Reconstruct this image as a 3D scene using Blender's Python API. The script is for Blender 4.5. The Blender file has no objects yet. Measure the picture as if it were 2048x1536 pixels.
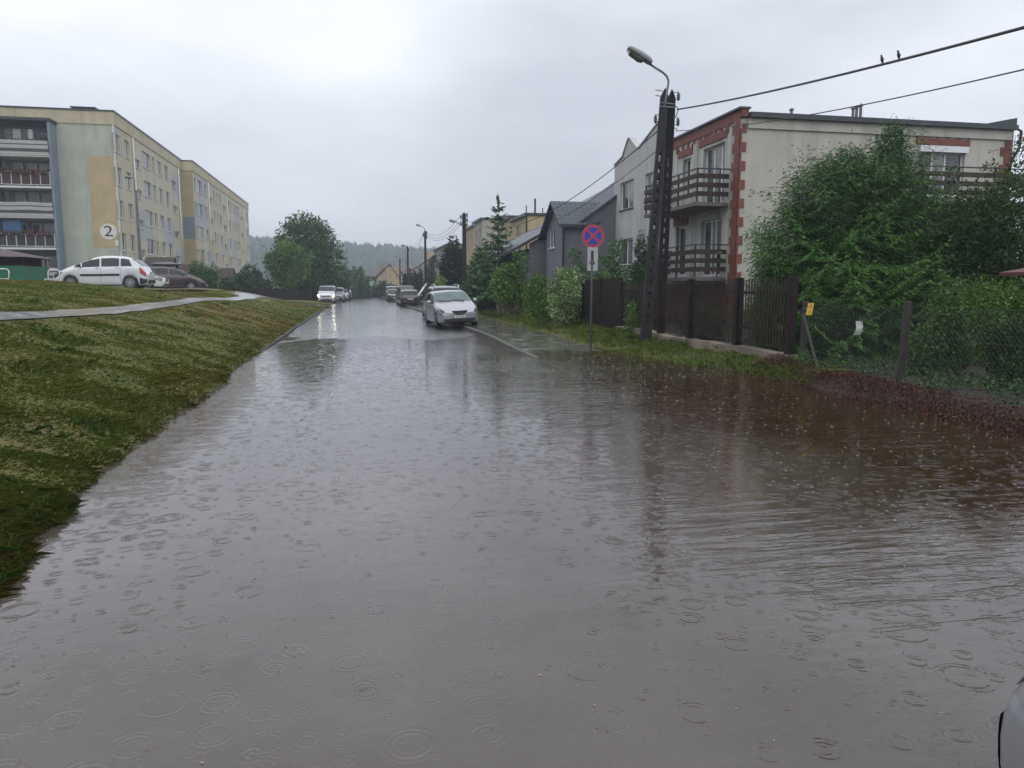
import bpy, math, random
import numpy as np
from math import radians as R, sin, cos, pi, sqrt, atan2
from mathutils import Vector
random.seed(7); rng = np.random.default_rng(11)
scene = bpy.context.scene; COL = scene.collection

# ------------------------------------------------------------ camera
CAM_H, PITCH, YAW = 1.65, R(7.3), R(11.55)
FPX = 1500.0
cd = bpy.data.cameras.new('camera'); cam = bpy.data.objects.new('camera', cd); COL.objects.link(cam)
cam.location = (0, 0, CAM_H); cam.rotation_euler = (pi/2 - PITCH, 0, -YAW)
cd.sensor_fit = 'HORIZONTAL'; cd.sensor_width = 36; cd.lens = FPX/2048*36
cd.clip_start = .05; cd.clip_end = 6000
scene.camera = cam
# ------------------------------------------------------------ light
w = bpy.data.worlds.new('World'); scene.world = w; w.use_nodes = True
nt = w.node_tree; nt.nodes.clear()
out = nt.nodes.new('ShaderNodeOutputWorld'); bg = nt.nodes.new('ShaderNodeBackground')
sky = nt.nodes.new('ShaderNodeTexSky'); sky.sky_type = 'NISHITA'; sky.sun_disc = False
sky.sun_elevation = R(68); sky.sun_rotation = R(170)
tc = nt.nodes.new('ShaderNodeTexCoord'); mp = nt.nodes.new('ShaderNodeMapping'); mp.inputs['Scale'].default_value = (1, 1, 2.6)
mp.inputs['Location'].default_value = (3.1, .4, 1.2)
nz = nt.nodes.new('ShaderNodeTexNoise'); nz.inputs['Scale'].default_value = 1.15; nz.inputs['Detail'].default_value = 5; nz.inputs['Roughness'].default_value = .5
cr = nt.nodes.new('ShaderNodeValToRGB')
cr.color_ramp.elements[0].position = .36; cr.color_ramp.elements[0].color = (4.15, 4.35, 4.78, 1)
cr.color_ramp.elements[1].position = .62; cr.color_ramp.elements[1].color = (7.0, 7.2, 7.7, 1)
sx = nt.nodes.new('ShaderNodeSeparateXYZ'); mr = nt.nodes.new('ShaderNodeMapRange')
mr.inputs[1].default_value = 0.0; mr.inputs[2].default_value = .38; mr.inputs[3].default_value = .70; mr.inputs[4].default_value = 1.0
mul = nt.nodes.new('ShaderNodeMix'); mul.data_type = 'RGBA'; mul.blend_type = 'MULTIPLY'; mul.inputs[0].default_value = 1
mx = nt.nodes.new('ShaderNodeMix'); mx.data_type = 'RGBA'; mx.inputs[0].default_value = .93
L = nt.links.new
L(tc.outputs['Generated'], mp.inputs[0]); L(mp.outputs[0], nz.inputs['Vector']); L(nz.outputs[0], cr.inputs[0])
L(tc.outputs['Generated'], sx.inputs[0]); L(sx.outputs[2], mr.inputs[0])
L(cr.outputs[0], mul.inputs[6]); L(mr.outputs[0], mul.inputs[7])
L(sky.outputs[0], mx.inputs[6]); L(mul.outputs[2], mx.inputs[7]); L(mx.outputs[2], bg.inputs[0]); L(bg.outputs[0], out.inputs[0])
bg.inputs[1].default_value = .128
sd = bpy.data.lights.new('sun', 'SUN'); sd.energy = 1.25; sd.angle = R(100); sd.color = (1, .97, .93)
so = bpy.data.objects.new('sun', sd); COL.objects.link(so); so.rotation_euler = (R(22), 0, R(10))
scene.view_settings.view_transform = 'Standard'; scene.view_settings.look = 'None'
scene.view_settings.exposure = .53; scene.view_settings.gamma = 1
scene.cycles.max_bounces = 7; scene.cycles.transparent_max_bounces = 12; scene.cycles.volume_bounces = 0
scene.cycles.use_denoising = True
scene.cycles.caustics_reflective = False; scene.cycles.caustics_refractive = False

# ------------------------------------------------------------ pixel -> world (x = across the road, y = along the road, z up)
def ray(px, py):
    u, v = px-1024, py-768
    f = FPX*cos(PITCH) - v*sin(PITCH); z = -FPX*sin(PITCH) - v*cos(PITCH)
    return Vector((u*cos(YAW) + f*sin(YAW), -u*sin(YAW) + f*cos(YAW), z))
ORI = Vector((0, 0, CAM_H))
def Pz(px, py, z=0.0): d = ray(px, py); return ORI + d*((z-CAM_H)/d.z)
def Px(px, py, x): d = ray(px, py); return ORI + d*(x/d.x)
def Py(px, py, y): d = ray(px, py); return ORI + d*(y/d.y)
def PD(px, py, D):
    v = py-768; d = ray(px, py); return ORI + d*(D/(FPX*cos(PITCH) - v*sin(PITCH)))

# ------------------------------------------------------------ object helpers
BASE = {}
def tag(o, label=None, cat=None, group=None, kind=None):
    if label: o['label'] = label
    if cat: o['category'] = cat
    if group: o['group'] = group
    if kind: o['kind'] = kind
    return o
def empty(name, loc, label, cat, group=None):
    o = bpy.data.objects.new(name, None); COL.objects.link(o); o.location = loc; o.empty_display_size = .2
    BASE[o.name] = Vector(loc); return tag(o, label, cat, group)
def link_mesh(name, me, mat, parent=None):
    o = bpy.data.objects.new(name, me); COL.objects.link(o)
    if mat:
        for m in (mat if isinstance(mat, (list, tuple)) else [mat]): me.materials.append(m)
    if parent:
        o.parent = parent; BASE[o.name] = BASE[parent.name]
        me.transform(__import__('mathutils').Matrix.Translation(-BASE[parent.name]))
    else: BASE[o.name] = Vector((0, 0, 0))
    return o
class MB:
    def __init__(s): s.v = []; s.f = []; s.m = []; s.cm = 0
    def add(s, vs, fs):
        b = len(s.v); s.v += [tuple(p) for p in vs]; s.f += [tuple(i+b for i in f) for f in fs]; s.m += [s.cm]*len(fs); return s
    def box(s, x0, x1, y0, y1, z0, z1):
        if x0 > x1: x0, x1 = x1, x0
        if y0 > y1: y0, y1 = y1, y0
        if z0 > z1: z0, z1 = z1, z0
        v = [(x, y, z) for z in (z0, z1) for y in (y0, y1) for x in (x0, x1)]
        return s.add(v, [(0, 2, 3, 1), (4, 5, 7, 6), (0, 1, 5, 4), (2, 6, 7, 3), (0, 4, 6, 2), (1, 3, 7, 5)])
    def bar(s, p, q, wa, wb=None, up=(0, 0, 1)):
        wb = wb or wa; p = Vector(p); q = Vector(q); d = (q-p).normalized(); u = Vector(up)
        if abs(d.dot(u)) > .95: u = Vector((0, 1, 0))
        a = d.cross(u).normalized()*wa/2; b = a.cross(d).normalized()*wb/2
        v = [p-a-b, p+a-b, p+a+b, p-a+b, q-a-b, q+a-b, q+a+b, q-a+b]
        return s.add(v, [(0, 1, 2, 3), (7, 6, 5, 4), (0, 4, 5, 1), (1, 5, 6, 2), (2, 6, 7, 3), (3, 7, 4, 0)])
    def tube(s, pts, rad, n=8, cap=True):
        pts = [Vector(p) for p in pts]; rs = rad if isinstance(rad, (list, tuple)) else [rad]*len(pts)
        V = []; F = []; ref = None
        for i, p in enumerate(pts):
            d = (pts[min(i+1, len(pts)-1)] - pts[max(i-1, 0)]).normalized()
            if ref is None: ref = Vector((0, 0, 1)) if abs(d.z) < .9 else Vector((1, 0, 0))
            a = d.cross(ref).normalized(); b = a.cross(d).normalized(); ref = b
            for k in range(n):
                t = 2*pi*k/n; V.append(p + (a*cos(t) + b*sin(t))*rs[i])
        for i in range(len(pts)-1):
            for k in range(n): F.append((i*n+k, i*n+(k+1) % n, (i+1)*n+(k+1) % n, (i+1)*n+k))
        if cap: F += [tuple(reversed(range(n))), tuple((len(pts)-1)*n+k for k in range(n))]
        return s.add(V, F)
    def cyl(s, c, axis, r, h, n=20):
        c = Vector(c); ax = Vector(axis).normalized(); return s.tube([c-ax*h/2, c+ax*h/2], r, n)
    def prism(s, poly, off):      # poly: 3D points in a plane, extruded by off
        n = len(poly); off = Vector(off); V = [Vector(p) for p in poly] + [Vector(p)+off for p in poly]
        return s.add(V, [tuple(range(n)), tuple(reversed(range(n, 2*n)))] + [(i, n+i, n+(i+1) % n, (i+1) % n) for i in range(n)])
    def lathe(s, c, prof, n=14, axis='z'):
        V = []; F = []; c = Vector(c)
        for r, z in prof:
            for k in range(n):
                t = 2*pi*k/n
                V.append(c + (Vector((r*cos(t), r*sin(t), z)) if axis == 'z' else Vector((z, r*cos(t), r*sin(t)))))
        for i in range(len(prof)-1):
            for k in range(n): F.append((i*n+k, i*n+(k+1) % n, (i+1)*n+(k+1) % n, (i+1)*n+k))
        F += [tuple(range(n)), tuple((len(prof)-1)*n+k for k in range(n))]
        return s.add(V, F)
    def ell(s, c, r, n=12, m=8):
        c = Vector(c)
        return s.lathe_e(c, r, n, m)
    def lathe_e(s, c, r, n, m):
        V = []; F = []
        for i in range(m+1):
            ph = pi*i/m
            for k in range(n):
                t = 2*pi*k/n; V.append((c.x+r[0]*sin(ph)*cos(t), c.y+r[1]*sin(ph)*sin(t), c.z+r[2]*cos(ph)))
        for i in range(m):
            for k in range(n): F.append((i*n+k, (i+1)*n+k, (i+1)*n+(k+1) % n, i*n+(k+1) % n))
        return s.add(V, F)
    def build(s, name, mat, parent=None, smooth=False, bevel=0):
        me = bpy.data.meshes.new(name); me.from_pydata(s.v, [], s.f); me.update()
        import bmesh
        bm = bmesh.new(); bm.from_mesh(me); bmesh.ops.remove_doubles(bm, verts=bm.verts, dist=1e-5) if smooth else None
        bmesh.ops.recalc_face_normals(bm, faces=bm.faces); bm.to_mesh(me); bm.free()
        if smooth: me.polygons.foreach_set('use_smooth', [True]*len(me.polygons))
        if any(s.m) and len(me.polygons) == len(s.m): me.polygons.foreach_set('material_index', s.m)
        o = link_mesh(name, me, mat, parent)
        if bevel:
            b = o.modifiers.new('bevel', 'BEVEL'); b.width = bevel; b.segments = 2; b.limit_method = 'ANGLE'
        return o
def quads_mesh(name, V, cols, mat, parent=None, k=4):     # V: (N,k,3) separate faces
    N = len(V); me = bpy.data.meshes.new(name)
    me.vertices.add(N*k); me.vertices.foreach_set('co', V.reshape(-1).astype(np.float32))
    me.loops.add(N*k); me.loops.foreach_set('vertex_index', np.arange(N*k, dtype=np.int32))
    me.polygons.add(N); me.polygons.foreach_set('loop_start', np.arange(0, N*k, k, dtype=np.int32))
    me.update(calc_edges=True)
    if cols is not None:
        a = me.attributes.new('col', 'FLOAT_COLOR', 'POINT')
        c = np.ones((N, k, 4), np.float32); c[:, :, :3] = cols[:, None, :]; a.data.foreach_set('color', c.reshape(-1))
    return link_mesh(name, me, mat, parent)
def copy_tree(o, parent=None):
    c = o.copy(); COL.objects.link(c); c.parent = parent
    for ch in o.children: copy_tree(ch, c)
    return c
def text_mesh(body, size, mat, parent, origin, xdir, updir, name='lettering', depth=.002, center=True, scalex=1.0, bold=0):
    cu = bpy.data.curves.new('t', 'FONT'); cu.body = body; cu.size = size; cu.extrude = depth; cu.offset = bold
    if center: cu.align_x = 'CENTER'; cu.align_y = 'CENTER'
    to = bpy.data.objects.new('t', cu); COL.objects.link(to)
    dg = bpy.context.evaluated_depsgraph_get(); me = bpy.data.meshes.new_from_object(to.evaluated_get(dg))
    bpy.data.objects.remove(to)
    X = Vector(xdir).normalized(); U = Vector(updir).normalized(); N = X.cross(U); o = Vector(origin)
    for v in me.vertices: v.co = o + X*v.co.x*scalex + U*v.co.y + N*v.co.z
    me.name = name
    return link_mesh(name, me, mat, parent)

# ------------------------------------------------------------ noise
def _h(ix, iy, s):
    n = (ix.astype(np.int64)*374761393 + iy.astype(np.int64)*668265263 + s*974711) & 0x7fffffff
    n = (n ^ (n >> 13))*1274126177 & 0x7fffffff
    return ((n ^ (n >> 16)) & 0xffff)/65535.0
def vn(x, y, s=0):
    x = np.asarray(x, float); y = np.asarray(y, float); ix = np.floor(x); iy = np.floor(y); fx = x-ix; fy = y-iy
    fx = fx*fx*(3-2*fx); fy = fy*fy*(3-2*fy)
    a = _h(ix, iy, s); b = _h(ix+1, iy, s); c = _h(ix, iy+1, s); d = _h(ix+1, iy+1, s)
    return (a*(1-fx)+b*fx)*(1-fy) + (c*(1-fx)+d*fx)*fy
def fbm(x, y, s=0, o=4):
    r = 0; a = .5
    for i in range(o): r = r + a*vn(x*2**i, y*2**i, s+i*7); a *= .5
    return r/(1-.5**o)
def sst(a, b, x): t = np.clip((np.asarray(x, float)-a)/(b-a), 0, 1); return t*t*(3-2*t)

# ------------------------------------------------------------ materials
MAT = {}
def nmat(name):
    m = bpy.data.materials.new(name); m.use_nodes = True; t = m.node_tree; t.nodes.clear()
    o = t.nodes.new('ShaderNodeOutputMaterial'); p = t.nodes.new('ShaderNodeBsdfPrincipled'); t.links.new(p.outputs[0], o.inputs[0])
    return m, t, p
def ramp(t, stops):
    r = t.nodes.new('ShaderNodeValToRGB'); e = r.color_ramp.elements
    while len(e) < len(stops): e.new(.5)
    for k, (pos, c) in enumerate(stops): e[k].position = pos; e[k].color = (*c, 1) if len(c) == 3 else c
    return r
def noise(t, scale, detail=4, rough=.55, vec=None, stretch=None, dist=0):
    n = t.nodes.new('ShaderNodeTexNoise'); n.inputs['Scale'].default_value = scale; n.inputs['Detail'].default_value = detail
    n.inputs['Roughness'].default_value = rough; n.inputs['Distortion'].default_value = dist
    c = t.nodes.new('ShaderNodeTexCoord'); src = c.outputs['Object']
    if stretch:
        m = t.nodes.new('ShaderNodeMapping'); m.inputs['Scale'].default_value = stretch; t.links.new(src, m.inputs[0]); src = m.outputs[0]
    t.links.new(src, n.inputs['Vector']); return n
def mixc(t, fac, a, b, mode='MIX'):
    m = t.nodes.new('ShaderNodeMix'); m.data_type = 'RGBA'; m.blend_type = mode
    for i, x in ((0, fac), (6, a), (7, b)):
        if isinstance(x, bpy.types.NodeSocket): t.links.new(x, m.inputs[i])
        elif i == 0: m.inputs[0].default_value = x
        else: m.inputs[i].default_value = (*x, 1)
    return m.outputs[2]
def bump(t, p, h, strength=.3, dist=.02):
    b = t.nodes.new('ShaderNodeBump'); b.inputs['Strength'].default_value = strength; b.inputs['Distance'].default_value = dist
    t.links.new(h, b.inputs['Height']); t.links.new(b.outputs[0], p.inputs['Normal']); return b
def plain(name, col, rough=.6, metal=0, var=.18, scale=6, bmp=.15, spec=.5, coat=0, stretch=None):
    m, t, p = nmat(name)
    n = noise(t, scale, 5, .6, stretch=stretch)
    r = ramp(t, [(.3, tuple(c*(1-var) for c in col)), (.7, tuple(min(1, c*(1+var)) for c in col))])
    t.links.new(n.outputs[0], r.inputs[0]); t.links.new(r.outputs[0], p.inputs['Base Color'])
    p.inputs['Roughness'].default_value = rough; p.inputs['Metallic'].default_value = metal
    p.inputs['Specular IOR Level'].default_value = spec; p.inputs['Coat Weight'].default_value = coat; p.inputs['Coat Roughness'].default_value = .05
    if bmp: n2 = noise(t, scale*8, 3); bump(t, p, n2.outputs[0], bmp, .01)
    MAT[name] = m; return m
def plaster(name, col, streak=.25, dark=(.12, .115, .1), bmp=.25):     # render with rain streaks and blotches
    m, t, p = nmat(name)
    a = noise(t, 1.1, 5, .6); b = noise(t, 1.0, 6, .65, stretch=(2.6, 2.6, .16))
    ra = ramp(t, [(.3, tuple(c*.88 for c in col)), (.7, tuple(c*1.07 for c in col))]); t.links.new(a.outputs[0], ra.inputs[0])
    rb = ramp(t, [(.47, (0, 0, 0)), (.68, (streak,)*3)]); t.links.new(b.outputs[0], rb.inputs[0])
    t.links.new(mixc(t, rb.outputs[0], ra.outputs[0], dark), p.inputs['Base Color'])
    p.inputs['Roughness'].default_value = .85; n = noise(t, 60, 3); bump(t, p, n.outputs[0], bmp, .006)
    MAT[name] = m; return m
def foliage_mat(name, rough=.42, trans=.22, spec=.5):
    m, t, p = nmat(name); a = t.nodes.new('ShaderNodeAttribute'); a.attribute_name = 'col'
    t.links.new(a.outputs['Color'], p.inputs['Base Color']); p.inputs['Roughness'].default_value = rough; p.inputs['Specular IOR Level'].default_value = spec
    tr = t.nodes.new('ShaderNodeBsdfTranslucent'); t.links.new(a.outputs['Color'], tr.inputs[0])
    ms = t.nodes.new('ShaderNodeMixShader'); ms.inputs[0].default_value = trans
    o = [n for n in t.nodes if n.type == 'OUTPUT_MATERIAL'][0]
    t.links.new(p.outputs[0], ms.inputs[1]); t.links.new(tr.outputs[0], ms.inputs[2]); t.links.new(ms.outputs[0], o.inputs[0])
    MAT[name] = m; return m
foliage_mat('leaf', .5, .10, .16); foliage_mat('needle', .55, .04, .14); foliage_mat('blade', .6, .25, .12); foliage_mat('red_leaf', .7, .1, .1)
plain('bark', (.05, .042, .035), .85, var=.4, scale=9, bmp=.6)
plain('white_plastic', (.66, .67, .68), .35, var=.05, bmp=0)
plain('sill_white', (.6, .6, .58), .5, var=.12)
plain('dark_metal', (.03, .03, .034), .4, metal=.4)
plain('zinc', (.13, .135, .14), .5, metal=.4, var=.2)
plain('lamp_grey', (.16, .18, .19), .4, metal=.2, var=.15)
plain('lamp_glass', (.1, .1, .09), .15, var=.3, bmp=0)
plain('pole_concrete', (.014, .0135, .014), .7, spec=.25, var=.45, scale=5, bmp=.5)
plain('concrete', (.2, .195, .18), .7, var=.25, scale=3, bmp=.4)
plain('porcelain', (.028, .022, .02), .25, var=.2, bmp=0)
plain('cable', (.018, .018, .024), .5, var=.1, bmp=0)
plain('brown_wood', (.036, .022, .017), .6, spec=.25, var=.35, scale=7, bmp=.3, stretch=(1, .2, 1))
plain('picket_wood', (.024, .014, .010), .6, var=.5, scale=8, bmp=.3, spec=.3, stretch=(3, 3, .4))
plain('fence_wood', (.014, .009, .008), .65, spec=.2, var=.4, scale=8, bmp=.3, stretch=(3, 3, .4))
plain('brick_red', (.15, .043, .027), .65, var=.3, scale=5, bmp=.4)
plain('dark_red_wall', (.075, .012, .012), .7, var=.3, scale=3)
plain('flashing', (.035, .045, .05), .4, metal=.3, var=.3)
plain('rubber', (.014, .014, .015), .7, var=.2)
plain('rim_metal', (.34, .35, .37), .3, metal=.8, var=.1, bmp=0)
plain('black_plastic', (.012, .012, .014), .45, var=.15, bmp=0)
plain('chrome', (.6, .6, .62), .12, metal=1, var=.03, bmp=0)
plain('red_lens', (.32, .012, .012), .12, var=.15, bmp=0, coat=.6)
plain('plate_white', (.5, .52, .52), .4, var=.05, bmp=0)
plain('ink', (.012, .012, .014), .5, var=.05, bmp=0)
plain('sign_red', (.40, .018, .03), .4, var=.06, bmp=0)
plain('sign_blue', (.008, .03, .33), .4, var=.06, bmp=0)
plain('sign_rim', (.45, .13, .16), .4, var=.04, bmp=0)
plain('sign_white', (.34, .36, .36), .4, var=.06, bmp=0)
plain('yellow_sign', (.62, .4, .05), .45, var=.08, bmp=0)
plain('green_board', (.012, .12, .06), .6, var=.15)
plain('kiosk_roof', (.07, .045, .05), .7, var=.25)
plain('asphalt_dry', (.05, .05, .055), .35, var=.25, scale=2)
for nm, c, rg in (('paint_silver', (.30, .31, .335), .28), ('paint_white', (.56, .58, .6), .25), ('paint_dark', (.02, .022, .03), .2), ('paint_black', (.012, .013, .015), .2),
                  ('paint_brown', (.05, .03, .032), .22), ('paint_grey', (.03, .033, .036), .25)):
    plain(nm, c, rg, metal=.35 if 'silver' in nm or 'brown' in nm or 'grey' in nm else 0, var=.05, scale=2, bmp=0, coat=.8)
def glass_mat(name, col, rough=.06, var=.5, scale=1.2, spec=.8):
    m, t, p = nmat(name); n = noise(t, scale, 3)
    r = ramp(t, [(.35, tuple(c*(1-var) for c in col)), (.65, tuple(c*(1+var) for c in col))]); t.links.new(n.outputs[0], r.inputs[0])
    t.links.new(r.outputs[0], p.inputs['Base Color']); p.inputs['Roughness'].default_value = rough; p.inputs['Specular IOR Level'].default_value = spec
    MAT[name] = m; return m
glass_mat('window_glass', (.05, .055, .06)); glass_mat('curtain_glass', (.16, .165, .17), .12, .35, 3); glass_mat('flat_glass', (.085, .088, .092), .1, .5, .5)
glass_mat('car_glass', (.016, .02, .022), .06, .4, 2, .35); glass_mat('windscreen_glass', (.075, .115, .115), .06, .3, 2, .4); glass_mat('headlamp_glass', (.3, .31, .33), .06, .5, 9)
def emis(name, col, s):
    m, t, p = nmat(name); p.inputs['Emission Color'].default_value = (*col, 1); p.inputs['Emission Strength'].default_value = s; MAT[name] = m
glass_mat('headlamp_dark', (.07, .075, .085), .06, .8, 9)
emis('headlamp_lit', (1, .88, .66), 9)
# tiled roofs: courses and rolls by wave
def tile_mat(name, col, sy, sx, axis_u='X'):
    m, t, p = nmat(name)
    c = t.nodes.new('ShaderNodeTexCoord'); uvn = c.outputs['UV']
    s = t.nodes.new('ShaderNodeSeparateXYZ'); t.links.new(uvn, s.inputs[0])
    def math_(op, a, b=None):
        q = t.nodes.new('ShaderNodeMath'); q.operation = op
        for i, x in enumerate((a, b)):
            if x is None: continue
            if isinstance(x, (int, float)): q.inputs[i].default_value = x
            else: t.links.new(x, q.inputs[i])
        return q.outputs[0]
    fu = math_('FRACT', math_('MULTIPLY', s.outputs[0], sx)); fv = math_('FRACT', math_('MULTIPLY', s.outputs[1], sy))
    roll = math_('SINE', math_('MULTIPLY', fu, pi)); hgt = math_('ADD', math_('MULTIPLY', roll, .6), fv)
    r = ramp(t, [(.0, tuple(x*.45 for x in col)), (.35, col), (1, tuple(x*1.5 for x in col))]); t.links.new(math_('MULTIPLY', hgt, .62), r.inputs[0])
    t.links.new(r.outputs[0], p.inputs['Base Color']); p.inputs['Roughness'].default_value = .55; p.inputs['Specular IOR Level'].default_value = .3; bump(t, p, hgt, .9, .04); MAT[name] = m
tile_mat('tile_grey', (.05, .062, .072), 2.8, 3.6); tile_mat('tile_brown', (.028, .018, .017), 2.4, 3.2)
def uv_roof(o, udir, vdir):      # give a roof mesh metre UVs along two directions
    me = o.data; uv = me.uv_layers.new(name='m'); u = Vector(udir); v = Vector(vdir)
    for l in me.loops: c = me.vertices[l.vertex_index].co; uv.data[l.index].uv = (c.dot(u), c.dot(v))
# ============================================================ SETTING
LE, RE = -2.42, 4.12          # road edges (x); the road runs along +y
S_END = 63.0                  # where the left grass verge ends
def zroad(t, s):
    t = np.asarray(t, float); s = np.asarray(s, float)
    z = -.13 + .13*sst(15, 24.5, s) + .05*sst(24, 34, s)
    return z + .012*(1-((t-.85)/3.3)**2)*1 - .008 + .05*(fbm(t*.9, s*.5, 3, 3)-.5)
def zwalk(s): s = np.asarray(s, float); return -.10 + .10*sst(12, 19.0, s) + .12*sst(18.6, 25, s)
def left_edge(s): return LE + (fbm(np.asarray(s)*1.5, np.asarray(s)*0, 5, 5)-.42)*.38*(1-sst(9, 15, s)) + .42*(1-sst(2.5, 8, s)) + .24*(1-sst(13, 18, s))
def ground(t, s):
    t = np.asarray(t, float); s = np.asarray(s, float)
    # left bank
    d = left_edge(s)-t; dp = np.maximum(d, 0)
    A = 1.98 - 1.45*sst(48, 74, s)*(1-sst(9, 20, dp)) - .38*sst(6, 9, dp)*sst(31, 35, s)*(1-sst(60, 75, s))
    A = A*(1-.5*sst(90, 160, s))
    bank = A*(1-np.exp(-(dp/4.7)**1.25)) + .05*(vn(t*.9, s*.9, 21)-.5)*sst(0, 1.5, dp) + .09*(vn(t*.25, s*.25, 22)-.5)*sst(1, 4, dp)
    lip = -.14 + .17*sst(0, .3, d) + .06*sst(15, 24, s)
    zl = lip + bank
    # right side
    e = t-6.3 + .25*(vn(s*.7, s*0, 31)-.5)
    zs = zwalk(s)
    verge = zs - .03 + .10*sst(0, 1.0, e)*sst(11, 16, s) + .05*sst(.8, 2.2, e)
    hedge = -.1 + .25*sst(7.15, 7.8, t + .25*(vn(s*1.3, s*0, 33)-.5) - .35*(1-sst(5, 12, s)))
    zr_ = np.where(s < 16, np.maximum(verge, hedge), verge)
    zr_ = np.where(t > 8.3, np.maximum(zr_, .16+.02*vn(t, s, 8)), zr_)
    mid = zroad(t, s) - .05
    z = np.where(d > 0, zl, np.where(t > RE+.1, np.where(t < 6.3, zs-.06, zr_), mid))
    far = sst(140, 260, s)
    return z*(1-far) + far*(.3)
def gz(t, s): return float(ground(np.array([t]), np.array([s]))[0])
def axis(parts):
    r = []
    for a, b, st in parts: r += list(np.arange(a, b, st))
    return np.array(sorted(set(np.round(r + [parts[-1][1]], 4))))
def grid_mesh(name, ts, ss, zf, mat, kind='structure'):
    T, S = np.meshgrid(ts, ss); Z = zf(T, S); n, m = T.shape
    V = np.stack([T, S, Z], -1).reshape(-1, 3); idx = np.arange(n*m).reshape(n, m)
    F = np.stack([idx[:-1, :-1], idx[:-1, 1:], idx[1:, 1:], idx[1:, :-1]], -1).reshape(-1, 4)
    me = bpy.data.meshes.new(name); me.vertices.add(len(V)); me.vertices.foreach_set('co', V.reshape(-1).astype(np.float32))
    me.loops.add(F.size); me.loops.foreach_set('vertex_index', F.reshape(-1).astype(np.int32))
    me.polygons.add(len(F)); me.polygons.foreach_set('loop_start', np.arange(0, F.size, 4, dtype=np.int32))
    me.update(calc_edges=True); me.polygons.foreach_set('use_smooth', [True]*len(F))
    return tag(link_mesh(name, me, mat), kind=kind)
def ribbon(name, ctr, wd, lift, mat, n=1, kind='structure', zf=None):   # sheet following a centre line on the terrain
    ctr = [Vector(c) for c in ctr]; V = []; F = []; K = 6
    for i, c in enumerate(ctr):
        d = (ctr[min(i+1, len(ctr)-1)] - ctr[max(i-1, 0)]).normalized(); nrm = Vector((d.y, -d.x)); w_ = wd[i] if isinstance(wd, list) else wd
        z0 = (zf or gz)(c.x, c.y)
        for k in range(K+1):
            p = c + nrm*w_*(k/K-.5); V.append((p.x, p.y, (zf or gz)(p.x, p.y) + lift))
    for i in range(len(ctr)-1):
        for k in range(K): a = i*(K+1)+k; F.append((a, a+1, a+K+2, a+K+1))
    me = bpy.data.meshes.new(name); me.from_pydata(V, [], F); me.update(); me.polygons.foreach_set('use_smooth', [True]*len(F))
    return tag(link_mesh(name, me, mat), kind=kind)
# ground material: soil and thatch, green and straw patches
m, t, p = nmat('soil_grass'); n = noise(t, .35, 6, .65); n2 = noise(t, 7, 6, .7)
r = ramp(t, [(.32, (.075, .10, .018)), (.5, (.10, .095, .020)), (.68, (.125, .085, .022))]); t.links.new(n.outputs[0], r.inputs[0])
r2 = ramp(t, [(.3, (.6, .6, .6)), (.7, (1.1, 1.1, 1.1))]); t.links.new(n2.outputs[0], r2.inputs[0])
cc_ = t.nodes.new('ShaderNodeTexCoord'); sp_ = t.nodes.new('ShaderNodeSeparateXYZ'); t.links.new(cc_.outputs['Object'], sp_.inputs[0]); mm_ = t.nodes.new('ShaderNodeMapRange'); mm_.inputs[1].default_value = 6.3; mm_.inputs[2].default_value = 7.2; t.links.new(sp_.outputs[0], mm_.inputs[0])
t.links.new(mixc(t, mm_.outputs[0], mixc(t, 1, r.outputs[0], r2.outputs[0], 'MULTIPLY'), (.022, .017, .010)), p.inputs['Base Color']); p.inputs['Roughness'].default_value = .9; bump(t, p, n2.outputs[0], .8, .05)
MAT['soil'] = m
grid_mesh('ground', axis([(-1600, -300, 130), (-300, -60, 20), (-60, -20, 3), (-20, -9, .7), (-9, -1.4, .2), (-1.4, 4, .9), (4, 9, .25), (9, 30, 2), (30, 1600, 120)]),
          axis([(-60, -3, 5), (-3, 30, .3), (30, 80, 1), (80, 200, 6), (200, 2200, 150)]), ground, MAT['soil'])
# wet asphalt
m, t, p = nmat('wet_asphalt')
n = noise(t, .9, 6, .65, stretch=(.35, 1.5, 1)); n2 = noise(t, 90, 2); n3 = noise(t, .28, 4, .6, stretch=(1.6, .5, 1)); n4 = noise(t, 5.5, 3, .6, stretch=(.35, 1, 1))
r = ramp(t, [(.3, (.036, .036, .04)), (.7, (.075, .074, .078))]); t.links.new(n3.outputs[0], r.inputs[0])
# darker crack lines
v = t.nodes.new('ShaderNodeTexVoronoi'); v.feature = 'DISTANCE_TO_EDGE'; v.inputs['Scale'].default_value = .42
c = t.nodes.new('ShaderNodeTexCoord'); wn = noise(t, 1.3, 4); vm = t.nodes.new('ShaderNodeVectorMath'); vm.operation = 'MULTIPLY_ADD'
t.links.new(wn.outputs['Color'], vm.inputs[0]); vm.inputs[1].default_value = (1.2, 1.2, 0); t.links.new(c.outputs['Object'], vm.inputs[2]); t.links.new(vm.outputs[0], v.inputs['Vector'])
rc = ramp(t, [(.0, (.25, .25, .25)), (.02, (1, 1, 1))]); t.links.new(v.outputs[0], rc.inputs[0])
t.links.new(mixc(t, 1, r.outputs[0], rc.outputs[0], 'MULTIPLY'), p.inputs['Base Color'])
rr = ramp(t, [(.38, (.05,)*3), (.62, (.22,)*3)]); t.links.new(n.outputs[0], rr.inputs[0]); t.links.new(rr.outputs[0], p.inputs['Roughness'])
p.inputs['Coat Weight'].default_value = 1.0; p.inputs['Coat Roughness'].default_value = .07; p.inputs['Coat IOR'].default_value = 1.4
b1 = t.nodes.new('ShaderNodeBump'); b1.inputs['Distance'].default_value = .006; b1.inputs['Strength'].default_value = .8; t.links.new(n2.outputs[0], b1.inputs['Height'])
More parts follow.
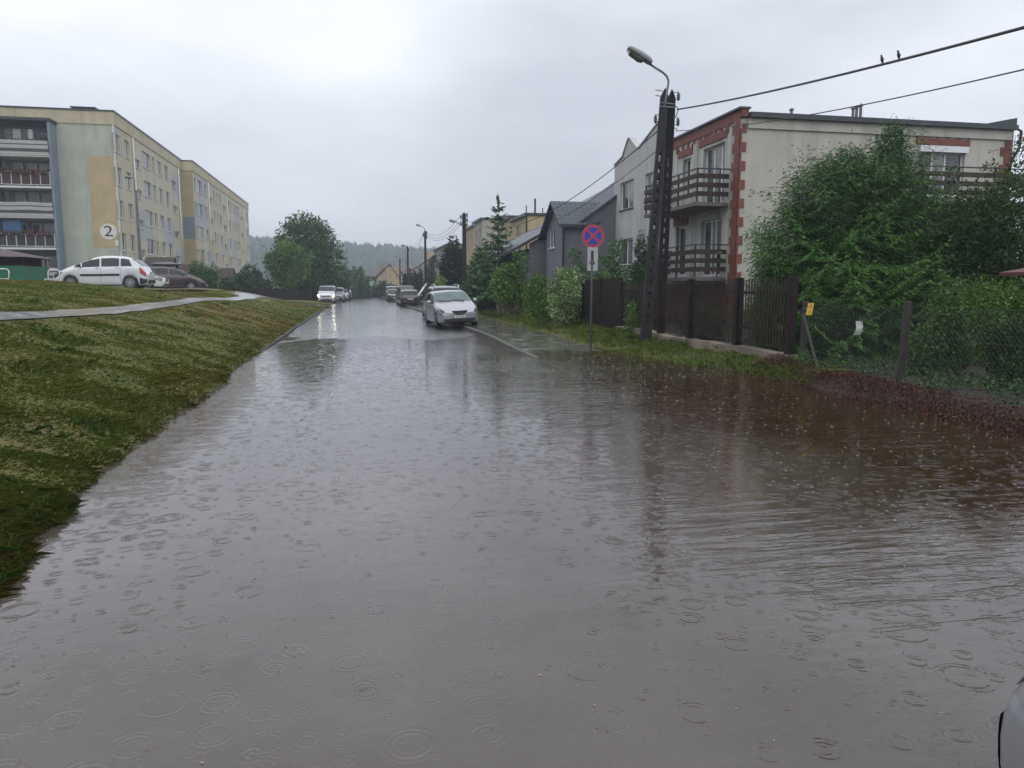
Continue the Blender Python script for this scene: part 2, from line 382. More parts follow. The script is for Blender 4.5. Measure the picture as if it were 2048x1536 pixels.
b2 = t.nodes.new('ShaderNodeBump'); b2.inputs['Distance'].default_value = .03; b2.inputs['Strength'].default_value = .5; t.links.new(n4.outputs[0], b2.inputs['Height']); t.links.new(b1.outputs[0], b2.inputs['Normal'])
t.links.new(b1.outputs[0], p.inputs['Normal']); t.links.new(b2.outputs[0], p.inputs['Coat Normal'])
MAT['asphalt'] = m
rs = axis([(-12, 30, .5), (30, 150, 2)])
grid_mesh('road', np.linspace(LE-.15, RE, 24), rs, lambda T, S: zroad(T, S), MAT['asphalt'])
ribbon('side_road', [(-2.2, 66), (-5, 65.5), (-9, 64.8), (-20, 63)], [4.2, 2.6, 1.8, 1.6], .03, MAT['asphalt'])
# wet concrete slabs (pavement and footpath)
def slabs(name, sx, sy, col, wet=.12, mort=.02, rough=.3):
    m, t, p = nmat(name); c = t.nodes.new('ShaderNodeTexCoord')
    b = t.nodes.new('ShaderNodeTexBrick'); b.offset = 0; b.inputs['Scale'].default_value = 1; b.inputs['Brick Width'].default_value = sx; b.inputs['Row Height'].default_value = sy
    b.inputs['Mortar Size'].default_value = mort; b.inputs['Color1'].default_value = (*col, 1); b.inputs['Color2'].default_value = (*[x*.72 for x in col], 1); b.inputs['Mortar'].default_value = (.02, .022, .012, 1)
    t.links.new(c.outputs['Object'], b.inputs['Vector']); n = noise(t, 1.3, 6, .7); r = ramp(t, [(.35, (.45, .43, .38)), (.6, (1.1, 1.1, 1.1))]); t.links.new(n.outputs[0], r.inputs[0])
    t.links.new(mixc(t, 1, b.outputs[0], r.outputs[0], 'MULTIPLY'), p.inputs['Base Color'])
    n2 = noise(t, 2.2, 5, .65); r2 = ramp(t, [(.42, (.05,)*3), (.62, (rough,)*3)]); t.links.new(n2.outputs[0], r2.inputs[0]); t.links.new(r2.outputs[0], p.inputs['Roughness'])
    p.inputs['Coat Weight'].default_value = .6; p.inputs['Coat Roughness'].default_value = wet
    n3 = noise(t, 14, 4); bump(t, p, mixc(t, .5, b.outputs[1], n3.outputs['Color'], 'SUBTRACT'), .5, .02); MAT[name] = m
slabs('pavement_slabs', .5, .5, (.20, .19, .17)); slabs('path_slabs', .5, .7, (.2, .195, .185), .2, mort=.045)
grid_mesh('pavement', np.linspace(RE+.14, 6.32, 10), axis([(9, 60, .5), (60, 140, 3)]), lambda T, S: zwalk(S) + .014*(vn(T*2, S*2, 40)-.5), MAT['pavement_slabs'])
kb = MB()
def strip(mb, x0, x1, ys, top, bot):
    V = []; F = []
    for y in ys: zt, zb = top(y), bot(y); V += [(x0, y, zb), (x0, y, zt), (x1, y, zt), (x1, y, zb)]
    for i in range(len(ys)-1):
        a = 4*i
        for k in range(3): F.append((a+k, a+k+1, a+5+k, a+4+k))
    mb.add(V, F)
strip(kb, RE-.002, RE+.145, list(np.arange(9, 140, 1.0)), lambda y: float(zwalk(y))+.012, lambda y: float(zwalk(y))-.35)
tag(kb.build('kerb', plain('kerb_grey', (.075, .072, .066), .65, spec=.25, var=.4, scale=3, bmp=.5)), kind='structure')
kb = MB(); strip(kb, LE-.16, LE-.04, list(np.arange(14, 60, 1.0)), lambda y: float(zroad(LE, y))+.05, lambda y: -.3)
tag(kb.build('kerb', plain('kerb_dark', (.03, .026, .02), .8, var=.5, scale=3)), kind='structure')
# footpath along the bank, bending down to the road
pc = [(-6.3 - .35*vn(0, y*.12, 4) + .15, y) for y in np.arange(2, 46, 1.0)]
pc = [(-6.1, y) for y in np.arange(0, 44, 1.0)] + [(-6.3, 45), (-6.35, 48), (-6.5, 51), (-6.4, 54), (-6.0, 57), (-5.2, 60), (-4.2, 62.5), (-2.8, 64.5)]
pc = [(float(x + .12*math.sin(y*.35)), float(y)) for x, y in pc]
ribbon('path', pc, [.50]*44 + [1.2, 1.5, 2.2, 2.9, 3.0, 2.8, 2.2, 1.8], .03, MAT['path_slabs'])
# parking area on the bank
grid_mesh('parking_area', np.linspace(-17.5, -7.9, 14), np.arange(32.9, 62, 1.5), lambda T, S: np.maximum(ground(T, S)*.0, 1.58-.0125*np.maximum(S-40, 0)+0*T), MAT['asphalt'])

# flood water: clear film over the ground, muddy body, sky mirrored by its own Fresnel
m = bpy.data.materials.new('flood_water'); m.use_nodes = True; t = m.node_tree; t.nodes.clear()
o = t.nodes.new('ShaderNodeOutputMaterial'); c = t.nodes.new('ShaderNodeTexCoord')
def M(op, a, b=None, c3=None):
    q = t.nodes.new('ShaderNodeMath'); q.operation = op
    for i, x in enumerate((a, b, c3)):
        if x is None: continue
        if isinstance(x, (int, float)): q.inputs[i].default_value = x
        else: t.links.new(x, q.inputs[i])
    return q.outputs[0]
def rings(scale, k, width, amp, off, active):
    mp = t.nodes.new('ShaderNodeMapping'); mp.inputs['Location'].default_value = off; t.links.new(c.outputs['Object'], mp.inputs[0])
    v = t.nodes.new('ShaderNodeTexVoronoi'); v.voronoi_dimensions = '2D'; v.inputs['Scale'].default_value = scale; v.inputs['Randomness'].default_value = .9; t.links.new(mp.outputs[0], v.inputs['Vector'])
    s = t.nodes.new('ShaderNodeSeparateColor'); t.links.new(v.outputs['Color'], s.inputs[0])
    r0 = M('MULTIPLY_ADD', s.outputs[0], .30, .04); d = M('SUBTRACT', v.outputs['Distance'], r0)
    g = M('EXPONENT', M('MULTIPLY', M('POWER', M('ABSOLUTE', M('DIVIDE', d, width)), 2), -1))
    edge = M('SUBTRACT', 1.0, M('MULTIPLY', v.outputs['Distance'], 1.7)); edge = M('MAXIMUM', edge, 0)
    on = M('GREATER_THAN', s.outputs[1], 1-active)
    return M('MULTIPLY', M('MULTIPLY', M('MULTIPLY', M('SINE', M('MULTIPLY', d, k)), g), M('MULTIPLY', edge, on)), amp)
def wn(scale, amp, stretch=None, det=2, rough=.5):
    n = noise(t, scale, det, rough, stretch=stretch); return M('MULTIPLY', M('SUBTRACT', n.outputs[0], .5), amp)
big = noise(t, .22, 3, .55); bigr = ramp(t, [(.38, (.25,)*3), (.62, (1,)*3)]); t.links.new(big.outputs[0], bigr.inputs[0])
sx_ = t.nodes.new('ShaderNodeSeparateXYZ'); t.links.new(c.outputs['Object'], sx_.inputs[0])
side = t.nodes.new('ShaderNodeMapRange'); side.interpolation_type = 'SMOOTHSTEP'; side.inputs[1].default_value = .3; side.inputs[2].default_value = 3.2; side.inputs[3].default_value = .18; side.inputs[4].default_value = 1.0; t.links.new(sx_.outputs[0], side.inputs[0])
chop = M('ADD', wn(7, .0045, (.45, 1.6, 1), 3), wn(24, .0013, (.8, 1.2, 1), 2)); chop = M('MULTIPLY', M('MULTIPLY', chop, bigr.outputs[0]), side.outputs[0])
wv_ = t.nodes.new('ShaderNodeMapping'); wv_.inputs['Rotation'].default_value = (0, 0, YAW*1.3); wv_.inputs['Scale'].default_value = (1.1, 6.5, 1); t.links.new(c.outputs['Object'], wv_.inputs[0])
wvn = t.nodes.new('ShaderNodeTexNoise'); wvn.inputs['Scale'].default_value = 1.0; wvn.inputs['Detail'].default_value = 4; wvn.inputs['Roughness'].default_value = .55; wvn.inputs['Distortion'].default_value = .4; t.links.new(wv_.outputs[0], wvn.inputs['Vector'])
wamp = noise(t, .35, 2, .5, stretch=(1, .6, 1)); wr = ramp(t, [(.42, (.12,)*3), (.60, (1,)*3)]); t.links.new(wamp.outputs[0], wr.inputs[0])
wave = M('MULTIPLY', M('MULTIPLY', M('SUBTRACT', wvn.outputs[0], .5), .016), wr.outputs[0]); chop = M('ADD', chop, M('MULTIPLY', wave, side.outputs[0]))
hsum = M('ADD', chop, M('ADD', wn(38, .0003), wn(2.2, .004, (.7, 1.1, 1))))
for a in ((3.9, 60, .085, .0012, (0, 0, 0), .45), (4.7, 52, .085, .0008, (3.3, 1.7, 0), .55), (8.5, 36, .13, .0007, (7.7, 5.1, 0), .6), (2.6, 80, .06, .0014, (1.2, 8.1, 0), .25)): hsum = M('ADD', hsum, rings(*a))
bp = t.nodes.new('ShaderNodeBump'); bp.inputs['Strength'].default_value = 1; bp.inputs['Distance'].default_value = 1.0; t.links.new(hsum, bp.inputs['Height'])
gl = t.nodes.new('ShaderNodeBsdfGlossy'); gl.inputs['Roughness'].default_value = .045; gl.inputs[0].default_value = (.97, .97, 1, 1); t.links.new(bp.outputs[0], gl.inputs['Normal'])
fr = t.nodes.new('ShaderNodeFresnel'); fr.inputs[0].default_value = 1.58; t.links.new(bp.outputs[0], fr.inputs['Normal'])
tr = t.nodes.new('ShaderNodeBsdfTransparent'); tr.inputs[0].default_value = (.8, .74, .66, 1)
df = t.nodes.new('ShaderNodeBsdfDiffuse')
mn = noise(t, .55, 4, .6); mudf = t.nodes.new('ShaderNodeMapRange'); mudf.interpolation_type = 'SMOOTHSTEP'; mudf.inputs[1].default_value = 2.9; mudf.inputs[2].default_value = 4.9
t.links.new(M('ADD', sx_.outputs[0], M('MULTIPLY', M('SUBTRACT', mn.outputs[0], .5), 2.6)), mudf.inputs[0])
gn = noise(t, 1.4, 5, .6); gr = ramp(t, [(.3, (.074, .061, .050)), (.7, (.098, .083, .071))]); t.links.new(gn.outputs[0], gr.inputs[0])
br = ramp(t, [(.3, (.030, .014, .006)), (.7, (.045, .024, .011))]); t.links.new(gn.outputs[0], br.inputs[0])
t.links.new(mixc(t, mudf.outputs[0], gr.outputs[0], br.outputs[0]), df.inputs[0])
m1 = t.nodes.new('ShaderNodeMixShader'); m1.inputs[0].default_value = .8; t.links.new(tr.outputs[0], m1.inputs[1]); t.links.new(df.outputs[0], m1.inputs[2])
m2 = t.nodes.new('ShaderNodeMixShader'); t.links.new(fr.outputs[0], m2.inputs[0]); t.links.new(m1.outputs[0], m2.inputs[1]); t.links.new(gl.outputs[0], m2.inputs[2])
t.links.new(m2.outputs[0], o.inputs[0]); MAT['water'] = m
grid_mesh('water', np.array([-4.2, 0, 4, 8.4]), np.array([-12, 0, 10, 20, 33.0]), lambda T, S: 0*T, MAT['water'])

# raindrop splashes on the water: small crowns and domes
pts = []
N = 2600
rr_ = np.exp(rng.uniform(np.log(1.6), np.log(24), N)); th = rng.uniform(-.62, .70, N)
X = rr_*np.sin(th+YAW); Y = rr_*np.cos(th+YAW)
ok = (X > LE+.15) & (X < 7.4) & (Y > .8) & (ground(X, Y) < -.015) ; X = X[ok]; Y = Y[ok]; rr_ = rr_[ok]
mb = MB()
for x, y, rd in zip(X[:1000], Y[:1000], rr_[:1000]):
    q = random.random(); s_ = random.uniform(.0015, .0032)*(1+rd*.06)
    if q < .55: mb.add([(x-s_, y-s_, .0005), (x+s_, y-s_, .0005), (x+s_, y+s_, .0005), (x-s_, y+s_, .0005), (x, y, s_*1.5)], [(0, 1, 4), (1, 2, 4), (2, 3, 4), (3, 0, 4)])
    else:
        a = s_*.35; h = s_*random.uniform(2, 5); mb.add([(x-a, y-a, 0), (x+a, y-a, 0), (x+a, y+a, 0), (x-a, y+a, 0), (x+a*.4, y, h)], [(0, 1, 4), (1, 2, 4), (2, 3, 4), (3, 0, 4)])
        k = s_*1.6; mb.add([(x-k, y-a, .0005), (x+k, y-a, .0005), (x+k, y+a, .0012), (x-k, y+a, .0012)], [(0, 1, 2, 3)])
m, t, p = nmat('splash'); p.inputs['Base Color'].default_value = (.22, .215, .21, 1); p.inputs['Roughness'].default_value = .1; p.inputs['Transmission Weight'].default_value = .25; p.inputs['IOR'].default_value = 1.33
NF = 1700; fx = rng.uniform(2.0, 7.3, NF); fy = 3.5+14*rng.random(NF)**1.2; okf = (ground(fx, fy) < -.015) & (rng.random(NF) < .25+sst(2.4, 4.6, fx)) & (vn(fx*.9, fy*.5, 55) > .2)
for x, y in zip(fx[okf], fy[okf]):
    a = random.uniform(.004, .013)*(1+.05*y); h = a*random.uniform(.15, .4); n = 6
    V = [(x+a*cos(2*pi*k/n)*random.uniform(.7, 1.2), y+a*.8*sin(2*pi*k/n)*random.uniform(.7, 1.2), .0008) for k in range(n)] + [(x, y, h)]
    mb.add(V, [(k, (k+1) % n, n) for k in range(n)])
tag(mb.build('rain_splashes', m), 'tiny raindrop splashes dotting the brown flood water', 'splashes', kind='stuff')
# pale petals and leaf bits adrift on the flood
mb = MB()
for i in range(24):
    r_ = math.exp(random.uniform(math.log(1.7), math.log(9))); a = random.uniform(-.55, .6)+YAW; x, y = r_*sin(a), r_*cos(a)
    if not (LE+.3 < x < 7): continue
    q = random.uniform(0, 6.3); l = random.uniform(.005, .010)
    mb.add([(x+l*cos(q), y+l*sin(q), .003), (x-l*.45*sin(q), y+l*.45*cos(q), .004), (x-l*cos(q), y-l*sin(q), .003), (x+l*.45*sin(q), y-l*.45*cos(q), .004)], [(0, 1, 2, 3)])
tag(mb.build('petal_litter', plain('petal', (.3, .27, .19), .5, var=.3, bmp=0)), 'pale petals and leaf bits floating scattered on the flood water', 'litter', kind='stuff')

# ------------------------------------------------------------ grass
def blades(name, T, S, H, Wd, cols, lean, label, cat='grass', zoff=-.01):
    n = len(T); Z = ground(T, S)+zoff; az = rng.uniform(0, 2*pi, n); le = np.abs(rng.normal(0, 1, n))*lean
    dx, dy = np.cos(az), np.sin(az); px_, py_ = -dy, dx
    B = np.stack([T, S, Z], -1); side_ = np.stack([px_, py_, 0*px_], -1)*(Wd/2)[:, None]
    mid = B + np.stack([dx*le*H*.35, dy*le*H*.35, H*.6], -1); tip = B + np.stack([dx*le*H, dy*le*H, H*np.maximum(.25, 1-.35*le)], -1)
    V = np.stack([B-side_, B+side_, mid+side_*.75, tip, mid-side_*.75], 1)
    return tag(quads_mesh(name, V, cols, MAT['blade'], k=5), label, cat, kind='stuff')
def mixcol(f, a, b): return a[None]*(1-f[:, None]) + b[None]*f[:, None]
G1 = np.array([.155, .185, .032]); G2 = np.array([.11, .155, .026]); STR = np.array([.20, .13, .024]); BRN = np.array([.215, .112, .026])
def grass_cols(T, S):
    f = fbm(T*.22+3, S*.16, 50, 4); g = fbm(T*.9, S*.7, 60, 3); c = mixcol(np.clip(g*1.4-.2, 0, 1), G1, G2)
    s_ = np.clip((f-.41)*5 + rng.normal(0, .35, len(T)), 0, 1)*.68; c = c*(1-s_[:, None]) + mixcol(rng.uniform(0, 1, len(T))**1.5, STR, BRN)*s_[:, None]
    return c*rng.uniform(.75, 1.25, len(T))[:, None]
N = 1150000
rd = np.exp(rng.uniform(np.log(3.2), np.log(75), N)); th = rng.uniform(-.84, .12, N)
T = rd*np.sin(th+YAW-0) ; S = rd*np.cos(th+YAW); D = left_edge(S)-T
patchy = fbm(T*1.1, S*1.1, 71, 3)
on_path = (np.abs(T-(-6.1+.12*np.sin(S*.35))) < .27) & (S < 44) | ((S > 44) & (S < 67) & (T > -9) & (np.abs(T+6.3-(S-51)*.17*(S > 51)) < 1.15) & (S < 64)) | ((S > 63) & (S < 68.2))
on_park = (T < -7.9) & (T > -17.5) & (S > 32.8) & (S < 60)
ok = (D > -.12+.25*rng.random(N)) & ~on_path & ~on_park & (T > -60) & (rng.random(N) < .7+.6*patchy)
T = T[ok]; S = S[ok]; rd = rd[ok]; D = D[ok]
edge = np.exp(-np.maximum(D, 0)/.5)
tall = fbm(T*1.7, S*1.7, 80, 3)
H = (.020 + .024*np.clip(tall*2-.7, 0, 1) + .012*edge)*rng.uniform(.6, 1.5, len(T))*(1+rd*.012)
cols = grass_cols(T, S); cols = cols*(1-.25*edge[:, None]) 
ge = np.clip(edge*.8*rng.random(len(T)), 0, 1)[:, None]; cols = cols*(1-ge) + (np.array([.12, .18, .03])[None]*rng.uniform(.6, 1.3, len(T))[:, None])*ge
blades('grass', T, S, H, (.0026*np.maximum(1, rd/4.2)), cols, 1.1, 'short patchy green and straw grass on the bank beside the flooded road')
# weeds and taller tufts on the bank
N = 5200; k0 = rng.integers(0, 300, N); cr_ = np.exp(rng.uniform(np.log(4), np.log(40), 300)); ct = rng.uniform(-.8, .05, 300)
cT = cr_*np.sin(ct+YAW); cS = cr_*np.cos(ct+YAW)
N = 9000; k0 = rng.integers(0, 300, N); T = cT[k0]+rng.normal(0, .13, N); S = cS[k0]+rng.normal(0, .13, N)
ok = (left_edge(S)-T > .1) & (np.abs(T+6.3) > .6) & (T > -60) & ~((T < -7.9) & (S > 32)); T = T[ok]; S = S[ok]; k0 = k0[ok]
tone = rng.random(300)[k0]; cols = np.where(tone[:, None] < .62, np.array([.075, .15, .03])[None], np.array([.2, .18, .06])[None])*rng.uniform(.6, 1.4, len(T))[:, None]
blades('tall_grass', T, S, rng.uniform(.04, .13, len(T)), np.full(len(T), .005)*np.maximum(1, np.hypot(T, S)/7), cols, .8, 'darker tufts and weeds standing above the bank grass', 'weeds')
# seed heads / small flowers on the bank
N = 320; rd = np.exp(rng.uniform(np.log(4), np.log(35), N)); th = rng.uniform(-.8, .05, N); T = rd*np.sin(th+YAW); S = rd*np.cos(th+YAW)
ok = (left_edge(S)-T > .3) & (np.abs(T+6.3) > .6) & ~((T < -7.9) & (S > 32)) & (vn(T*.5, S*.5, 90) > .45); T = T[ok]; S = S[ok]; Z = ground(T, S)+rng.uniform(.05, .12, len(T))
q = .006*np.maximum(1, np.hypot(T, S)/8); B = np.stack([T, S, Z], -1); ex = np.stack([q, 0*q, 0*q], -1); ey = np.stack([0*q, q*.5, q*.8], -1)
fc = np.where((rng.random(len(T)) < .3)[:, None], np.array([.38, .32, .05])[None], np.array([.30, .30, .24])[None])
tag(quads_mesh('wild_flowers', np.stack([B-ex, B-ey, B+ex, B+ey], 1), fc, MAT['blade']), 'tiny white and yellow flower heads in the bank grass', 'flowers', kind='stuff')
# right verge: lush tufts between pavement and fences
N = 60000; T = rng.uniform(6.15, 8.45, N); S = 11.5 + 48*rng.random(N)**1.9
ok = (ground(T, S) > -.02) & (rng.random(N) < .25 + 1.1*vn(T*1.5, S*1.5, 95)) & (T > 6.35+.3*(vn(S, S*0, 96)-.5) + .9*(S < 13.6)); T = T[ok]; S = S[ok]
hh = np.clip(fbm(T*1.3, S*1.1, 97, 3)*2-.55, .15, 1); H = (.05+.24*hh*sst(6.3, 7.2, T)*(.45+.55*sst(15, 22, S)))*rng.uniform(.5, 1.3, len(T))
cols = mixcol(rng.random(len(T)), np.array([.24, .33, .05]), np.array([.12, .21, .035])); yl = (rng.random(len(T)) < .15)[:, None]; cols = np.where(yl, np.array([.38, .34, .13])[None], cols)*rng.uniform(.6, 1.3, len(T))[:, None]
blades('verge_grass', T, S, H, np.full(len(T), .009), cols, .55, 'lush uncut grass between the pavement slabs and the fences')

# ------------------------------------------------------------ wooded hill under the mist
def hillz(x, y):
    b = np.arctan2(x, y)-YAW
    px = 1024 + 1512*np.tan(np.clip(b, -1.2, 1.2)); ridge = np.interp(px, [-400, 300, 505, 560, 700, 800, 900, 1000, 1300, 2400], [470, 488, 494, 494, 501, 507, 512, 520, 540, 555])
    r_ = np.hypot(x, y); top = (575-ridge)/1512*620
    return top*sst(420, 620, r_)*(1+.04*(vn(x*.02, y*.02, 5)-.5)) - 3
mhill = plain('hill_wood', (.06, .09, .055), .9, var=.5, scale=.05, bmp=0)
ths = np.linspace(-1.0, .95, 90); rs_ = np.linspace(400, 760, 20); TH, RR = np.meshgrid(ths+YAW, rs_); HX = RR*np.sin(TH); HY = RR*np.cos(TH); HZ = hillz(HX, HY)
V = np.stack([HX, HY, HZ], -1).reshape(-1, 3); idx = np.arange(V.shape[0]).reshape(HX.shape); F = np.stack([idx[:-1, :-1], idx[:-1, 1:], idx[1:, 1:], idx[1:, :-1]], -1).reshape(-1, 4)
me = bpy.data.meshes.new('hill'); me.from_pydata(V.tolist(), [], F.tolist()); me.update(); tag(link_mesh('hill', me, mhill), kind='structure')
# the wood on it: thousands of conifer and round crowns read as one mass
N = 5200; th = rng.uniform(-.62, .62, N)+YAW; r_ = rng.uniform(470, 660, N); X = r_*np.sin(th); Y = r_*np.cos(th); Z = hillz(X, Y)
P = []; C = []
for i in range(9):
    a = rng.uniform(0, 2*pi, N); hgt = rng.uniform(4, 8, N); wd = rng.uniform(2.0, 4.2, N)*(1 - i*.05); z0 = Z+rng.uniform(-1, 5, N)
    dx, dy = np.cos(a)*wd, np.sin(a)*wd; ox, oy = rng.normal(0, 1.0, N), rng.normal(0, 1.0, N)
    B = np.stack([X+ox, Y+oy, z0], -1); s_ = np.stack([dx, dy, 0*dx], -1)
    P.append(np.stack([B-s_, B+s_, B+s_*.45+np.array([0, 0, 1])*(hgt*.6)[:, None], B+np.array([0, 0, 1])*hgt[:, None]], 1)); C.append(np.array([.075, .12, .07])[None]*rng.uniform(.5, 1.4, N)[:, None])
tag(quads_mesh('forest', np.concatenate(P), np.concatenate(C), MAT['leaf']), 'misty dark wood covering the hill at the end of the street', 'forest', kind='stuff')
# rain haze
hz = MB(); hz.box(-900, 900, -120, 900, -5, 62)
m = bpy.data.materials.new('haze_air'); m.use_nodes = True; t = m.node_tree; t.nodes.clear(); o = t.nodes.new('ShaderNodeOutputMaterial'); pv = t.nodes.new('ShaderNodeVolumePrincipled')
pv.inputs['Color'].default_value = (.80, .88, 1.0, 1); pv.inputs['Density'].default_value = .00105; pv.inputs['Anisotropy'].default_value = .2; t.links.new(pv.outputs[0], o.inputs['Volume'])
tag(hz.build('haze', m), 'pale rain haze hanging over the whole street', 'haze', kind='stuff')
# ============================================================ BUILDING HELPERS
class Fac:
    def __init__(s, O, U, N): s.O = Vector(O); s.U = Vector(U); s.N = Vector(N)
    def p(s, u, z, o=0): return s.O + s.U*u + s.N*o + Vector((0, 0, z))
    def box(s, mb, u0, u1, z0, z1, o0, o1):
        v = [s.p(u, z, o) for z in (z0, z1) for o in (o0, o1) for u in (u0, u1)]
        return mb.add(v, [(0, 2, 3, 1), (4, 5, 7, 6), (0, 1, 5, 4), (2, 6, 7, 3), (0, 4, 6, 2), (1, 3, 7, 5)])
def wall_holes(mb, F, u0, u1, z0, z1, holes, depth=.16, zt=None, back=False):
    us = sorted({u0, u1, *[h[0] for h in holes], *[h[1] for h in holes]}); zs = sorted({z0, z1, *[h[2] for h in holes], *[h[3] for h in holes]})
    for a, b in zip(us, us[1:]):
        for c_, d in zip(zs, zs[1:]):
            if any(h[0] <= a+1e-6 and b <= h[1]+1e-6 and h[2] <= c_+1e-6 and d <= h[3]+1e-6 for h in holes): continue
            mb.add([F.p(a, c_), F.p(b, c_), F.p(b, d), F.p(a, d)], [(0, 1, 2, 3)])
    for (a, b, c_, d) in holes:
        q = [(a, c_), (b, c_), (b, d), (a, d)]
        for i in range(4):
            (x0, y0), (x1, y1) = q[i], q[(i+1) % 4]
            mb.add([F.p(x0, y0), F.p(x1, y1), F.p(x1, y1, -depth), F.p(x0, y0, -depth)], [(0, 1, 2, 3)])
        if back: mb.add([F.p(a, c_, -depth), F.p(b, c_, -depth), F.p(b, d, -depth), F.p(a, d, -depth)], [(0, 1, 2, 3)])
def window(parent, F, h, mull=(.5,), trans=None, glass='window_glass', sill=True, depth=.13, fw=.06, frame='white_plastic', sillmat='sill_white', name='window', curtain=None):
    a, b, c_, d = h; mb = MB(); o1 = -depth+.04; o0 = -depth-.02
    F.box(mb, a, b, c_, c_+fw, o0, o1); F.box(mb, a, b, d-fw, d, o0, o1); F.box(mb, a, a+fw, c_+fw, d-fw, o0, o1); F.box(mb, b-fw, b, c_+fw, d-fw, o0, o1)
    for m_ in mull: u = a+(b-a)*m_; F.box(mb, u-fw*.55, u+fw*.55, c_+fw, d-fw, o0, o1-.004)
    if trans: z = c_+(d-c_)*trans; F.box(mb, a+fw, b-fw, z-fw*.5, z+fw*.5, o0, o1-.008)
    o = mb.build(name, MAT[frame], parent)
    g = MB(); F.box(g, a+.01, b-.01, c_+.01, d-.01, o0-.01, -depth+.006); g.build('pane', MAT[glass], o)
    if curtain:
        cs = [a+fw, *[a+(b-a)*m_ for m_ in mull], b-fw]
        for k in curtain:
            g = MB(); F.box(g, cs[k]+.03, cs[k+1]-.03, c_+fw+.005, d-fw-.005, -depth+.007, -depth+.012); g.build('curtain', MAT['curtain_glass'], o)
    if sill:
        g = MB(); F.box(g, a-.04, b+.04, c_-.05, c_-.003, -depth+.0, .06); g.build('sill', MAT[sillmat], o)
    return o
def gutter_pipe(parent, F, u, z0, z1, r=.05, out_=.09, mat='zinc', name='downpipe'):
    MB().tube([F.p(u, z0, out_), F.p(u, z1, out_)], r, 8).build(name, MAT[mat], parent, smooth=True)

# ============================================================ APARTMENT BLOCKS (left)
S0 = Py(237, 400, 70).y; XW = Py(237, 400, 70).x      # near corner
def zx(px, py, x): return Px(px, py, x)
ZT = Px(237, 232, XW).z; ZB = 1.2; FL = 2.72
print('apartment', XW, S0, ZT)
# patchwork render of the long side
def patch_mat(name, cols, cu, cz, off):
    m, t, p = nmat(name); c = t.nodes.new('ShaderNodeTexCoord')
    mp = t.nodes.new('ShaderNodeMapping'); mp.inputs['Scale'].default_value = (0, 1/cu, 1/cz); mp.inputs['Location'].default_value = off; t.links.new(c.outputs['Object'], mp.inputs[0])
    f = t.nodes.new('ShaderNodeVectorMath'); f.operation = 'FLOOR'; t.links.new(mp.outputs[0], f.inputs[0])
    w_ = t.nodes.new('ShaderNodeTexWhiteNoise'); t.links.new(f.outputs[0], w_.inputs[0])
    r = ramp(t, [(i/len(cols), c_) for i, c_ in enumerate(cols)]); r.color_ramp.interpolation = 'CONSTANT'; t.links.new(w_.outputs['Value'], r.inputs[0])
    n = noise(t, 1, 5, .6, stretch=(2, 2, .25)); rn = ramp(t, [(.3, (.82,)*3), (.7, (1.08,)*3)]); t.links.new(n.outputs[0], rn.inputs[0])
    t.links.new(mixc(t, 1, r.outputs[0], rn.outputs[0], 'MULTIPLY'), p.inputs['Base Color']); p.inputs['Roughness'].default_value = .9; MAT[name] = m
YEL = (.45, .41, .30); CRM = (.46, .435, .35); BLU = (.37, .385, .40); OCH = (.44, .345, .20); GRN = (.38, .405, .345)
patch_mat('facade_patches', [YEL, CRM, BLU, CRM, YEL, BLU, CRM], 4.6, FL, (.2, .35, .22))
plaster('end_wall', GRN, .3); plaster('ochre', OCH, .15); plaster('cream_trim', (.44, .39, .27), .3); plaster('blue_wall', (.17, .22, .26), .2)
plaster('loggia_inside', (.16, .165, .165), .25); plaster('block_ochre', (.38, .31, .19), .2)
plain('lamella', (.34, .34, .33), .5, var=.1); plain('lamella_dark', (.05, .045, .05), .5); plain('flower_red', (.16, .04, .045), .8, var=.8, scale=14, bmp=.8)
def long_block(name, x, s0, s1, ztop, cols, label, pipes, endw, row_off, smalls):
    e = empty(name, (x-6, (s0+s1)/2, ZB), label, 'apartment block')
    F = Fac((x, s0, 0), (0, 1, 0), (1, 0, 0)); zt0 = ztop-1.05
    holes = []
    for fl in range(5):
        for (a, b, kind) in cols:
            if kind == 'small': z1 = zt0-1.75-fl*FL; z0 = z1-.78
            elif kind == 'tall': z1 = zt0-.62-fl*FL; z0 = z1-1.5
            else: z1 = zt0-.62-fl*FL; z0 = z1-1.45
            if z0 > ZB+.2: holes.append((a-s0, b-s0, z0, z1, kind))
    mb = MB(); wall_holes(mb, F, 0, s1-s0, ZB, zt0, [h[:4] for h in holes], .15)
    mb.add([(x, s1, ZB), (x-12, s1, ZB), (x-12, s1, zt0), (x, s1, zt0)], [(0, 1, 2, 3)]); mb.add([(x-12, s0, ZB), (x-12, s1, ZB), (x-12, s1, zt0), (x-12, s0, zt0)], [(0, 1, 2, 3)])
    mb.build('side_wall', MAT['facade_patches'], e)
    for i, h in enumerate(holes):
        wd = h[1]-h[0]
        window(e, F, h[:4], mull=(.5,) if wd > 1.3 else (), glass=random.choice(['flat_glass', 'window_glass', 'window_glass', 'curtain_glass']), depth=.15, fw=.07, curtain=([random.choice([0, 1])] if wd > 1.3 and random.random() < .6 else ([0] if random.random() < .3 else None)))
    pm = MB(); pm.box(x-12.1, x+.07, s0-.07, s1+.07, zt0, ztop); pm.build('parapet', MAT['cream_trim'], e)
    cp = MB(); cp.box(x-12.2, x+.13, s0-.13, s1+.13, ztop, ztop+.12); cp.build('coping', MAT['flashing'], e)
    for u in pipes:
        gutter_pipe(e, F, u-s0, ZB+.3, zt0-.1, .07, .12, 'pipe_blue' if (int(u) % 2) else 'sill_white')
    return e, F, zt0
plain('pipe_blue', (.16, .25, .33), .5)
def syx(px, x): return Px(px, 470, x).y
xs1 = XW
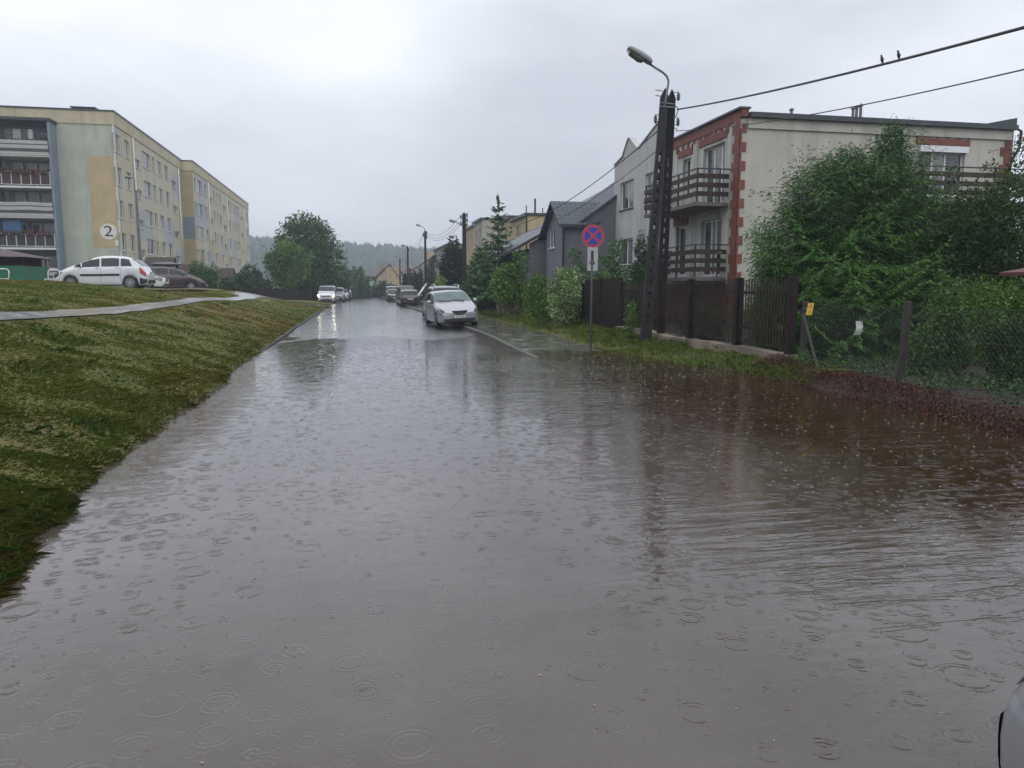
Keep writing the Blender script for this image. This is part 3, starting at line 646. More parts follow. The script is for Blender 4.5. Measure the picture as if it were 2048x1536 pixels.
c1 = [(240.9, 251.3, 'tall'), (260.4, 269.5, 'tall'), (278.5, 289, 'small'), (293.7, 308.6, 'w'), (312.3, 317.2, 'tall'), (323, 330.5, 'w'), (336.5, 343.5, 'w'), (349, 358.5, 'small'), (363.2, 366.8, 'w')]
c1 = [(syx(a, xs1), syx(b, xs1), k) for a, b, k in c1]
S1 = syx(367.5, xs1)
b1, F1, z1t = long_block('apartment_building', xs1, S0, S1, ZT, c1, 'five storey yellow and grey apartment block with the number 2 on its end wall', [syx(274.5, xs1), syx(361.5, xs1)], None, 0, None)
x2 = Px(390, 330, Py(390, 330, S1).x).x; x2 = Py(390, 450, S1).x; S2 = syx(498.5, x2)
print('block2', x2, S1, S2)
z = 3.84
c2 = [(1510, 1523, 'tall'), (1535, 1568, 'w'), (1585, 1603, 'w'), (1622, 1640, 'small'), (1648, 1663, 'w'), (1672, 1682, 'tall'), (1695, 1710, 'w'), (1722, 1742, 'small'), (1760, 1775, 'w'), (1782, 1790, 'tall'), (1800, 1808, 'w'), (1815, 1825, 'w'), (1832, 1842, 'w'), (1855, 1868, 'small'), (1888, 1896, 'w'), (1900, 1910, 'w')]
c2 = [(syx(a/z, x2), syx(b/z, x2), k) for a, b, k in c2]
b2, F2, z2t = long_block('apartment_building', x2, S1+.02, S2, Px(390, 328, x2).z, c2, 'further stepped-out section of the pale block ending at the misty hill', [syx(1612/z, x2), syx(1750/z, x2), syx(1880/z, x2)], None, 0, None)
# end wall of the further section (stands proud of the first)
mb = MB(); F2e = Fac((x2, S1+.02, 0), (-1, 0, 0), (0, -1, 0))
F2e.box(mb, 0, x2-xs1+.0, ZB, z2t, -.05, .0); mb.build('end_wall', MAT['block_ochre'], b2)
mb = MB(); zc = Py(380, 470, S1).z; F2e.box(mb, .0, x2-xs1, Py(380, 478, S1).z, Py(380, 434, S1).z, .004, .01); mb.build('blue_band', MAT['blue_wall'], b2)
# end wall facing the viewer
FE = Fac((xs1, S0, 0), (-1, 0, 0), (0, -1, 0)); uW = xs1-Py(112, 400, S0).x; uL0 = uW; uL1 = uW+5.2
mb = MB(); FE.box(mb, 0, uW, ZB, z1t, -.3, 0); FE.box(mb, uL1+1.2, 14, ZB, z1t, -.3, 0); mb.build('end_wall', MAT['end_wall'], b1)
mb = MB(); FE.box(mb, -.02, uW+9, Py(237, 250, S0).z, z1t-.003, .003, .012); mb.build('ochre_band', MAT['ochre'], b1)
u_ = lambda px: xs1-Py(px, 400, S0).x
mb = MB(); FE.box(mb, .02, u_(181.5), Py(212, 495, S0).z, Py(212, 313, S0).z, .003, .010); mb.build('ochre_panel', MAT['ochre'], b1)
mb = MB(); FE.box(mb, -.05, .12, ZB, z1t, .012, .05); mb.build('corner_strip', MAT['sill_white'], b1)
cc = Py(217, 463, S0); r_ = 15*(cc - ORI).length/1600
mb = MB(); mb.cyl((cc.x, S0-.02, cc.z), (0, 1, 0), .66, .012, 36); disc = mb.build('number_disc', MAT['sill_white'], b1)
text_mesh('2', 1.25, MAT['ink'], disc, (cc.x, S0-.03, cc.z-.02), (1, 0, 0), (0, 0, 1), 'numeral', .004, scalex=1.25, bold=.0)
cq = Py(238, 486, S0); mb = MB(); mb.box(cq.x-.3, cq.x+.2, S0-.03, S0-.012, cq.z-.22, cq.z+.22); mb.build('wall_plate', MAT['sill_white'], b1)
# loggia tower standing proud of the end wall
PR = 1.35; SL = S0-PR; FLo = Fac((xs1, SL, 0), (-1, 0, 0), (0, -1, 0))
slabz = [Py(60, yy, SL).z for yy in (308, 371, 431, 494)]
zl_top = Py(60, 243, SL).z; uA = xs1-Py(105, 400, SL).x; uB = uA+4.3
print('slabs', slabz, zl_top, 'uA', uA)
mb = MB(); FLo.box(mb, uA-.18, uA, ZB, zl_top+.1, -PR-.25, 0); mb.build('fin_wall', MAT['blue_wall'], b1)
mb = MB(); FLo.box(mb, uB, uB+.18, ZB, zl_top+.1, -PR-.25, 0); mb.build('fin_wall', MAT['blue_wall'], b1)
mb = MB(); FLo.box(mb, uA-.28, uB+6, zl_top+.1, zl_top+.32, -PR, .12); mb.build('loggia_roof', MAT['flashing'], b1)
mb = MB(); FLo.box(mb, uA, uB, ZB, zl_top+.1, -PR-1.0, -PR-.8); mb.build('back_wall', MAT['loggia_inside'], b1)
zsl = slabz + [slabz[-1]-2.72]
for i, zs_ in enumerate(zsl):
    mb = MB(); FLo.box(mb, uA, uB, zs_-.2, zs_-.04, -PR-.8, .05); slab = mb.build('balcony_slab', MAT['sill_white'], b1)
    # back doors and windows
    for k, (a, b) in enumerate(((.5, 1.5), (1.75, 2.45), (2.8, 3.5))):
        hh = (uA+a, uA+b, zs_+(.1 if k == 1 else .75), zs_+2.05)
        window(b1, Fac((xs1, SL-(-PR-.8)*1+.0, 0), (-1, 0, 0), (0, -1, 0)), hh, mull=(), glass='flat_glass', sill=False, depth=-.03)
    if i in (0, 2, 4):
        rl = MB()
        for k, (za, zb) in enumerate(((.78, 1.05), (.42, .70))): rl.add([FLo.p(u, zs_+z_+(.03*sin(u*2.2) if i == 2 else 0), .12) for u in np.linspace(uA, uB, 13) for z_ in (za, zb)], [(2*q, 2*q+2, 2*q+3, 2*q+1) for q in range(12)])
        rl.build('balcony_panel', MAT['lamella'], slab)
        rd_ = MB(); FLo.box(rd_, uA, uB, zs_+.1, zs_+1.08, .02, .09); rd_.build('dark_backing', MAT['lamella_dark'], slab)
        fr_ = MB(); FLo.box(fr_, uA, uB, zs_-.1, zs_+.16, .05, .10); fr_.build('lower_board', MAT['lamella'], slab)
    else:
        rd_ = MB()
        FLo.box(rd_, uA, uB, zs_+1.02, zs_+1.07, .06, .11); FLo.box(rd_, uA, uB, zs_+.05, zs_+.09, .06, .11)
        for u in np.linspace(uA+.03, uB-.03, 7): FLo.box(rd_, u-.025, u+.025, zs_+.09, zs_+1.02, .06, .11)
        rd_.build('railing', MAT['sill_white'], slab)
        rd_ = MB()
        for u in np.arange(uA+.1, uB, .12): FLo.box(rd_, u-.012, u+.012, zs_+.09, zs_+1.02, .075, .095)
        rd_.build('balusters', MAT['black_plastic'], slab)
        rd_ = MB(); FLo.box(rd_, uA+.03, uB-.03, zs_+.1, zs_+.98, .03, .05); rd_.build('railing_screen', MAT['lamella_dark'] if i == 3 else plain('mesh_red', (.1, .045, .05), .8, var=.6, scale=12), slab)
        B = []; 
        n = 420; uu = rng.uniform(uA, uB, n); zz = zs_+1.05+rng.uniform(-.12, .22, n); oo = rng.uniform(.05, .35, n)
        base = np.array([[*FLo.p(a, b_, c__)] for a, b_, c__ in zip(uu, zz, oo)]); r1 = rng.normal(0, .05, (n, 3)); r2 = rng.normal(0, .05, (n, 3))
        fc = np.where((rng.random(n) < .55)[:, None], np.array([.04, .07, .02])[None], np.array([.2, .03, .05])[None])
        quads_mesh('flower_box', np.stack([base-r1, base-r2, base+r1, base+r2], 1), fc, MAT['leaf'], slab)
# laundry on the top balcony, blue sheet lower down
for i, (a, b, zt_, c_) in enumerate(((.7, 1.15, 0, 'ink'), (1.25, 1.6, 0, 'lamella'), (1.7, 2.0, 0, 'lamella_dark'), (2.1, 2.7, 0, 'curtain_glass'), (2.8, 3.3, 0, 'lamella_dark'), (.35, .5, 0, 'ink'))):
    mb = MB(); FLo.box(mb, uA+a, uA+b, slabz[0]+1.15+.1*(i % 2), slabz[0]+2.0, -.5, -.47); tag(mb.build('laundry', MAT[c_]), ['black shirt hung out on the top balcony', 'pale cloth hung on the top balcony', 'dark trousers drying on the top balcony', 'grey towel drying on the top balcony', 'dark wide garment drying on the top balcony', 'narrow black garment nearest the balcony corner, top floor'][i], 'laundry', 'clothes drying on the top balcony')
mb = MB(); FLo.box(mb, uA+2.6, uA+3.9, slabz[3]+1.1, slabz[3]+2.1, -.3, -.27); tag(mb.build('hanging_sheet', plain('sheet_blue', (.03, .09, .2), .7)), 'blue sheet hanging behind the railing of a lower balcony', 'sheet')
# rest of the end wall beyond the loggias (a second loggia bay runs out of the picture)
mb = MB(); FE.box(mb, uW+9.0, uW+14, ZB, z1t, -.3, 0); mb.build('end_wall', MAT['end_wall'], b1)
# roof vent with louvres
vv = Py(166, 225, S0+2); vt = Py(166, 213, S0+2).z; vh = (vt-vv.z)/3
mb = MB()
for k in range(3): mb.box(vv.x-1.0+(.1 if k == 1 else 0), vv.x+1.0-(.1 if k == 1 else 0), S0+2, S0+4, vv.z+vh*(k+.45), vv.z+vh*(k+1))
mb.box(vv.x-.85, vv.x+.85, S0+2.15, S0+3.85, ZT-.2, vt-.05); mb.build('roof_vent', MAT['dark_metal'], b1)
for i, yy in enumerate(np.linspace(S0+8, S2-6, 5)):
    mb = MB(); mb.tube([(xs1-2, yy, ZT), (xs1-2, yy, ZT+.9)], .05, 6); mb.build('roof_pipe', MAT['zinc'], b1 if yy < S1 else b2)

# tiled entrance porches
def porch(px0, px1, pyt, D, label):
    a = PD(px0, pyt, D); b = PD(px1, pyt, D); x0, x1, y0 = a.x, b.x, a.y; zt_ = a.z; g = gz(x0, y0); xm = x1; dpt = 1.5
    e = empty('entrance_porch', ((x0+x1)/2, y0, g), label, 'entrance porch', 'tiled porches in front of the apartment block')
    # ridge across the view (along x); gable end faces the road
    hw = 1.5; hr = 1.05
    mb = MB(); mb.prism([(x0, y0, zt_), (x0, y0-hw, zt_-hr), (x0, y0-hw, zt_-hr-.12), (x0, y0, zt_-.12), (x0, y0+hw, zt_-hr-.12), (x0, y0+hw, zt_-hr)], (x1-x0, 0, 0))
    r = mb.build('roof', MAT['tile_brown'], e); uv_roof(r, (1, 0, 0), (0, .8, .6))
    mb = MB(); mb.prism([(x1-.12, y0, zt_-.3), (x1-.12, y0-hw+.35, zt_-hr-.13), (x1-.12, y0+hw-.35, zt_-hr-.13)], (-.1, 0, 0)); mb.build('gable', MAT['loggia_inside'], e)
    for yy in (-1.2, 1.1): mb = MB(); mb.box(x1-.35, x1-.2, y0+yy-.08, y0+yy+.08, g, zt_-hr-.11); mb.build('post', MAT['sill_white'], e)
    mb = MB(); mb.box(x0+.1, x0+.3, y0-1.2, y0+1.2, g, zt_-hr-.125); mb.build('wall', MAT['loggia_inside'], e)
porch(292, 348, 514, 58, 'tiled porch behind the brown car, nearest of the porches')
porch(360, 403, 528, 66, 'tiled porch above the bushes, between two other porches')
porch(440, 468, 536, 82, 'tiled porch with pale posts, farthest along the block')

# green garden kiosk at the far left
K = PD(20, 560, 36); gk = 1.62
e = empty('garden_kiosk', (K.x, K.y, gk), 'green boarded kiosk with dark hipped roof in front of the balconies', 'kiosk')
kx1 = PD(47, 560, 36).x; kx0 = kx1-4; ky = K.y; zb_ = PD(20, 531, 36).z; ze = PD(20, 512, 36).z; zr2 = PD(0, 497, 36).z
mb = MB(); mb.box(kx0, kx1, ky-.05, ky+.0, gk, zb_); mb.build('board_panel', MAT['green_board'], e)
mb = MB(); mb.box(kx1-.05, kx1, ky+.003, ky+3.0, gk, zb_); mb.build('board_panel', MAT['green_board'], e)
for i, xx in enumerate((kx1-.1, kx1-1.0, kx1-2.2, kx1-3.8)): mb = MB(); mb.box(xx-.05, xx+.05, ky+.02, ky+.12, gk, ze); mb.build('post', MAT['fence_wood'], e)
mb = MB(); mb.box(kx0+.1, kx1-.2, ky+2.6, ky+2.7, gk, ze); mb.build('back_wall', MAT['kiosk_roof'], e)
rf = [(kx0-.3, ky-.4, ze), (kx1+.35, ky-.4, ze-.05), (kx1+.35, ky+3.3, ze-.05), (kx0-.3, ky+3.3, ze), (kx0+1.2, ky+1.4, zr2+.1), (kx1-1.7, ky+1.4, zr2+.1)]
MB().add(rf, [(0, 1, 5, 4), (1, 2, 5), (2, 3, 4, 5), (3, 0, 4), (3, 2, 1, 0)]).build('roof', MAT['kiosk_roof'], e)
# white plastic chair on its side at the kiosk and a pale bench frame by the white car
def chair(px, py, D, label, sc=1):
    c_ = PD(px, py, D); g = gk; e = empty('garden_chair', (c_.x, c_.y, g), label, 'chair'); x, y = c_.x, c_.y
    MB().box(x-.24, x+.24, y-.24, y+.24, g+.42, g+.46).build('seat', MAT['white_plastic'], e, bevel=.01)
    mb = MB()
    mb.tube([(x-.24, y+.22, g+.42), (x-.25, y+.3, g+.8), (x-.15, y+.32, g+.9), (x+.15, y+.32, g+.9), (x+.25, y+.3, g+.8), (x+.24, y+.22, g+.42)], .022, 6)
    mb.build('backrest', MAT['white_plastic'], e, smooth=True)
    for sx_, sy_ in ((-1, -1), (1, -1), (-1, 1), (1, 1)): MB().bar((x+.22*sx_, y+.22*sy_, g), (x+.21*sx_, y+.2*sy_, g+.42), .04).build('leg', MAT['white_plastic'], e)
chair(1.5, 560, 34.5, 'white plastic chair beside the green kiosk boards'); chair(104, 560, 35.8, 'white bent-tube chair just in front of the white car bonnet')
# ============================================================ HOUSES (right side)
plaster('house_side', (.425, .415, .36), .28); plaster('house_front', (.46, .45, .42), .7, (.11, .115, .11)); plaster('white_render', (.43, .43, .425), .3); plaster('grey_render', (.13, .138, .155), .25, (.06, .06, .07))
plaster('tan_render', (.42, .33, .19), .3); plaster('pale_render', (.38, .35, .30), .4); plaster('old_render', (.26, .25, .23), .6)
XF = Px(1475, 400, Py(1475, 400, 24.9).x).x; XF = 13.15; SH = Px(1475, 400, XF).y; 
ZH = Px(1475, 222, XF).z; SX2 = Px(1332, 400, XF).y; SX3 = Px(1228, 400, XF).y
XE = Py(2022, 300, SH).x
print('house1', XF, SH, ZH, SX2, SX3, XE)
h1 = empty('house', ((XF+XE)/2, (SH+SX2)/2, .1), 'flat-roofed cream house with brick red corner quoins and slatted balconies', 'house')
FF = Fac((XF, SH, 0), (0, 1, 0), (-1, 0, 0)); FS = Fac((XF, SH, 0), (1, 0, 0), (0, -1, 0))
def hF(l, r, t_, b, X=None, S=None, s0=None):      # opening on a front (X=const) from pixel edge mid points
    X = X if X is not None else XF; ym = (t_+b)/2; u0 = Px(r, ym, X).y - s0; u1 = Px(l, ym, X).y - s0; xm = (l+r)/2
    return (u0, u1, Px(xm, b, X).z, Px(xm, t_, X).z)
def hS(l, r, t_, b, S, x0): ym = (t_+b)/2; xm = (l+r)/2; return (Py(l, ym, S).x-x0, Py(r, ym, S).x-x0, Py(xm, b, S).z, Py(xm, t_, S).z)
zfl2 = Px(1466, 405, XF).z; zfl1 = Px(1462, 556, XF).z
print('floors', zfl1, zfl2)
uw = lambda px, y=400: Px(px, y, XF).y-SH
hA = (uw(1447), uw(1404), zfl2+.1, zfl2+2.25); hB = (uw(1380), uw(1364.5), zfl2+.75, zfl2+2.15)
hC = (uw(1442, 480), uw(1401, 480), zfl1+.1, zfl1+2.2); hD = (uw(1374, 480), uw(1352, 480), zfl1+.15, zfl1+2.15)
LEN1 = SX2-SH
mb = MB(); wall_holes(mb, FF, 0, LEN1, zfl1-.2, ZH-.25, [hA, hB, hC, hD], .2); mb.build('front_wall', MAT['house_front'], h1)
zg = zfl1-.2
mb = MB(); FF.box(mb, .02, LEN1, 0, zg-.003, -.3, .02); FS.box(mb, .02, XE-XF, 0, .9, -.3, .0); mb.build('plinth', MAT['dark_red_wall'], h1)
wS = hS(1835, 1927, 304, 392, SH, XF)
mb = MB(); zts = Py(1750, 232, SH).z
wall_holes(mb, FS, 0, XE-XF, .9, ZH-.28, [wS], .18); mb.add([(XE, SH, 0), (XE, SX2, 0), (XE, SX2, ZH-.28), (XE, SH, ZH-.28)], [(0, 1, 2, 3)])
mb.add([(XF, SX2, 0), (XE, SX2, 0), (XE, SX2, ZH-.28), (XF, SX2, ZH-.28)], [(0, 1, 2, 3)]); mb.build('side_wall', MAT['house_side'], h1)
window(h1, FF, hA, mull=(.28, .62), glass='window_glass', depth=.18, sill=False, curtain=[0, 1]); window(h1, FF, hB, mull=(.45,), depth=.18, curtain=[0])
window(h1, FF, hC, mull=(.4, .62), depth=.18, sill=False, curtain=[1]); window(h1, FF, hD, mull=(.35,), depth=.18, sill=False)
window(h1, FS, wS, mull=(.34, .62), trans=None, depth=.15, curtain=[1])
mb = MB(); FS.box(mb, wS[0]-.03, wS[1]+.05, wS[3]-.02, wS[3]+.20, .003, .12); mb.build('shutter_box', MAT['white_plastic'], h1)
# roof slab, flashing, fascia
mb = MB(); mb.box(XF+.02, XE+.05, SH+.05, SX2, ZH-.3, ZH-.12); mb.build('roof', MAT['flashing'], h1)
mb = MB(); FS.box(mb, .28, XE-XF+.05, ZH-.27, ZH-.10, .02, .22); mb.build('gutter', MAT['flashing'], h1)
mb = MB(); FS.box(mb, .28, XE-XF-.02, ZH-.62, ZH-.275, .004, .07); mb.build('fascia', MAT['house_side'], h1)
mb = MB(); FF.box(mb, -.12, LEN1, ZH-.25, ZH+.0, -.25, .02); mb.build('parapet', MAT['brick_red'], h1)
mb = MB(); FF.box(mb, -.16, LEN1, ZH+.003, ZH+.07, -.3, .12); mb.build('coping', MAT['flashing'], h1)
mb = MB(); mb.prism([(XE-.1, SH-.05, ZH-.1), (XE+.12, SH-.05, ZH-.1), (XE+.12, SH-.05, ZH+.2), (XE-1.4, SH-.05, ZH-.1)][:4], (0, 2, 0)); mb.build('end_parapet', MAT['flashing'], h1)
# brick quoins: stepped blocks on both faces of the corner
mb = MB(); zc_ = zfl1-1.4; i = 0
top_ = ZH-.26
FF.box(mb, -.035, .34, 0.0, top_, .003, .03); FS.box(mb, -.035, .07, 0.0, top_-.38, .003, .035)
while zc_ < top_-.5:
    FS.box(mb, .07, .24, zc_, zc_+.32, .003, .03); FF.box(mb, .34, .50, zc_, zc_+.32, .003, .025)
    zc_ += .64
mb.build('corner_quoins', MAT['brick_red'], h1)
mb = MB(); u = XE-XF; zc_ = 1.0
FS.box(mb, u-.3, u+.03, 0.0, top_, .003, .035)
while zc_ < top_-.4: FS.box(mb, u-.48, u-.3, zc_, zc_+.3, .003, .03); zc_ += .62
mb.build('corner_quoins', MAT['brick_red'], h1)
mb = MB(); u = LEN1-.3; zc_ = zg
FF.box(mb, u+.08, u+.3, zg, top_, .003, .03)
while zc_ < top_-.4: FF.box(mb, u-.06, u+.08, zc_, zc_+.3, .003, .028); zc_ += .6
mb.build('corner_quoins', MAT['brick_red'], h1)
# crenellated brick bands
def crenel(F, u0, u1, z0, hgt, n, name='brick_band', down=False, step=.12):
    mb = MB(); F.box(mb, u0, u1, z0, z0+hgt, .003, .05)
    for k in range(n):
        a = u0+(u1-u0)*(k/(n-1) if n > 1 else 0); w_ = .07
        a0, a1 = max(u0, a-w_), min(u1, a+w_)
        F.box(mb, a0, a1, z0-step if down else z0+hgt, z0 if down else z0+hgt+step, .003, .045)
    mb.build(name, MAT['brick_red'], h1)
crenel(FF, hA[0]-.12, hA[1]+.35, hA[3]+.12, .26, 6); crenel(FF, hB[0]-.15, hB[1]+.45, hB[3]+.12, .26, 4); crenel(FF, hD[0]-.1, hD[1]+.2, hD[3]+.05, .28, 4)
crenel(FS, wS[0]-.15, wS[1]+.15, wS[3]+.24, .22, 6)
mb = MB(); FF.box(mb, .45, LEN1, ZH-.36, ZH-.255, .003, .05)
for k, u in enumerate(np.arange(.8, LEN1, .55)): FF.box(mb, u, u+.14, ZH-.36-(.12 if k % 2 else .26), ZH-.36, .003, .035)
mb.build('cornice_teeth', MAT['brick_red'], h1)
# pipes on the roof
for px, py, hgt in ((1583, 222, .55), (1706, 228, .72), (1713, 229, .78), (1721, 229, .85)):
    q = Py(px, py, SH+2.2); mb = MB(); mb.tube([(q.x, q.y, ZH-.2), (q.x, q.y, ZH+hgt+.05)], .055, 8)
    mb.lathe((q.x, q.y, ZH+hgt+.05), [(.09, 0), (.1, .03), (.02, .1)], 8); mb.build('flue', MAT['zinc'], h1)
FE_ = Fac((XE, SH, 0), (1, 0, 0), (0, -1, 0))
mb = MB(); mb.tube([(XE+.02, SH-.12, ZH-.2), (XE+.25, SH-.14, ZH-.3), (XE+.22, SH-.14, ZH-.9), (XE+.02, SH-.1, ZH-1.3), (XE-.08, SH-.1, ZH-1.6), (XE-.08, SH-.1, .5)], .05, 8); mb.build('downpipe', MAT['brown_wood'], h1, smooth=True)
# TV aerial on the corner
q = Py(2030, 285, SH-.2)
e = h1; mb = MB(); mb.bar((XE-.05, SH-.1, q.z-.35), (q.x+.2, q.y-.1, q.z-.1), .03); mb.bar((q.x-.3, q.y-.1, q.z), (q.x+.5, q.y-.1, q.z+.05), .02)
for k in range(6): mb.bar((q.x-.28+k*.13, q.y-.1, q.z-.25+.04*k), (q.x-.22+k*.13, q.y-.1, q.z+.25-.03*k), .012)
for k in range(5): mb.bar((q.x-.32, q.y-.35, q.z-.3+.12*k), (q.x-.22, q.y+.15, q.z-.3+.12*k), .01)
mb.build('aerial', MAT['zinc'], h1)
# balconies
plain('slab_grey', (.11, .10, .09), .7, var=.35)
def balcony(F, u0, u1, zf_, out_, parent, side=1, nb=3, board='brown_wood'):
    mb = MB(); F.box(mb, u0, u1, zf_-.13, zf_, .02, out_+.05); sl = mb.build('balcony_slab', MAT['slab_grey'], parent)
    for k in range(nb):
        za = zf_+.2+k*.31
        m2_ = MB(); F.box(m2_, u0, u1, za, za+.17, out_-.0, out_+.035); m2_.build('slat', MAT[board], sl)
        m2_ = MB(); F.box(m2_, u0-.035, u0-.003, za, za+.17, .05, out_+.035); m2_.build('slat', MAT[board], sl)
        m2_ = MB(); F.box(m2_, u1+.003, u1+.035, za, za+.17, .05, out_+.035); m2_.build('slat', MAT[board], sl)
    m2_ = MB(); n = max(2, int((u1-u0)/1.5)+1)
    for u in np.linspace(u0+.05, u1-.05, n): F.box(m2_, u-.025, u+.025, zf_, zf_+1.14, out_-.06, out_-.004)
    for u in (u0+.03, u1-.03): F.box(m2_, u-.02, u+.02, zf_, zf_+1.14, .35, .39)
    F.box(m2_, u0-.03, u1+.03, zf_+1.14, zf_+1.18, out_-.05, out_+.02); F.box(m2_, u0-.03, u0+.02, zf_+1.14, zf_+1.18, .0, out_-.05); F.box(m2_, u1-.02, u1+.03, zf_+1.14, zf_+1.18, .0, out_-.05)
    m2_.build('railing', MAT['dark_metal'], sl); return sl
balcony(FF, .62, LEN1-.75, zfl2+.03, 1.25, h1); balcony(FF, .62, LEN1-.75, zfl1+.03, 1.25, h1)
q0 = Py(1840, 395, SH-1.4); balcony(FS, q0.x-XF, XE-XF+2.6, Py(1850, 400, SH-1.4).z, 1.4, h1)
# side window box of house and awning
mb = MB(); FS.box(mb, XE-XF-.7, XE-XF+2.8, Py(2000, 372, SH).z, Py(2000, 364, SH).z, .1, 1.5); mb.build('awning', MAT['dark_metal'], h1)

# ---------------- house 2: white front with two pointed gable crests
h2 = empty('house', (XF+5, (SX2+SX3)/2, .1), 'white rendered house with two pointed parapet crests, behind the concrete pole', 'house')
F2h = Fac((XF, SX2, 0), (0, 1, 0), (-1, 0, 0)); L2 = SX3-SX2
op = [hF(1240, 1267, 362, 418, s0=SX2), hF(1290, 1312, 345, 402, s0=SX2), hF(1237, 1265, 478, 530, s0=SX2), hF(1292, 1316, 470, 530, s0=SX2)]
zb2 = Px(1229, 332, XF).z; zp2 = Px(1258, 285, XF).z; zv2 = Px(1277, 305, XF).z
print('h2', op, zb2, zp2, zv2, L2)
mb = MB(); wall_holes(mb, F2h, 0.02, L2, 0, zb2, op, .16)
us = [0.02, .4, 1.45, 2.4, 3.15, 3.3, 4.15, 4.55, 5.3, L2]; uu = lambda px: Px(px, 300, XF).y-SX2
prof = [(0.02, 0), (.3, 0), (uu(1318)-.5, .55), (uu(1318), .95), (uu(1318)+.55, .55), (uu(1277)-.15, .22), (uu(1277)+.2, .22), (uu(1258)-.55, .55), (uu(1258), .95), (uu(1258)+.65, .5), (L2-.35, 0), (L2, 0)]
prof = [(0.02, 0), (max(.3, uu(1318)-1.1), .1), (uu(1318)-.12, .95), (uu(1318)+.12, .95), (uu(1277)-.1, .28), (uu(1277)+.1, .28), (uu(1258)-.12, .95), (uu(1258)+.12, .95), (uu(1258)+.9, .22), (L2, 0)]
prof = [p_ for i, p_ in enumerate(prof) if i == 0 or p_[0] > prof[i-1][0]]
poly = [F2h.p(0.02, zb2, 0), F2h.p(L2, zb2, 0)] + [F2h.p(u, zb2+h+.003, 0) for u, h in reversed(prof)]
mb.add(poly, [tuple(range(len(poly)))]); mb.add([(XF, SX3, 0), (XF+9, SX3, 0), (XF+9, SX3, zb2), (XF, SX3, zb2)], [(0, 1, 2, 3)])
mb.build('front_wall', MAT['white_render'], h2)
mb = MB(); pts_ = [F2h.p(u, zb2+h+.01, 0) for u, h in prof]
for a, b in zip(pts_, pts_[1:]): mb.add([a+Vector((-.06, 0, 0)), b+Vector((-.06, 0, 0)), b+Vector((.25, 0, 0)), a+Vector((.25, 0, 0)), a+Vector((-.06, 0, .06)), b+Vector((-.06, 0, .06)), b+Vector((.25, 0, .06)), a+Vector((.25, 0, .06))], [(0, 1, 2, 3), (4, 5, 6, 7), (0, 1, 5, 4), (2, 3, 7, 6)])
mb.build('coping', MAT['white_render'], h2)
mb = MB(); mb.box(XF+.3, XF+9, SX2+.02, SX3-.02, zb2-.3, zb2-.1); mb.build('roof', MAT['flashing'], h2)
for i, h in enumerate(op): window(h2, F2h, h, mull=(.5,), depth=.15, curtain=[0] if i != 1 else [1], sillmat='flashing')

# ---------------- house 3: dark grey with tiled gable dormer to the street
XG = Px(1128, 520, 10.4).x; SG = Px(1128, 500, 10.4).y; SG2 = Px(1093, 500, 10.4).y
print('h3', SG, SG2)
h3 = empty('house', (XG+4, SG+4, .1), 'dark grey house with a blue-grey tiled gable facing the street', 'house')
Fg = Fac((XG, SG, 0), (1, 0, 0), (0, -1, 0)); Fgf = Fac((XG, SG, 0), (0, 1, 0), (-1, 0, 0)); LG = SG2-SG
ze_ = Px(1128, 444, XG).z; zap = Px(1104, 406, XG-.2).z; xq = XF+1.0
zd0 = Py(1165, 442, SG).z; zd1 = Py(1228, 396, SG).z; ud0 = Py(1165, 442, SG).x-XG; ud1 = Py(1228, 396, SG).x-XG
sl = (zd1-zd0)/(ud1-ud0)
mb = MB(); pl = [Fg.p(0, 0), Fg.p(ud1+5, 0), Fg.p(ud1+5, zd0+sl*(ud1+5-ud0)), Fg.p(ud0, zd0), Fg.p(ud0, ze_), Fg.p(0, ze_)]
mb.add(pl, [tuple(range(6))]); mb.build('side_wall', MAT['grey_render'], h3)
wg = hF(1098, 1110, 456, 496, X=XG, s0=SG); mb = MB(); wall_holes(mb, Fgf, 0, LG, 0, ze_, [wg], .12)
um = LG*.42
mb.add([Fgf.p(0, ze_), Fgf.p(LG, ze_), Fgf.p(um, zap)], [(0, 1, 2)]); mb.add([(XG, SG2, 0), (XG+5, SG2, 0), (XG+5, SG2, ze_), (XG, SG2, ze_)], [(0, 1, 2, 3)]); mb.build('front_wall', plaster('grey_front', (.15, .155, .17), .3), h3)
window(h3, Fgf, wg, mull=(.5,), depth=.1, curtain=[1])
mb = MB(); a0 = -.3; rl_ = 9
def roofquad(p0, p1, p2, p3, th=.12):
    m_ = MB(); d_ = Vector((0, 0, -th)); P4 = [Vector(q) for q in (p0, p1, p2, p3)]
    m_.add(P4+[q+d_ for q in P4], [(0, 1, 2, 3), (7, 6, 5, 4), (0, 4, 5, 1), (1, 5, 6, 2), (2, 6, 7, 3), (3, 7, 4, 0)]); return m_
e0 = Vector((XG-.35, SG-.25, ze_-.12)); e1 = Vector((XG+ud0+.3, SG-.25, ze_-.12)); r0 = Vector((XG-.35, SG+um, zap+.08)); r1 = Vector((XG+6, SG+um, zap+.08))
m_ = roofquad(e0, e1, r1, r0); rf = m_.build('roof', MAT['tile_grey'], h3); uv_roof(rf, (1, 0, 0), (0, .75, .66))
m_ = roofquad(r0, r1, (XG+6, SG2+.5, ze_-.5), (XG-.35, SG2+.5, ze_-.5)); rf = m_.build('roof', MAT['tile_grey'], h3); uv_roof(rf, (1, 0, 0), (0, .75, .66))
m_ = roofquad((XG+ud0-.5, SG-.12, zd0-.5*sl+.1), (XG+ud1+5, SG-.12, zd0+sl*(ud1+5-ud0)+.1), (XG+ud1+5, SG+7, zd0+sl*(ud1+5-ud0)+.1), (XG+ud0-.5, SG+7, zd0-.5*sl+.1)); rf = m_.build('roof', MAT['tile_grey'], h3); uv_roof(rf, (0, 1, 0), (.85, 0, .5))
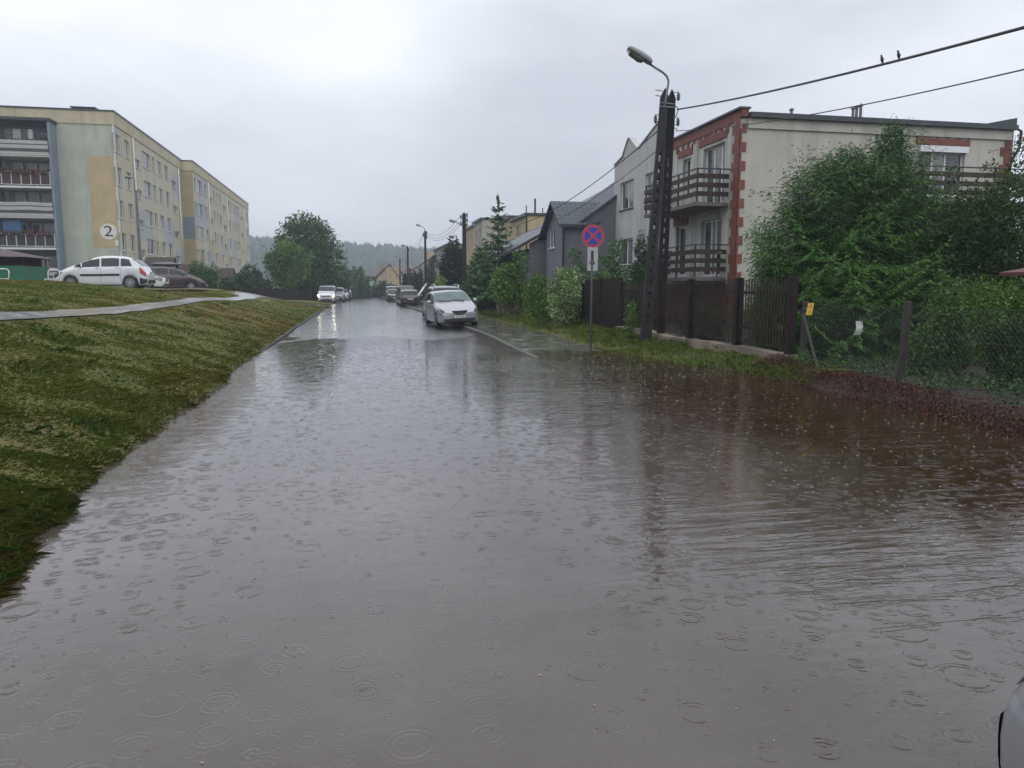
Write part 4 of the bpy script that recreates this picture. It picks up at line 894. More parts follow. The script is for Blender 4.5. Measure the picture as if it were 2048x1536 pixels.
mb = MB(); Fg.box(mb, -.3, ud0+.35, ze_-.3, ze_-.16, .2, .3); mb.build('gutter', MAT['flashing'], h3)
mb = MB(); mb.tube([(XG-.06, SG-.06, 0), (XG-.06, SG-.06, ze_-.2)], .06, 8); mb.build('downpipe', MAT['black_plastic'], h3)
# ---------------- lower grey wing with a long slanting roof
XL = Px(1055, 480, 8.9).x; SLw = Px(1093, 520, XG).y+.6
p0 = Py(1022, 503, SLw); p1 = Py(1093, 462, SLw); p2_ = Py(1058, 490, SLw)
h4 = empty('house', (p1.x, SLw+4, .1), 'low grey wing under a long slanting dark roof', 'house')
slp = (p1.z-p0.z)/(p1.x-p0.x)
mb = MB(); mb.add([(p2_.x, SLw, 0), (p1.x+6, SLw, 0), (p1.x+6, SLw, p1.z+6*slp-.1), (p2_.x, SLw, p0.z+slp*(p2_.x-p0.x)-.15)], [(0, 1, 2, 3)]); mb.build('side_wall', MAT['grey_render'], h4)
mb = MB(); mb.add([(p0.x+.5, SLw+.6, 0), (p2_.x+.1, SLw+.6, 0), (p2_.x+.1, SLw+.6, p2_.z-.2), (p0.x+.5, SLw+.6, p0.z-.1)], [(0, 1, 2, 3)]); mb.add([(p2_.x, SLw, 0), (p2_.x, SLw+9, 0), (p2_.x, SLw+9, p2_.z-.2), (p2_.x, SLw, p2_.z-.2)], [(0, 1, 2, 3)]); mb.build('porch_wall', MAT['grey_render'], h4)
m_ = roofquad((p0.x-.2, SLw-.25, p0.z), (p1.x+6, SLw-.25, p1.z+6*slp), (p1.x+6, SLw+9, p1.z+6*slp), (p0.x-.2, SLw+9, p0.z), .18); m_.build('roof', MAT['flashing'], h4)

# ---------------- flat-roofed terrace houses further on
def terrace(pxc, pyt, pxl, X, label, mat, wins, chim=None, wide=9, zextra=0, pipe=None, dark=False):
    S = Px(pxc, 480, X).y; Sb = Px(pxl, 480, X).y; zt_ = Px(pxc, pyt, X).z
    e = empty('house', (X+wide/2, (S+Sb)/2, .1), label, 'house'); Ff = Fac((X, S, 0), (0, 1, 0), (-1, 0, 0))
    hs = [hF(*w_, X=X, s0=S) for w_ in wins]
    mb = MB(); wall_holes(mb, Ff, 0, Sb-S, 0, zt_-.15, hs, .15); mb.build('front_wall', MAT[mat], e)
    mb = MB(); mb.add([(X, S, 0), (X+wide, S, 0), (X+wide, S, zt_-.15), (X, S, zt_-.15)], [(0, 1, 2, 3)]); mb.build('side_wall', MAT[mat], e); mb = MB(); mb.add([(X, Sb, 0), (X+wide, Sb, 0), (X+wide, Sb, zt_-.15), (X, Sb, zt_-.15)], [(0, 1, 2, 3)]); mb.build('side_wall', MAT[mat], e)
    mb = MB(); mb.box(X-.25, X+wide+.1, S-.1, Sb+.02, zt_-.15, zt_+.05); mb.build('roof', MAT['flashing'], e)
    for h in hs: window(e, Ff, h, mull=(.5,) if h[1]-h[0] > 1 else (), depth=.13, curtain=None)
    if pipe: mb = MB(); mb.tube([(X-.06, S+.1, 0), (X-.06, S+.1, zt_-.3)], .07, 6); mb.build('downpipe', MAT['black_plastic'], e)
    if chim:
        for (px, py, w_, h_, m_) in chim:
            q = Px(px, py, X+2.5); mb = MB(); mb.box(q.x-w_/2, q.x+w_/2, q.y-.5, q.y+.5, zt_, zt_+h_); c_ = mb.build('chimney', MAT[m_], e)
            if m_ == 'brick_red':
                for dx, r_, hh in ((-.7, .05, 1.1), (.1, .09, 1.7), (.8, .05, .9)): MB().tube([(q.x+dx, q.y, zt_+h_), (q.x+dx, q.y, zt_+h_+hh)], r_, 8).build('flue', MAT['black_plastic'], c_)
    return e, S, Sb, zt_
terrace(1055, 427, 1022, XF, 'tan flat-roofed house with a brick chimney stack, behind the slender fir', 'tan_render', [(1032, 1040, 452, 500)], chim=[(1068, 418, 2.6, .45, 'brick_red')], pipe=True, wide=9)
terrace(1022, 432, 1003, XF+.02, 'narrow tan house front next along from the brick chimney', 'tan_render', [(1009, 1015, 458, 500)])
terrace(965, 436, 948, XF-.3, 'pale grey flat-roofed house left of the slender fir', 'pale_render', [(951, 955, 462, 500), (958, 962, 456, 500)], wide=8)
terrace(948, 450, 931, XF+.1, 'cream terrace house just right of the second concrete pole', 'tan_render', [(934, 937, 470, 505), (941, 944, 470, 505)], wide=8)
e, S_, Sb_, zt_ = terrace(895, 488, 868, XF-1, 'old grey house with an iron balcony beside dark thujas', 'old_render', [(871, 875, 510, 530), (881, 885, 500, 524)], chim=[(862, 488, 1.6, 1.3, 'tan_render')], wide=7)
Fb = Fac((XF-1, S_, 0), (0, 1, 0), (-1, 0, 0)); zb_ = Px(880, 528, XF-1).z
mb = MB(); Fb.box(mb, 3, 8.5, zb_-.15, zb_, .02, 1.4); sl_ = mb.build('balcony_slab', MAT['concrete'], e)
mb = MB(); Fb.box(mb, 3, 8.5, zb_+1.05, zb_+1.12, 1.33, 1.4)
for u in np.linspace(3, 8.5, 16): Fb.box(mb, u-.02, u+.02, zb_, zb_+1.05, 1.35, 1.39)
mb.build('railing', MAT['dark_metal'], sl_)
# gabled houses closing the street: ridge along x or y
def gable_house(D, pl_, pr, pap, pyr, pye, pyb, label, wall, roofmat, chims=(), wins=(), depth=10, pcx=None):
    a = PD(pl_, pye, D); b = PD(pr, pye, D); r = PD(pap, pyr, D); y = a.y; g = .2
    e = empty('house', ((a.x+b.x)/2, y+depth/2, g), label, 'house'); ze = a.z; zr_ = r.z; xm = r.x
    mb = MB(); mb.add([(a.x+.3, y, g), (b.x-.3, y, g), (b.x-.3, y, ze), (xm, y, zr_-.15), (a.x+.3, y, ze)], [(0, 1, 2, 3, 4)]); mb.add([(a.x+.3, y, g), (a.x+.3, y+depth, g), (a.x+.3, y+depth, ze), (a.x+.3, y, ze)], [(0, 1, 2, 3)]); mb.add([(b.x-.3, y, g), (b.x-.3, y+depth, g), (b.x-.3, y+depth, ze), (b.x-.3, y, ze)], [(0, 1, 2, 3)]); mb.build('wall', MAT[wall], e)
    k = .4
    for sx, xe in ((-1, a.x), (1, b.x)):
        zz = ze-.15; m_ = roofquad((xe+sx*k, y-.4, zz), (xm, y-.4, zr_), (xm, y+depth, zr_), (xe+sx*k, y+depth, zz), .2); m_.build('roof', MAT[roofmat], e)
    for (px, py, w_) in chims: q = PD(px, py, D+3); mb = MB(); mb.box(q.x-w_/2, q.x+w_/2, q.y-.4, q.y+.4, q.z-2.2, q.z); mb.build('chimney', MAT['old_render'], e)
    for (l, r__, t_, b_) in wins:
        F_ = Fac((0, y, 0), (1, 0, 0), (0, -1, 0)); h = hS(l, r__, t_, b_, y, 0); window(e, F_, h, mull=(), depth=-.05, sill=False)
    return e, a, b, y
plain('roof_brownred', (.085, .06, .06), .7, var=.25, scale=2); plaster('cream_far', (.42, .33, .24), .2); plaster('pale_far', (.38, .36, .34), .2)
hA_, a_, b_, y_ = gable_house(150, 750, 798, 779, 527, 556, 590, 'cream gabled house with brown roof at the end of the street', 'cream_far', 'roof_brownred', [(762, 526, 1.3), (773, 525, 1.6)], [(769, 774, 555, 562), (785, 787, 542, 546), (787, 792, 556, 563)], 10)
q = PD(736, 541, 153); q2 = PD(768, 541, 153)
m_ = roofquad((q.x, q.y-3, PD(736, 553, 153).z), (q2.x, q.y-3, PD(736, 553, 153).z), (q2.x, q.y+3, q.z+.2), (q.x+.6, q.y+3, q.z+.2), .25); m_.build('roof', MAT['roof_brownred'], hA_)
mb = MB(); mb.box(q.x+.5, q2.x, q.y-2.3, q.y+2, .2, PD(736, 553, 153).z-.05); mb.build('wall', MAT['pale_far'], hA_)
mb = MB(); k1 = PD(776, 540, 149.5); mb.box(k1.x-.45, k1.x+2.2, y_-.25, y_-.02, .2, PD(776, 533, 150).z); mb.build('bay_wall', MAT['tan_render'], hA_)
gable_house(165, 797, 812, 803, 541, 560, 590, 'narrow pale gabled house between the cream house and the thujas', 'pale_far', 'roof_brownred', depth=9)
# broad hipped roof seen broadside behind the poles
q = PD(800, 532, 175); q2 = PD(838, 532, 175); zz = PD(800, 548, 175).z
e = empty('house', ((q.x+q2.x)/2, q.y+4, .2), 'long low brown-grey roof behind the street lamps', 'house')
roofquad((q.x-1, q.y-4, zz), (q2.x+1.5, q.y-4, zz), (q2.x, q.y+1, q.z), (q.x, q.y+1, q.z), .3).build('roof', MAT['roof_brownred'], e)
MB().box(q.x, q2.x, q.y-3, q.y+2, .2, zz-.32).build('wall', MAT['pale_far'], e)
# white gable with steep lean-to roof at right
q = Px(826, 537, XF-5.5) if False else PD(826, 538, 118); q2 = PD(863, 515, 118); 
e = empty('house', (q2.x, q.y+5, .2), 'white house end under a single steep brown slope', 'house')
MB().add([(q.x+1.4, q.y, .2), (q2.x+3, q.y, .2), (q2.x+3, q.y, q2.z+1.2), (q.x+1.4, q.y, q.z+.2)], [(0, 1, 2, 3)]).build('wall', MAT['pale_far'], e)
roofquad((q.x, q.y-.4, q.z), (q2.x+3, q.y-.4, q2.z+1.9), (q2.x+3, q.y+8, q2.z+1.9), (q.x, q.y+8, q.z), .25).build('roof', MAT['roof_brownred'], e)
window(e, Fac((0, q.y, 0), (1, 0, 0), (0, -1, 0)), hS(852, 856, 530, 550, q.y, 0), mull=(), depth=-.05, sill=False)
# ============================================================ POLES, LAMPS, WIRES, SIGNS
def insulator(parent, c, s=1):
    c = Vector(c); mb = MB(); mb.lathe(c, [(.015*s, -.13*s), (.03*s, -.1*s), (.06*s, -.07*s), (.03*s, -.05*s), (.065*s, -.02*s), (.03*s, 0), (.065*s, .03*s), (.03*s, .05*s), (.05*s, .08*s), (.015*s, .1*s), (.012*s, .15*s)], 8)
    return mb.build('insulator', MAT['porcelain'], parent, smooth=True)
def lamp_head(parent, tip, d, ln, wd, name='lamp_head'):     # luminaire from its neck at tip along d
    d = Vector(d).normalized(); side = d.cross(Vector((0, 0, 1))).normalized(); up = side.cross(d); T = Vector(tip)
    def P(a, b, c): return T + d*a*ln + side*b*wd + up*c*wd
    sec = [(0, .30, .22), (.12, .42, .34), (.55, .5, .36), (.93, .44, .26), (1, .30, .14)]
    V = []; F = []
    for a, b, h in sec: V += [P(a, -b, 0), P(a, b, 0), P(a, b, h*.45), P(a, b*.55, h), P(a, -b*.55, h), P(a, -b, h*.45)]
    for i in range(4):
        for k in range(6): F.append((i*6+k, i*6+(k+1) % 6, (i+1)*6+(k+1) % 6, (i+1)*6+k))
    F += [(0, 1, 2, 3, 4, 5), tuple(24+k for k in (5, 4, 3, 2, 1, 0))]
    o = MB().add(V, F).build(name, MAT['lamp_grey'], parent)
    V = []; F = []
    for a, b, h in [(.30, .40, -.16), (.45, .44, -.26), (.85, .42, -.22), (.96, .36, -.05)]: V += [P(a, -b, -.004), P(a, b, -.004), P(a, b*.8, h), P(a, -b*.8, h)]
    for i in range(3):
        for k in range(4): F.append((i*4+k, i*4+(k+1) % 4, (i+1)*4+(k+1) % 4, (i+1)*4+k))
    F += [(0, 1, 2, 3), (12, 15, 14, 13)]
    MB().add(V, F).build('lamp_glass', MAT['lamp_glass'], o); return o
# near double-leg concrete pole
b0 = Pz(1290, 690, .06); D0 = 22.3
tipL = PD(1330, 176, D0); tipR = PD(1344, 178, D0+.1); bR = PD(1318, 660, 23.4); bR.z = .1
e = empty('concrete_pole', b0, 'near double-leg concrete pole with slotted legs and a street lamp', 'utility pole')
def slotted_leg(p, q, w0, w1, n=15):
    p = Vector(p); q = Vector(q); d = (q-p).normalized(); sx_ = Vector((cos(YAW), -sin(YAW), 0)); sx_ = (sx_ - d*sx_.dot(d)).normalized(); dp = d.cross(sx_)
    mb = MB(); V = []; 
    def W_(f): return w0+(w1-w0)*f
    ln = (q-p).length
    def quadbar(fa, fb, a0, a1, b0_, b1_):   # between fractions, lateral offsets a0->a1 at fa and b0->b1 at fb
        A = p + d*ln*fa; B = p + d*ln*fb; t_ = .11*(1-.3*fa); v = []
        for c_, lo, hi in ((A, a0, a1), (B, b0_, b1_)): v += [c_+sx_*lo-dp*t_, c_+sx_*hi-dp*t_, c_+sx_*hi+dp*t_, c_+sx_*lo+dp*t_]
        mb.add(v, [(0, 3, 2, 1), (4, 5, 6, 7), (0, 1, 5, 4), (1, 2, 6, 5), (2, 3, 7, 6), (3, 0, 4, 7)])
    f0, f1 = .08, .74
    gap = .042
    quadbar(0, f0, -W_(0)/2, W_(0)/2, -W_(f0)/2, W_(f0)/2)
    quadbar(f1, .965, -W_(f1)/2, W_(f1)/2, -W_(1)/2, W_(1)/2)
    A = p+d*ln*.965; v = [A-sx_*W_(1)/2-dp*.08, A+sx_*W_(1)/2-dp*.08, A+sx_*W_(1)/2+dp*.08, A-sx_*W_(1)/2+dp*.08, q-dp*.05, q+dp*.05]
    mb.add(v, [(0, 1, 4), (1, 2, 5, 4), (2, 3, 5), (3, 0, 4, 5)])
    for s_ in (-1, 1):
        a = (-W_(f0)/2, -gap) if s_ < 0 else (gap, W_(f0)/2); b = (-W_(f1)/2, -gap*.8) if s_ < 0 else (gap*.8, W_(f1)/2)
        quadbar(f0, f1, a[0], a[1], b[0], b[1])
    for k in range(1, n):
        f = f0+(f1-f0)*k/n; h = .011; quadbar(f-h, f+h, -gap, gap, -gap, gap)
    return mb.build('leg', MAT['pole_concrete'], e, bevel=.008)
slotted_leg(b0, tipL, .30, .215); slotted_leg(bR, tipR, .31, .215)
arm_pts = [PD(1326, 228, D0-.16), PD(1331, 200, D0-.16), PD(1336, 172, D0-.12), PD(1337, 162, D0-.1), PD(1334, 153, D0-.1), PD(1326, 145, D0-.1), PD(1299, 128, D0-.1)]
mb = MB(); mb.tube(arm_pts, .032, 8); mb.build('lamp_arm', MAT['zinc'], e, smooth=True)
hd = lamp_head(e, PD(1302, 129, D0-.1), PD(1256, 99, D0-.1)-PD(1302, 129, D0-.1), .80, .40)
mb = MB()
for yy in (205, 212): a = PD(1321, yy, D0-.2); b = PD(1351, yy+3, D0-.15); mb.bar(a, b, .02, .03)
mb.build('clamp_band', MAT['zinc'], e)
mb = MB()
for yy in (181, 192): mb.tube([PD(1311, yy-1, D0), PD(1326, yy+1, D0)], .013, 6)
mb.build('bracket', MAT['zinc'], e)
for px, py, sx_ in ((1357, 193, -9), (1356, 244, -9), (1311, 238, 8)):
    mb = MB(); mb.tube([PD(px, py-8, D0), PD(px+sx_*1.3, py-9, D0)], .011, 6); mb.tube([PD(px, py+6, D0), PD(px+sx_*1.3, py+5, D0)], .011, 6); mb.build('bracket', MAT['dark_metal'], e)
    insulator(e, PD(px, py, D0), .95)
mb = MB(); mb.tube([PD(1349, 212, D0), PD(1354, 214, D0), PD(1357, 219, D0), PD(1352, 232, D0), PD(1346, 236, D0-.1)], .014, 6); mb.build('anchor_hook', MAT['dark_metal'], e)
mb = MB(); mb.tube([PD(1345, 258, D0), PD(1352, 256, D0), PD(1355, 262, D0)], .012, 6); mb.build('anchor_hook', MAT['dark_metal'], e)

def far_pole(px, pyt, D, label, w0=.24, w1=.16, lamp=None, ins=(), name='concrete_pole', mat='pole_concrete', round_=False, group=None, gz_=None):
    tp = PD(px, pyt, D); g = gz(tp.x, tp.y) if gz_ is None else gz_
    e = empty(name, (tp.x, tp.y, g), label, 'utility pole' if name == 'concrete_pole' else 'street lamp', group)
    mb = MB()
    if round_: mb.tube([(tp.x, tp.y, g-.1), (tp.x, tp.y, g+1.2), (tp.x, tp.y, tp.z)], [w0/2, w0/2, w1/2], 10)
    else:
        a, b = w0/2, w1/2; mb.add([(tp.x-a, tp.y-a, g-.1), (tp.x+a, tp.y-a, g-.1), (tp.x+a, tp.y+a, g-.1), (tp.x-a, tp.y+a, g-.1), (tp.x-b, tp.y-b, tp.z-.15), (tp.x+b, tp.y-b, tp.z-.15), (tp.x+b, tp.y+b, tp.z-.15), (tp.x-b, tp.y+b, tp.z-.15), (tp.x, tp.y, tp.z)], [(3, 2, 1, 0), (0, 1, 5, 4), (1, 2, 6, 5), (2, 3, 7, 6), (3, 0, 4, 7), (4, 5, 8), (5, 6, 8), (6, 7, 8), (7, 4, 8)])
    mb.build('shaft', MAT[mat], e, bevel=0 if round_ else .01)
    if lamp:
        pts = [PD(x, y, D) for x, y in lamp]; mb = MB(); mb.tube(pts[:-1], .035, 6); mb.build('lamp_arm', MAT['zinc'], e, smooth=True)
        hd_ = pts[-1]-pts[-2]; lamp_head(e, pts[-2], hd_, max(.55, hd_.length), .34)
    for x, y in ins:
        c_ = PD(x, y, D); mb = MB(); mb.bar((tp.x, tp.y, c_.z-.1), (c_.x, c_.y, c_.z-.1), .03); mb.build('bracket', MAT['dark_metal'], e); insulator(e, c_, 1.3 if D < 70 else 1.6)
    return e
far_pole(928, 424, 58, 'second concrete pole with lamp and paired insulators, beside the dark thuja', .30, .26, [(925, 452), (917, 447), (913, 445), (898, 441)], [(922, 434), (934, 430), (922, 447), (934, 440), (934, 450)])
far_pole(850, 460, 80, 'tall pole with curved lamp arm before the old grey house', .28, .2, [(850, 462), (849, 457), (846, 454), (842, 453), (834, 450)], [(847, 470), (853, 466), (853, 474)])
far_pole(815, 492, 104, 'dark pole standing above the clipped thujas with a straight lamp arm', .3, .22, [(815, 494), (812, 492), (810, 491.5), (803, 491)], [(817, 500)])
far_pole(799.5, 517, 146, 'farthest concrete pole, in front of the cream gabled house', .3, .22, [(799, 518), (798, 515), (796, 514), (789, 512.5)], [(801, 522)])
far_pole(811, 505, 160, 'thin pale lamp mast between two dark poles', .15, .1, [(811, 505), (809, 503), (808, 503), (804, 502)], name='street_lamp', mat='zinc', round_=True)
far_pole(532, 496, 112, 'thin grey lamp mast between the apartment block and the big tree', .18, .1, [(532, 497), (532, 494), (531, 492.5), (528, 492)], name='street_lamp', mat='zinc', round_=True)
e = far_pole(272, 381, 52, 'steel lamp mast with a flat head in front of the apartment block', .24, .14, [(270, 383), (269.3, 357), (266, 356), (250, 354.5)], name='street_lamp', mat='zinc', round_=True)
def wire(name, a, b, sag, r, label, n=14, grp=None):
    a = Vector(a); b = Vector(b); pts = []
    for k in range(n+1): f = k/n; p_ = a.lerp(b, f); p_.z -= sag*4*f*(1-f); pts.append(p_)
    mb = MB(); mb.tube(pts, r, 5); o = mb.build(name, MAT['cable'], None, smooth=True); return tag(o, label, 'overhead wire', grp), pts
cA = PD(1355, 219, D0); cB = Px(2048, 42, 7.9); cB2 = cA + (cB-cA)*1.25
_, cpts = wire('overhead_cable', cA, cB2, .12, .022, 'thick twisted overhead cable with two birds, from the near pole to the upper frame edge', 30)
wA = PD(1352, 262, D0); wB = Px(2048, 115, 7.9); wire('overhead_wire', wA, wA+(wB-wA)*1.25, .22, .010, 'thin lower wire crossing in front of the cream house roof', 20)
p2a = PD(934, 440, 58); p2b = PD(934, 446, 58)
wire('overhead_wire', PD(1320, 258, D0), p2a, 1.5, .016, 'upper of the two wires sagging from the near pole past the grey house', 24)
wire('overhead_wire', PD(1320, 296, D0), p2b, 1.6, .010, 'lower, thinner of the two wires sagging from the near pole past the grey house', 24)
for i, ((xa, ya), (xb, yb), lb) in enumerate((((922, 430), (853, 466), 'uppermost wire sagging between the second pole and the tall lamp pole'), ((922, 440), (853, 470), 'middle wire sagging between the second pole and the tall lamp pole'), ((922, 447), (853, 474), 'lowest wire sagging between the second pole and the tall lamp pole'))):
    wire('overhead_wire', PD(xa, ya, 58), PD(xb, yb, 80), .75, .014, lb)
for i, ((xa, ya), (xb, yb), lb) in enumerate((((847, 464), (817, 496), 'upper wire from the tall lamp pole to the pole in the thujas'), ((847, 472), (817, 500), 'lower wire from the tall lamp pole to the pole in the thujas'))):
    wire('overhead_wire', PD(xa, ya, 80), PD(xb, yb, 104), .7, .014, lb)
# two starlings on the cable
plain('feather', (.02, .018, .02), .5, var=.4, scale=30, bmp=0)
def bird(px, label, face):
    # point of the cable nearest that picture column
    best = None
    for a, b in zip(cpts, cpts[1:]):
        for k in range(20):
            q = a.lerp(b, k/20); d = q-ORI; v = Vector((d.x*cos(YAW)-d.y*sin(YAW), d.x*sin(YAW)+d.y*cos(YAW), d.z)); f = v.y*cos(PITCH)-v.z*sin(PITCH); x = 1024+FPX*v.x/f
            if best is None or abs(x-px) < best[0]: best = (abs(x-px), q)
    q = best[1] + Vector((0, 0, .02)); e = empty('bird', q, label, 'bird', 'birds on the cable'); s_ = .88
    mb = MB(); prof = [(0, (-.0, 0, .02), .008), (1, (.012, 0, .035), .022), (2, (.008, 0, .06), .030), (3, (-.002, 0, .09), .026), (4, (-.008, 0, .112), .016), (5, (-.012, 0, .126), .019), (6, (-.016, 0, .142), .013), (7, (-.018, 0, .150), .004)]
    mb.tube([q+Vector((p_[0]*face, p_[1], p_[2]))*s_ for _, p_, _ in prof], [r*s_ for *_, r in prof], 10); mb.build('body', MAT['feather'], e, smooth=True)
    mb = MB(); mb.tube([q+Vector((-.028*face, 0, .132))*s_, q+Vector((-.05*face, 0, .130))*s_], [.005, .001], 6); mb.build('beak', MAT['porcelain'], e)
    mb = MB(); mb.bar(q+Vector((.015*face, 0, .04))*s_, q+Vector((.04*face, 0, -.03))*s_, .022, .006); mb.build('tail', MAT['feather'], e)
    for dy in (-.01, .01): mb = MB(); mb.tube([q+Vector((0, dy, .03))*s_, q+Vector((0, dy, -.002))*s_], .003, 5); mb.build('leg', MAT['porcelain'], e)
bird(1763, 'smaller dark bird perched on the cable, farther down it', 1); bird(1797, 'larger dark bird perched on the cable, nearer its high end', 1)

# no-stopping sign with arrow plate
sb = Pz(1181, 698, .02); DS = 20.3; c0 = PD(1186, 472, DS); sxv = Vector((cos(R(6)), -sin(R(6)), 0)); nv = Vector((-sin(R(6)), -cos(R(6)), 0)); 
e = empty('no_stopping_sign', sb, 'round red and blue no-stopping sign with a white arrow plate on a steel post', 'road sign')
mb = MB(); tp = PD(1183.5, 495, DS); mb.tube([sb+Vector((0, 0, -.2)), Vector((c0.x, c0.y+.05, c0.z-.3)), Vector((c0.x, c0.y+.05, c0.z+.2))], .03, 10); mb.build('post', MAT['zinc'], e, smooth=True)
Rd = .295
def disc(r0, r1, off, mat, name, par, n=40, th=.003):
    V = []; F = []
    for k in range(n):
        a = 2*pi*k/n; dv = sxv*cos(a)+Vector((0, 0, 1))*sin(a)
        V += [c0+dv*r0+nv*off, c0+dv*r1+nv*off, c0+dv*r1+nv*(off-th), c0+dv*r0+nv*(off-th)]
    for k in range(n):
        a = 4*k; b = 4*((k+1) % n)
        for q in range(4): F.append((a+q, a+(q+1) % 4, b+(q+1) % 4, b+q))
    return MB().add(V, F).build(name, MAT[mat], par)
dk = disc(0.0001, Rd, 0, 'sign_red', 'disc', e, th=.02)
disc(Rd-.008, Rd+.004, .002, 'sign_rim', 'rim', dk); disc(.0001, .238, .005, 'sign_rim', 'blue_edge', dk); disc(.0001, .230, .008, 'sign_blue', 'blue_field', dk)
for sgn in (1, -1):
    for wd_, off, mt in ((.062, .0105 + (.001 if sgn > 0 else 0), 'sign_rim'), (.046, .013+(.001 if sgn > 0 else 0), 'sign_red')):
        u = (sxv*sgn+Vector((0, 0, 1))).normalized(); mb = MB(); mb.bar(c0+nv*off-u*.236, c0+nv*off+u*.236, wd_, .002, up=nv); mb.build('cross_bar', MAT[mt], dk)
c1 = PD(1184.5, 518, DS); W2, H2 = .15, .31
def sq(u0, u1, z0, z1, off, mat, name, par, th=.004):
    v = [c1+sxv*u+nv*o+Vector((0, 0, z)) for z in (z0, z1) for o in (off-th, off) for u in (u0, u1)]
    return MB().add(v, [(0, 2, 3, 1), (4, 5, 7, 6), (0, 1, 5, 4), (2, 6, 7, 3), (0, 4, 6, 2), (1, 3, 7, 5)]).build(name, MAT[mat], par)
pl = sq(-W2, W2, -H2, H2, 0, 'sign_white', 'arrow_plate', e, .012)
sq(-W2-.004, -W2+.02, -H2-.003, H2+.004, .004, 'zinc', 'plate_edge', pl); sq(-.036, .036, -.08, .22, .004, 'ink', 'arrow', pl)
v = [c1+sxv*u+nv*.0045+Vector((0, 0, z)) for u, z in ((-.085, -.08), (.085, -.08), (0, -.22))]; MB().prism(v, -nv*.003).build('arrow_head', MAT['ink'], pl)

# ============================================================ FENCES ON THE RIGHT
XFN = 8.42
sN = Px(1583, 742, XFN).y; sP = Px(1240, 660, XFN).y; 
ztw = .62; print('fence', sN, sP, Px(1583, 712, XFN).z, Px(1250, 664, XFN).z)
plain('old_concrete', (.17, .14, .105), .8, var=.55, scale=1.6, bmp=.7)
ztw = Px(1583, 713, XFN-.15).z
e = empty('low_wall', (XFN, sN, .1), 'low mossy concrete wall stained rust brown under the picket fence', 'wall')
mb = MB(); ys = list(np.linspace(sN-.05, sP, 18)); tops = [ztw + .06*vn(0, y*1.3, 3) + (.08 if y > 21 else 0) for y in ys]; V = []; F = []
for y, z_ in zip(ys, tops): V += [(XFN-.16, y, -.2), (XFN-.15, y, float(z_)), (XFN+.13, y, float(z_)), (XFN+.13, y, -.2)]
for i in range(len(ys)-1):
    for k in range(3): F.append((4*i+k, 4*i+k+1, 4*i+5+k, 4*i+4+k))
F += [(0, 1, 2, 3), tuple(4*(len(ys)-1)+k for k in (3, 2, 1, 0))]
mb.add(V, F); mb.build('wall_body', MAT['old_concrete'], e)
def picket_fence(x, s0, s1, zb, zt_, nposts, label, step=.118, wdt=.042, mat='fence_wood', pmat='picket_wood', postw=.16, posts=None, name='picket_fence', rails=(.28, .8), gapless=False):
    e = empty(name, (x, (s0+s1)/2, zb), label, 'fence'); ps = posts or list(np.linspace(s0, s1, nposts))
    for y in ps: MB().box(x-postw/2, x+postw/2, y-postw/2, y+postw/2, zb-.15, zt_+.04).build('post', MAT[mat], e, bevel=.01)
    for a, b in zip(ps, ps[1:]):
        mb = MB(); lo, hi = min(a, b)+postw/2, max(a, b)-postw/2
        for y in np.arange(lo+.05, hi-.02, step):
            j = random.uniform(-.015, .015); mb.box(x-.013, x, y, y+wdt, zb+.05, zt_+j)
        for f in rails: z_ = zb+(zt_-zb)*f; mb.box(x+.003, x+.05, lo, hi, z_-.035, z_+.035)
        mb.build('pickets', MAT[pmat], e)
    return e
zpt = 1.84
pp = [sN+.1, Px(1475, 640, XFN).y, Px(1381, 620, XFN).y, Px(1322, 600, XFN).y, Px(1243, 600, XFN).y]
picket_fence(XFN, pp[0], pp[-1], ztw+.05, zpt, 0, 'dark brown picket fence on the low mossy wall, panels between heavy posts', posts=pp)
picket_fence(XFN, pp[-1]+.2, Px(1166, 600, XFN).y, .15, 1.95, 0, 'nearly closed black board fence behind the road sign', step=.075, wdt=.066, pmat='fence_wood', posts=[pp[-1]+.2, (pp[-1]+Px(1166, 600, XFN).y)/2, Px(1166, 600, XFN).y], name='board_fence', mat='black_wood' if 'black_wood' in MAT else 'fence_wood')
plain('brown_boards', (.06, .028, .02), .6, var=.3, scale=4); plain('stone_post', (.15, .125, .10), .8, var=.35)
sa, sb_ = Px(1062, 620, 8.2).y, Px(985, 620, 8.2).y
ef = empty('board_fence', (8.2, (sa+sb_)/2, .15), 'brown board fence with pale stone posts beyond the flowering climber', 'fence')
ps = [Px(x_, 620, 8.2).y for x_ in (1060, 1030, 1010, 998, 985)]
for y in ps: MB().box(8.05, 8.35, y-.15, y+.15, 0, 1.45).build('post', MAT['stone_post'], ef, bevel=.02)
for a, b in zip(ps, ps[1:]):
    mb = MB()
    for y in np.arange(a+.18, b-.16, .16): mb.box(8.18, 8.2, y, y+.13, .15, 1.35)
    mb.build('boards', MAT['brown_boards'], ef)
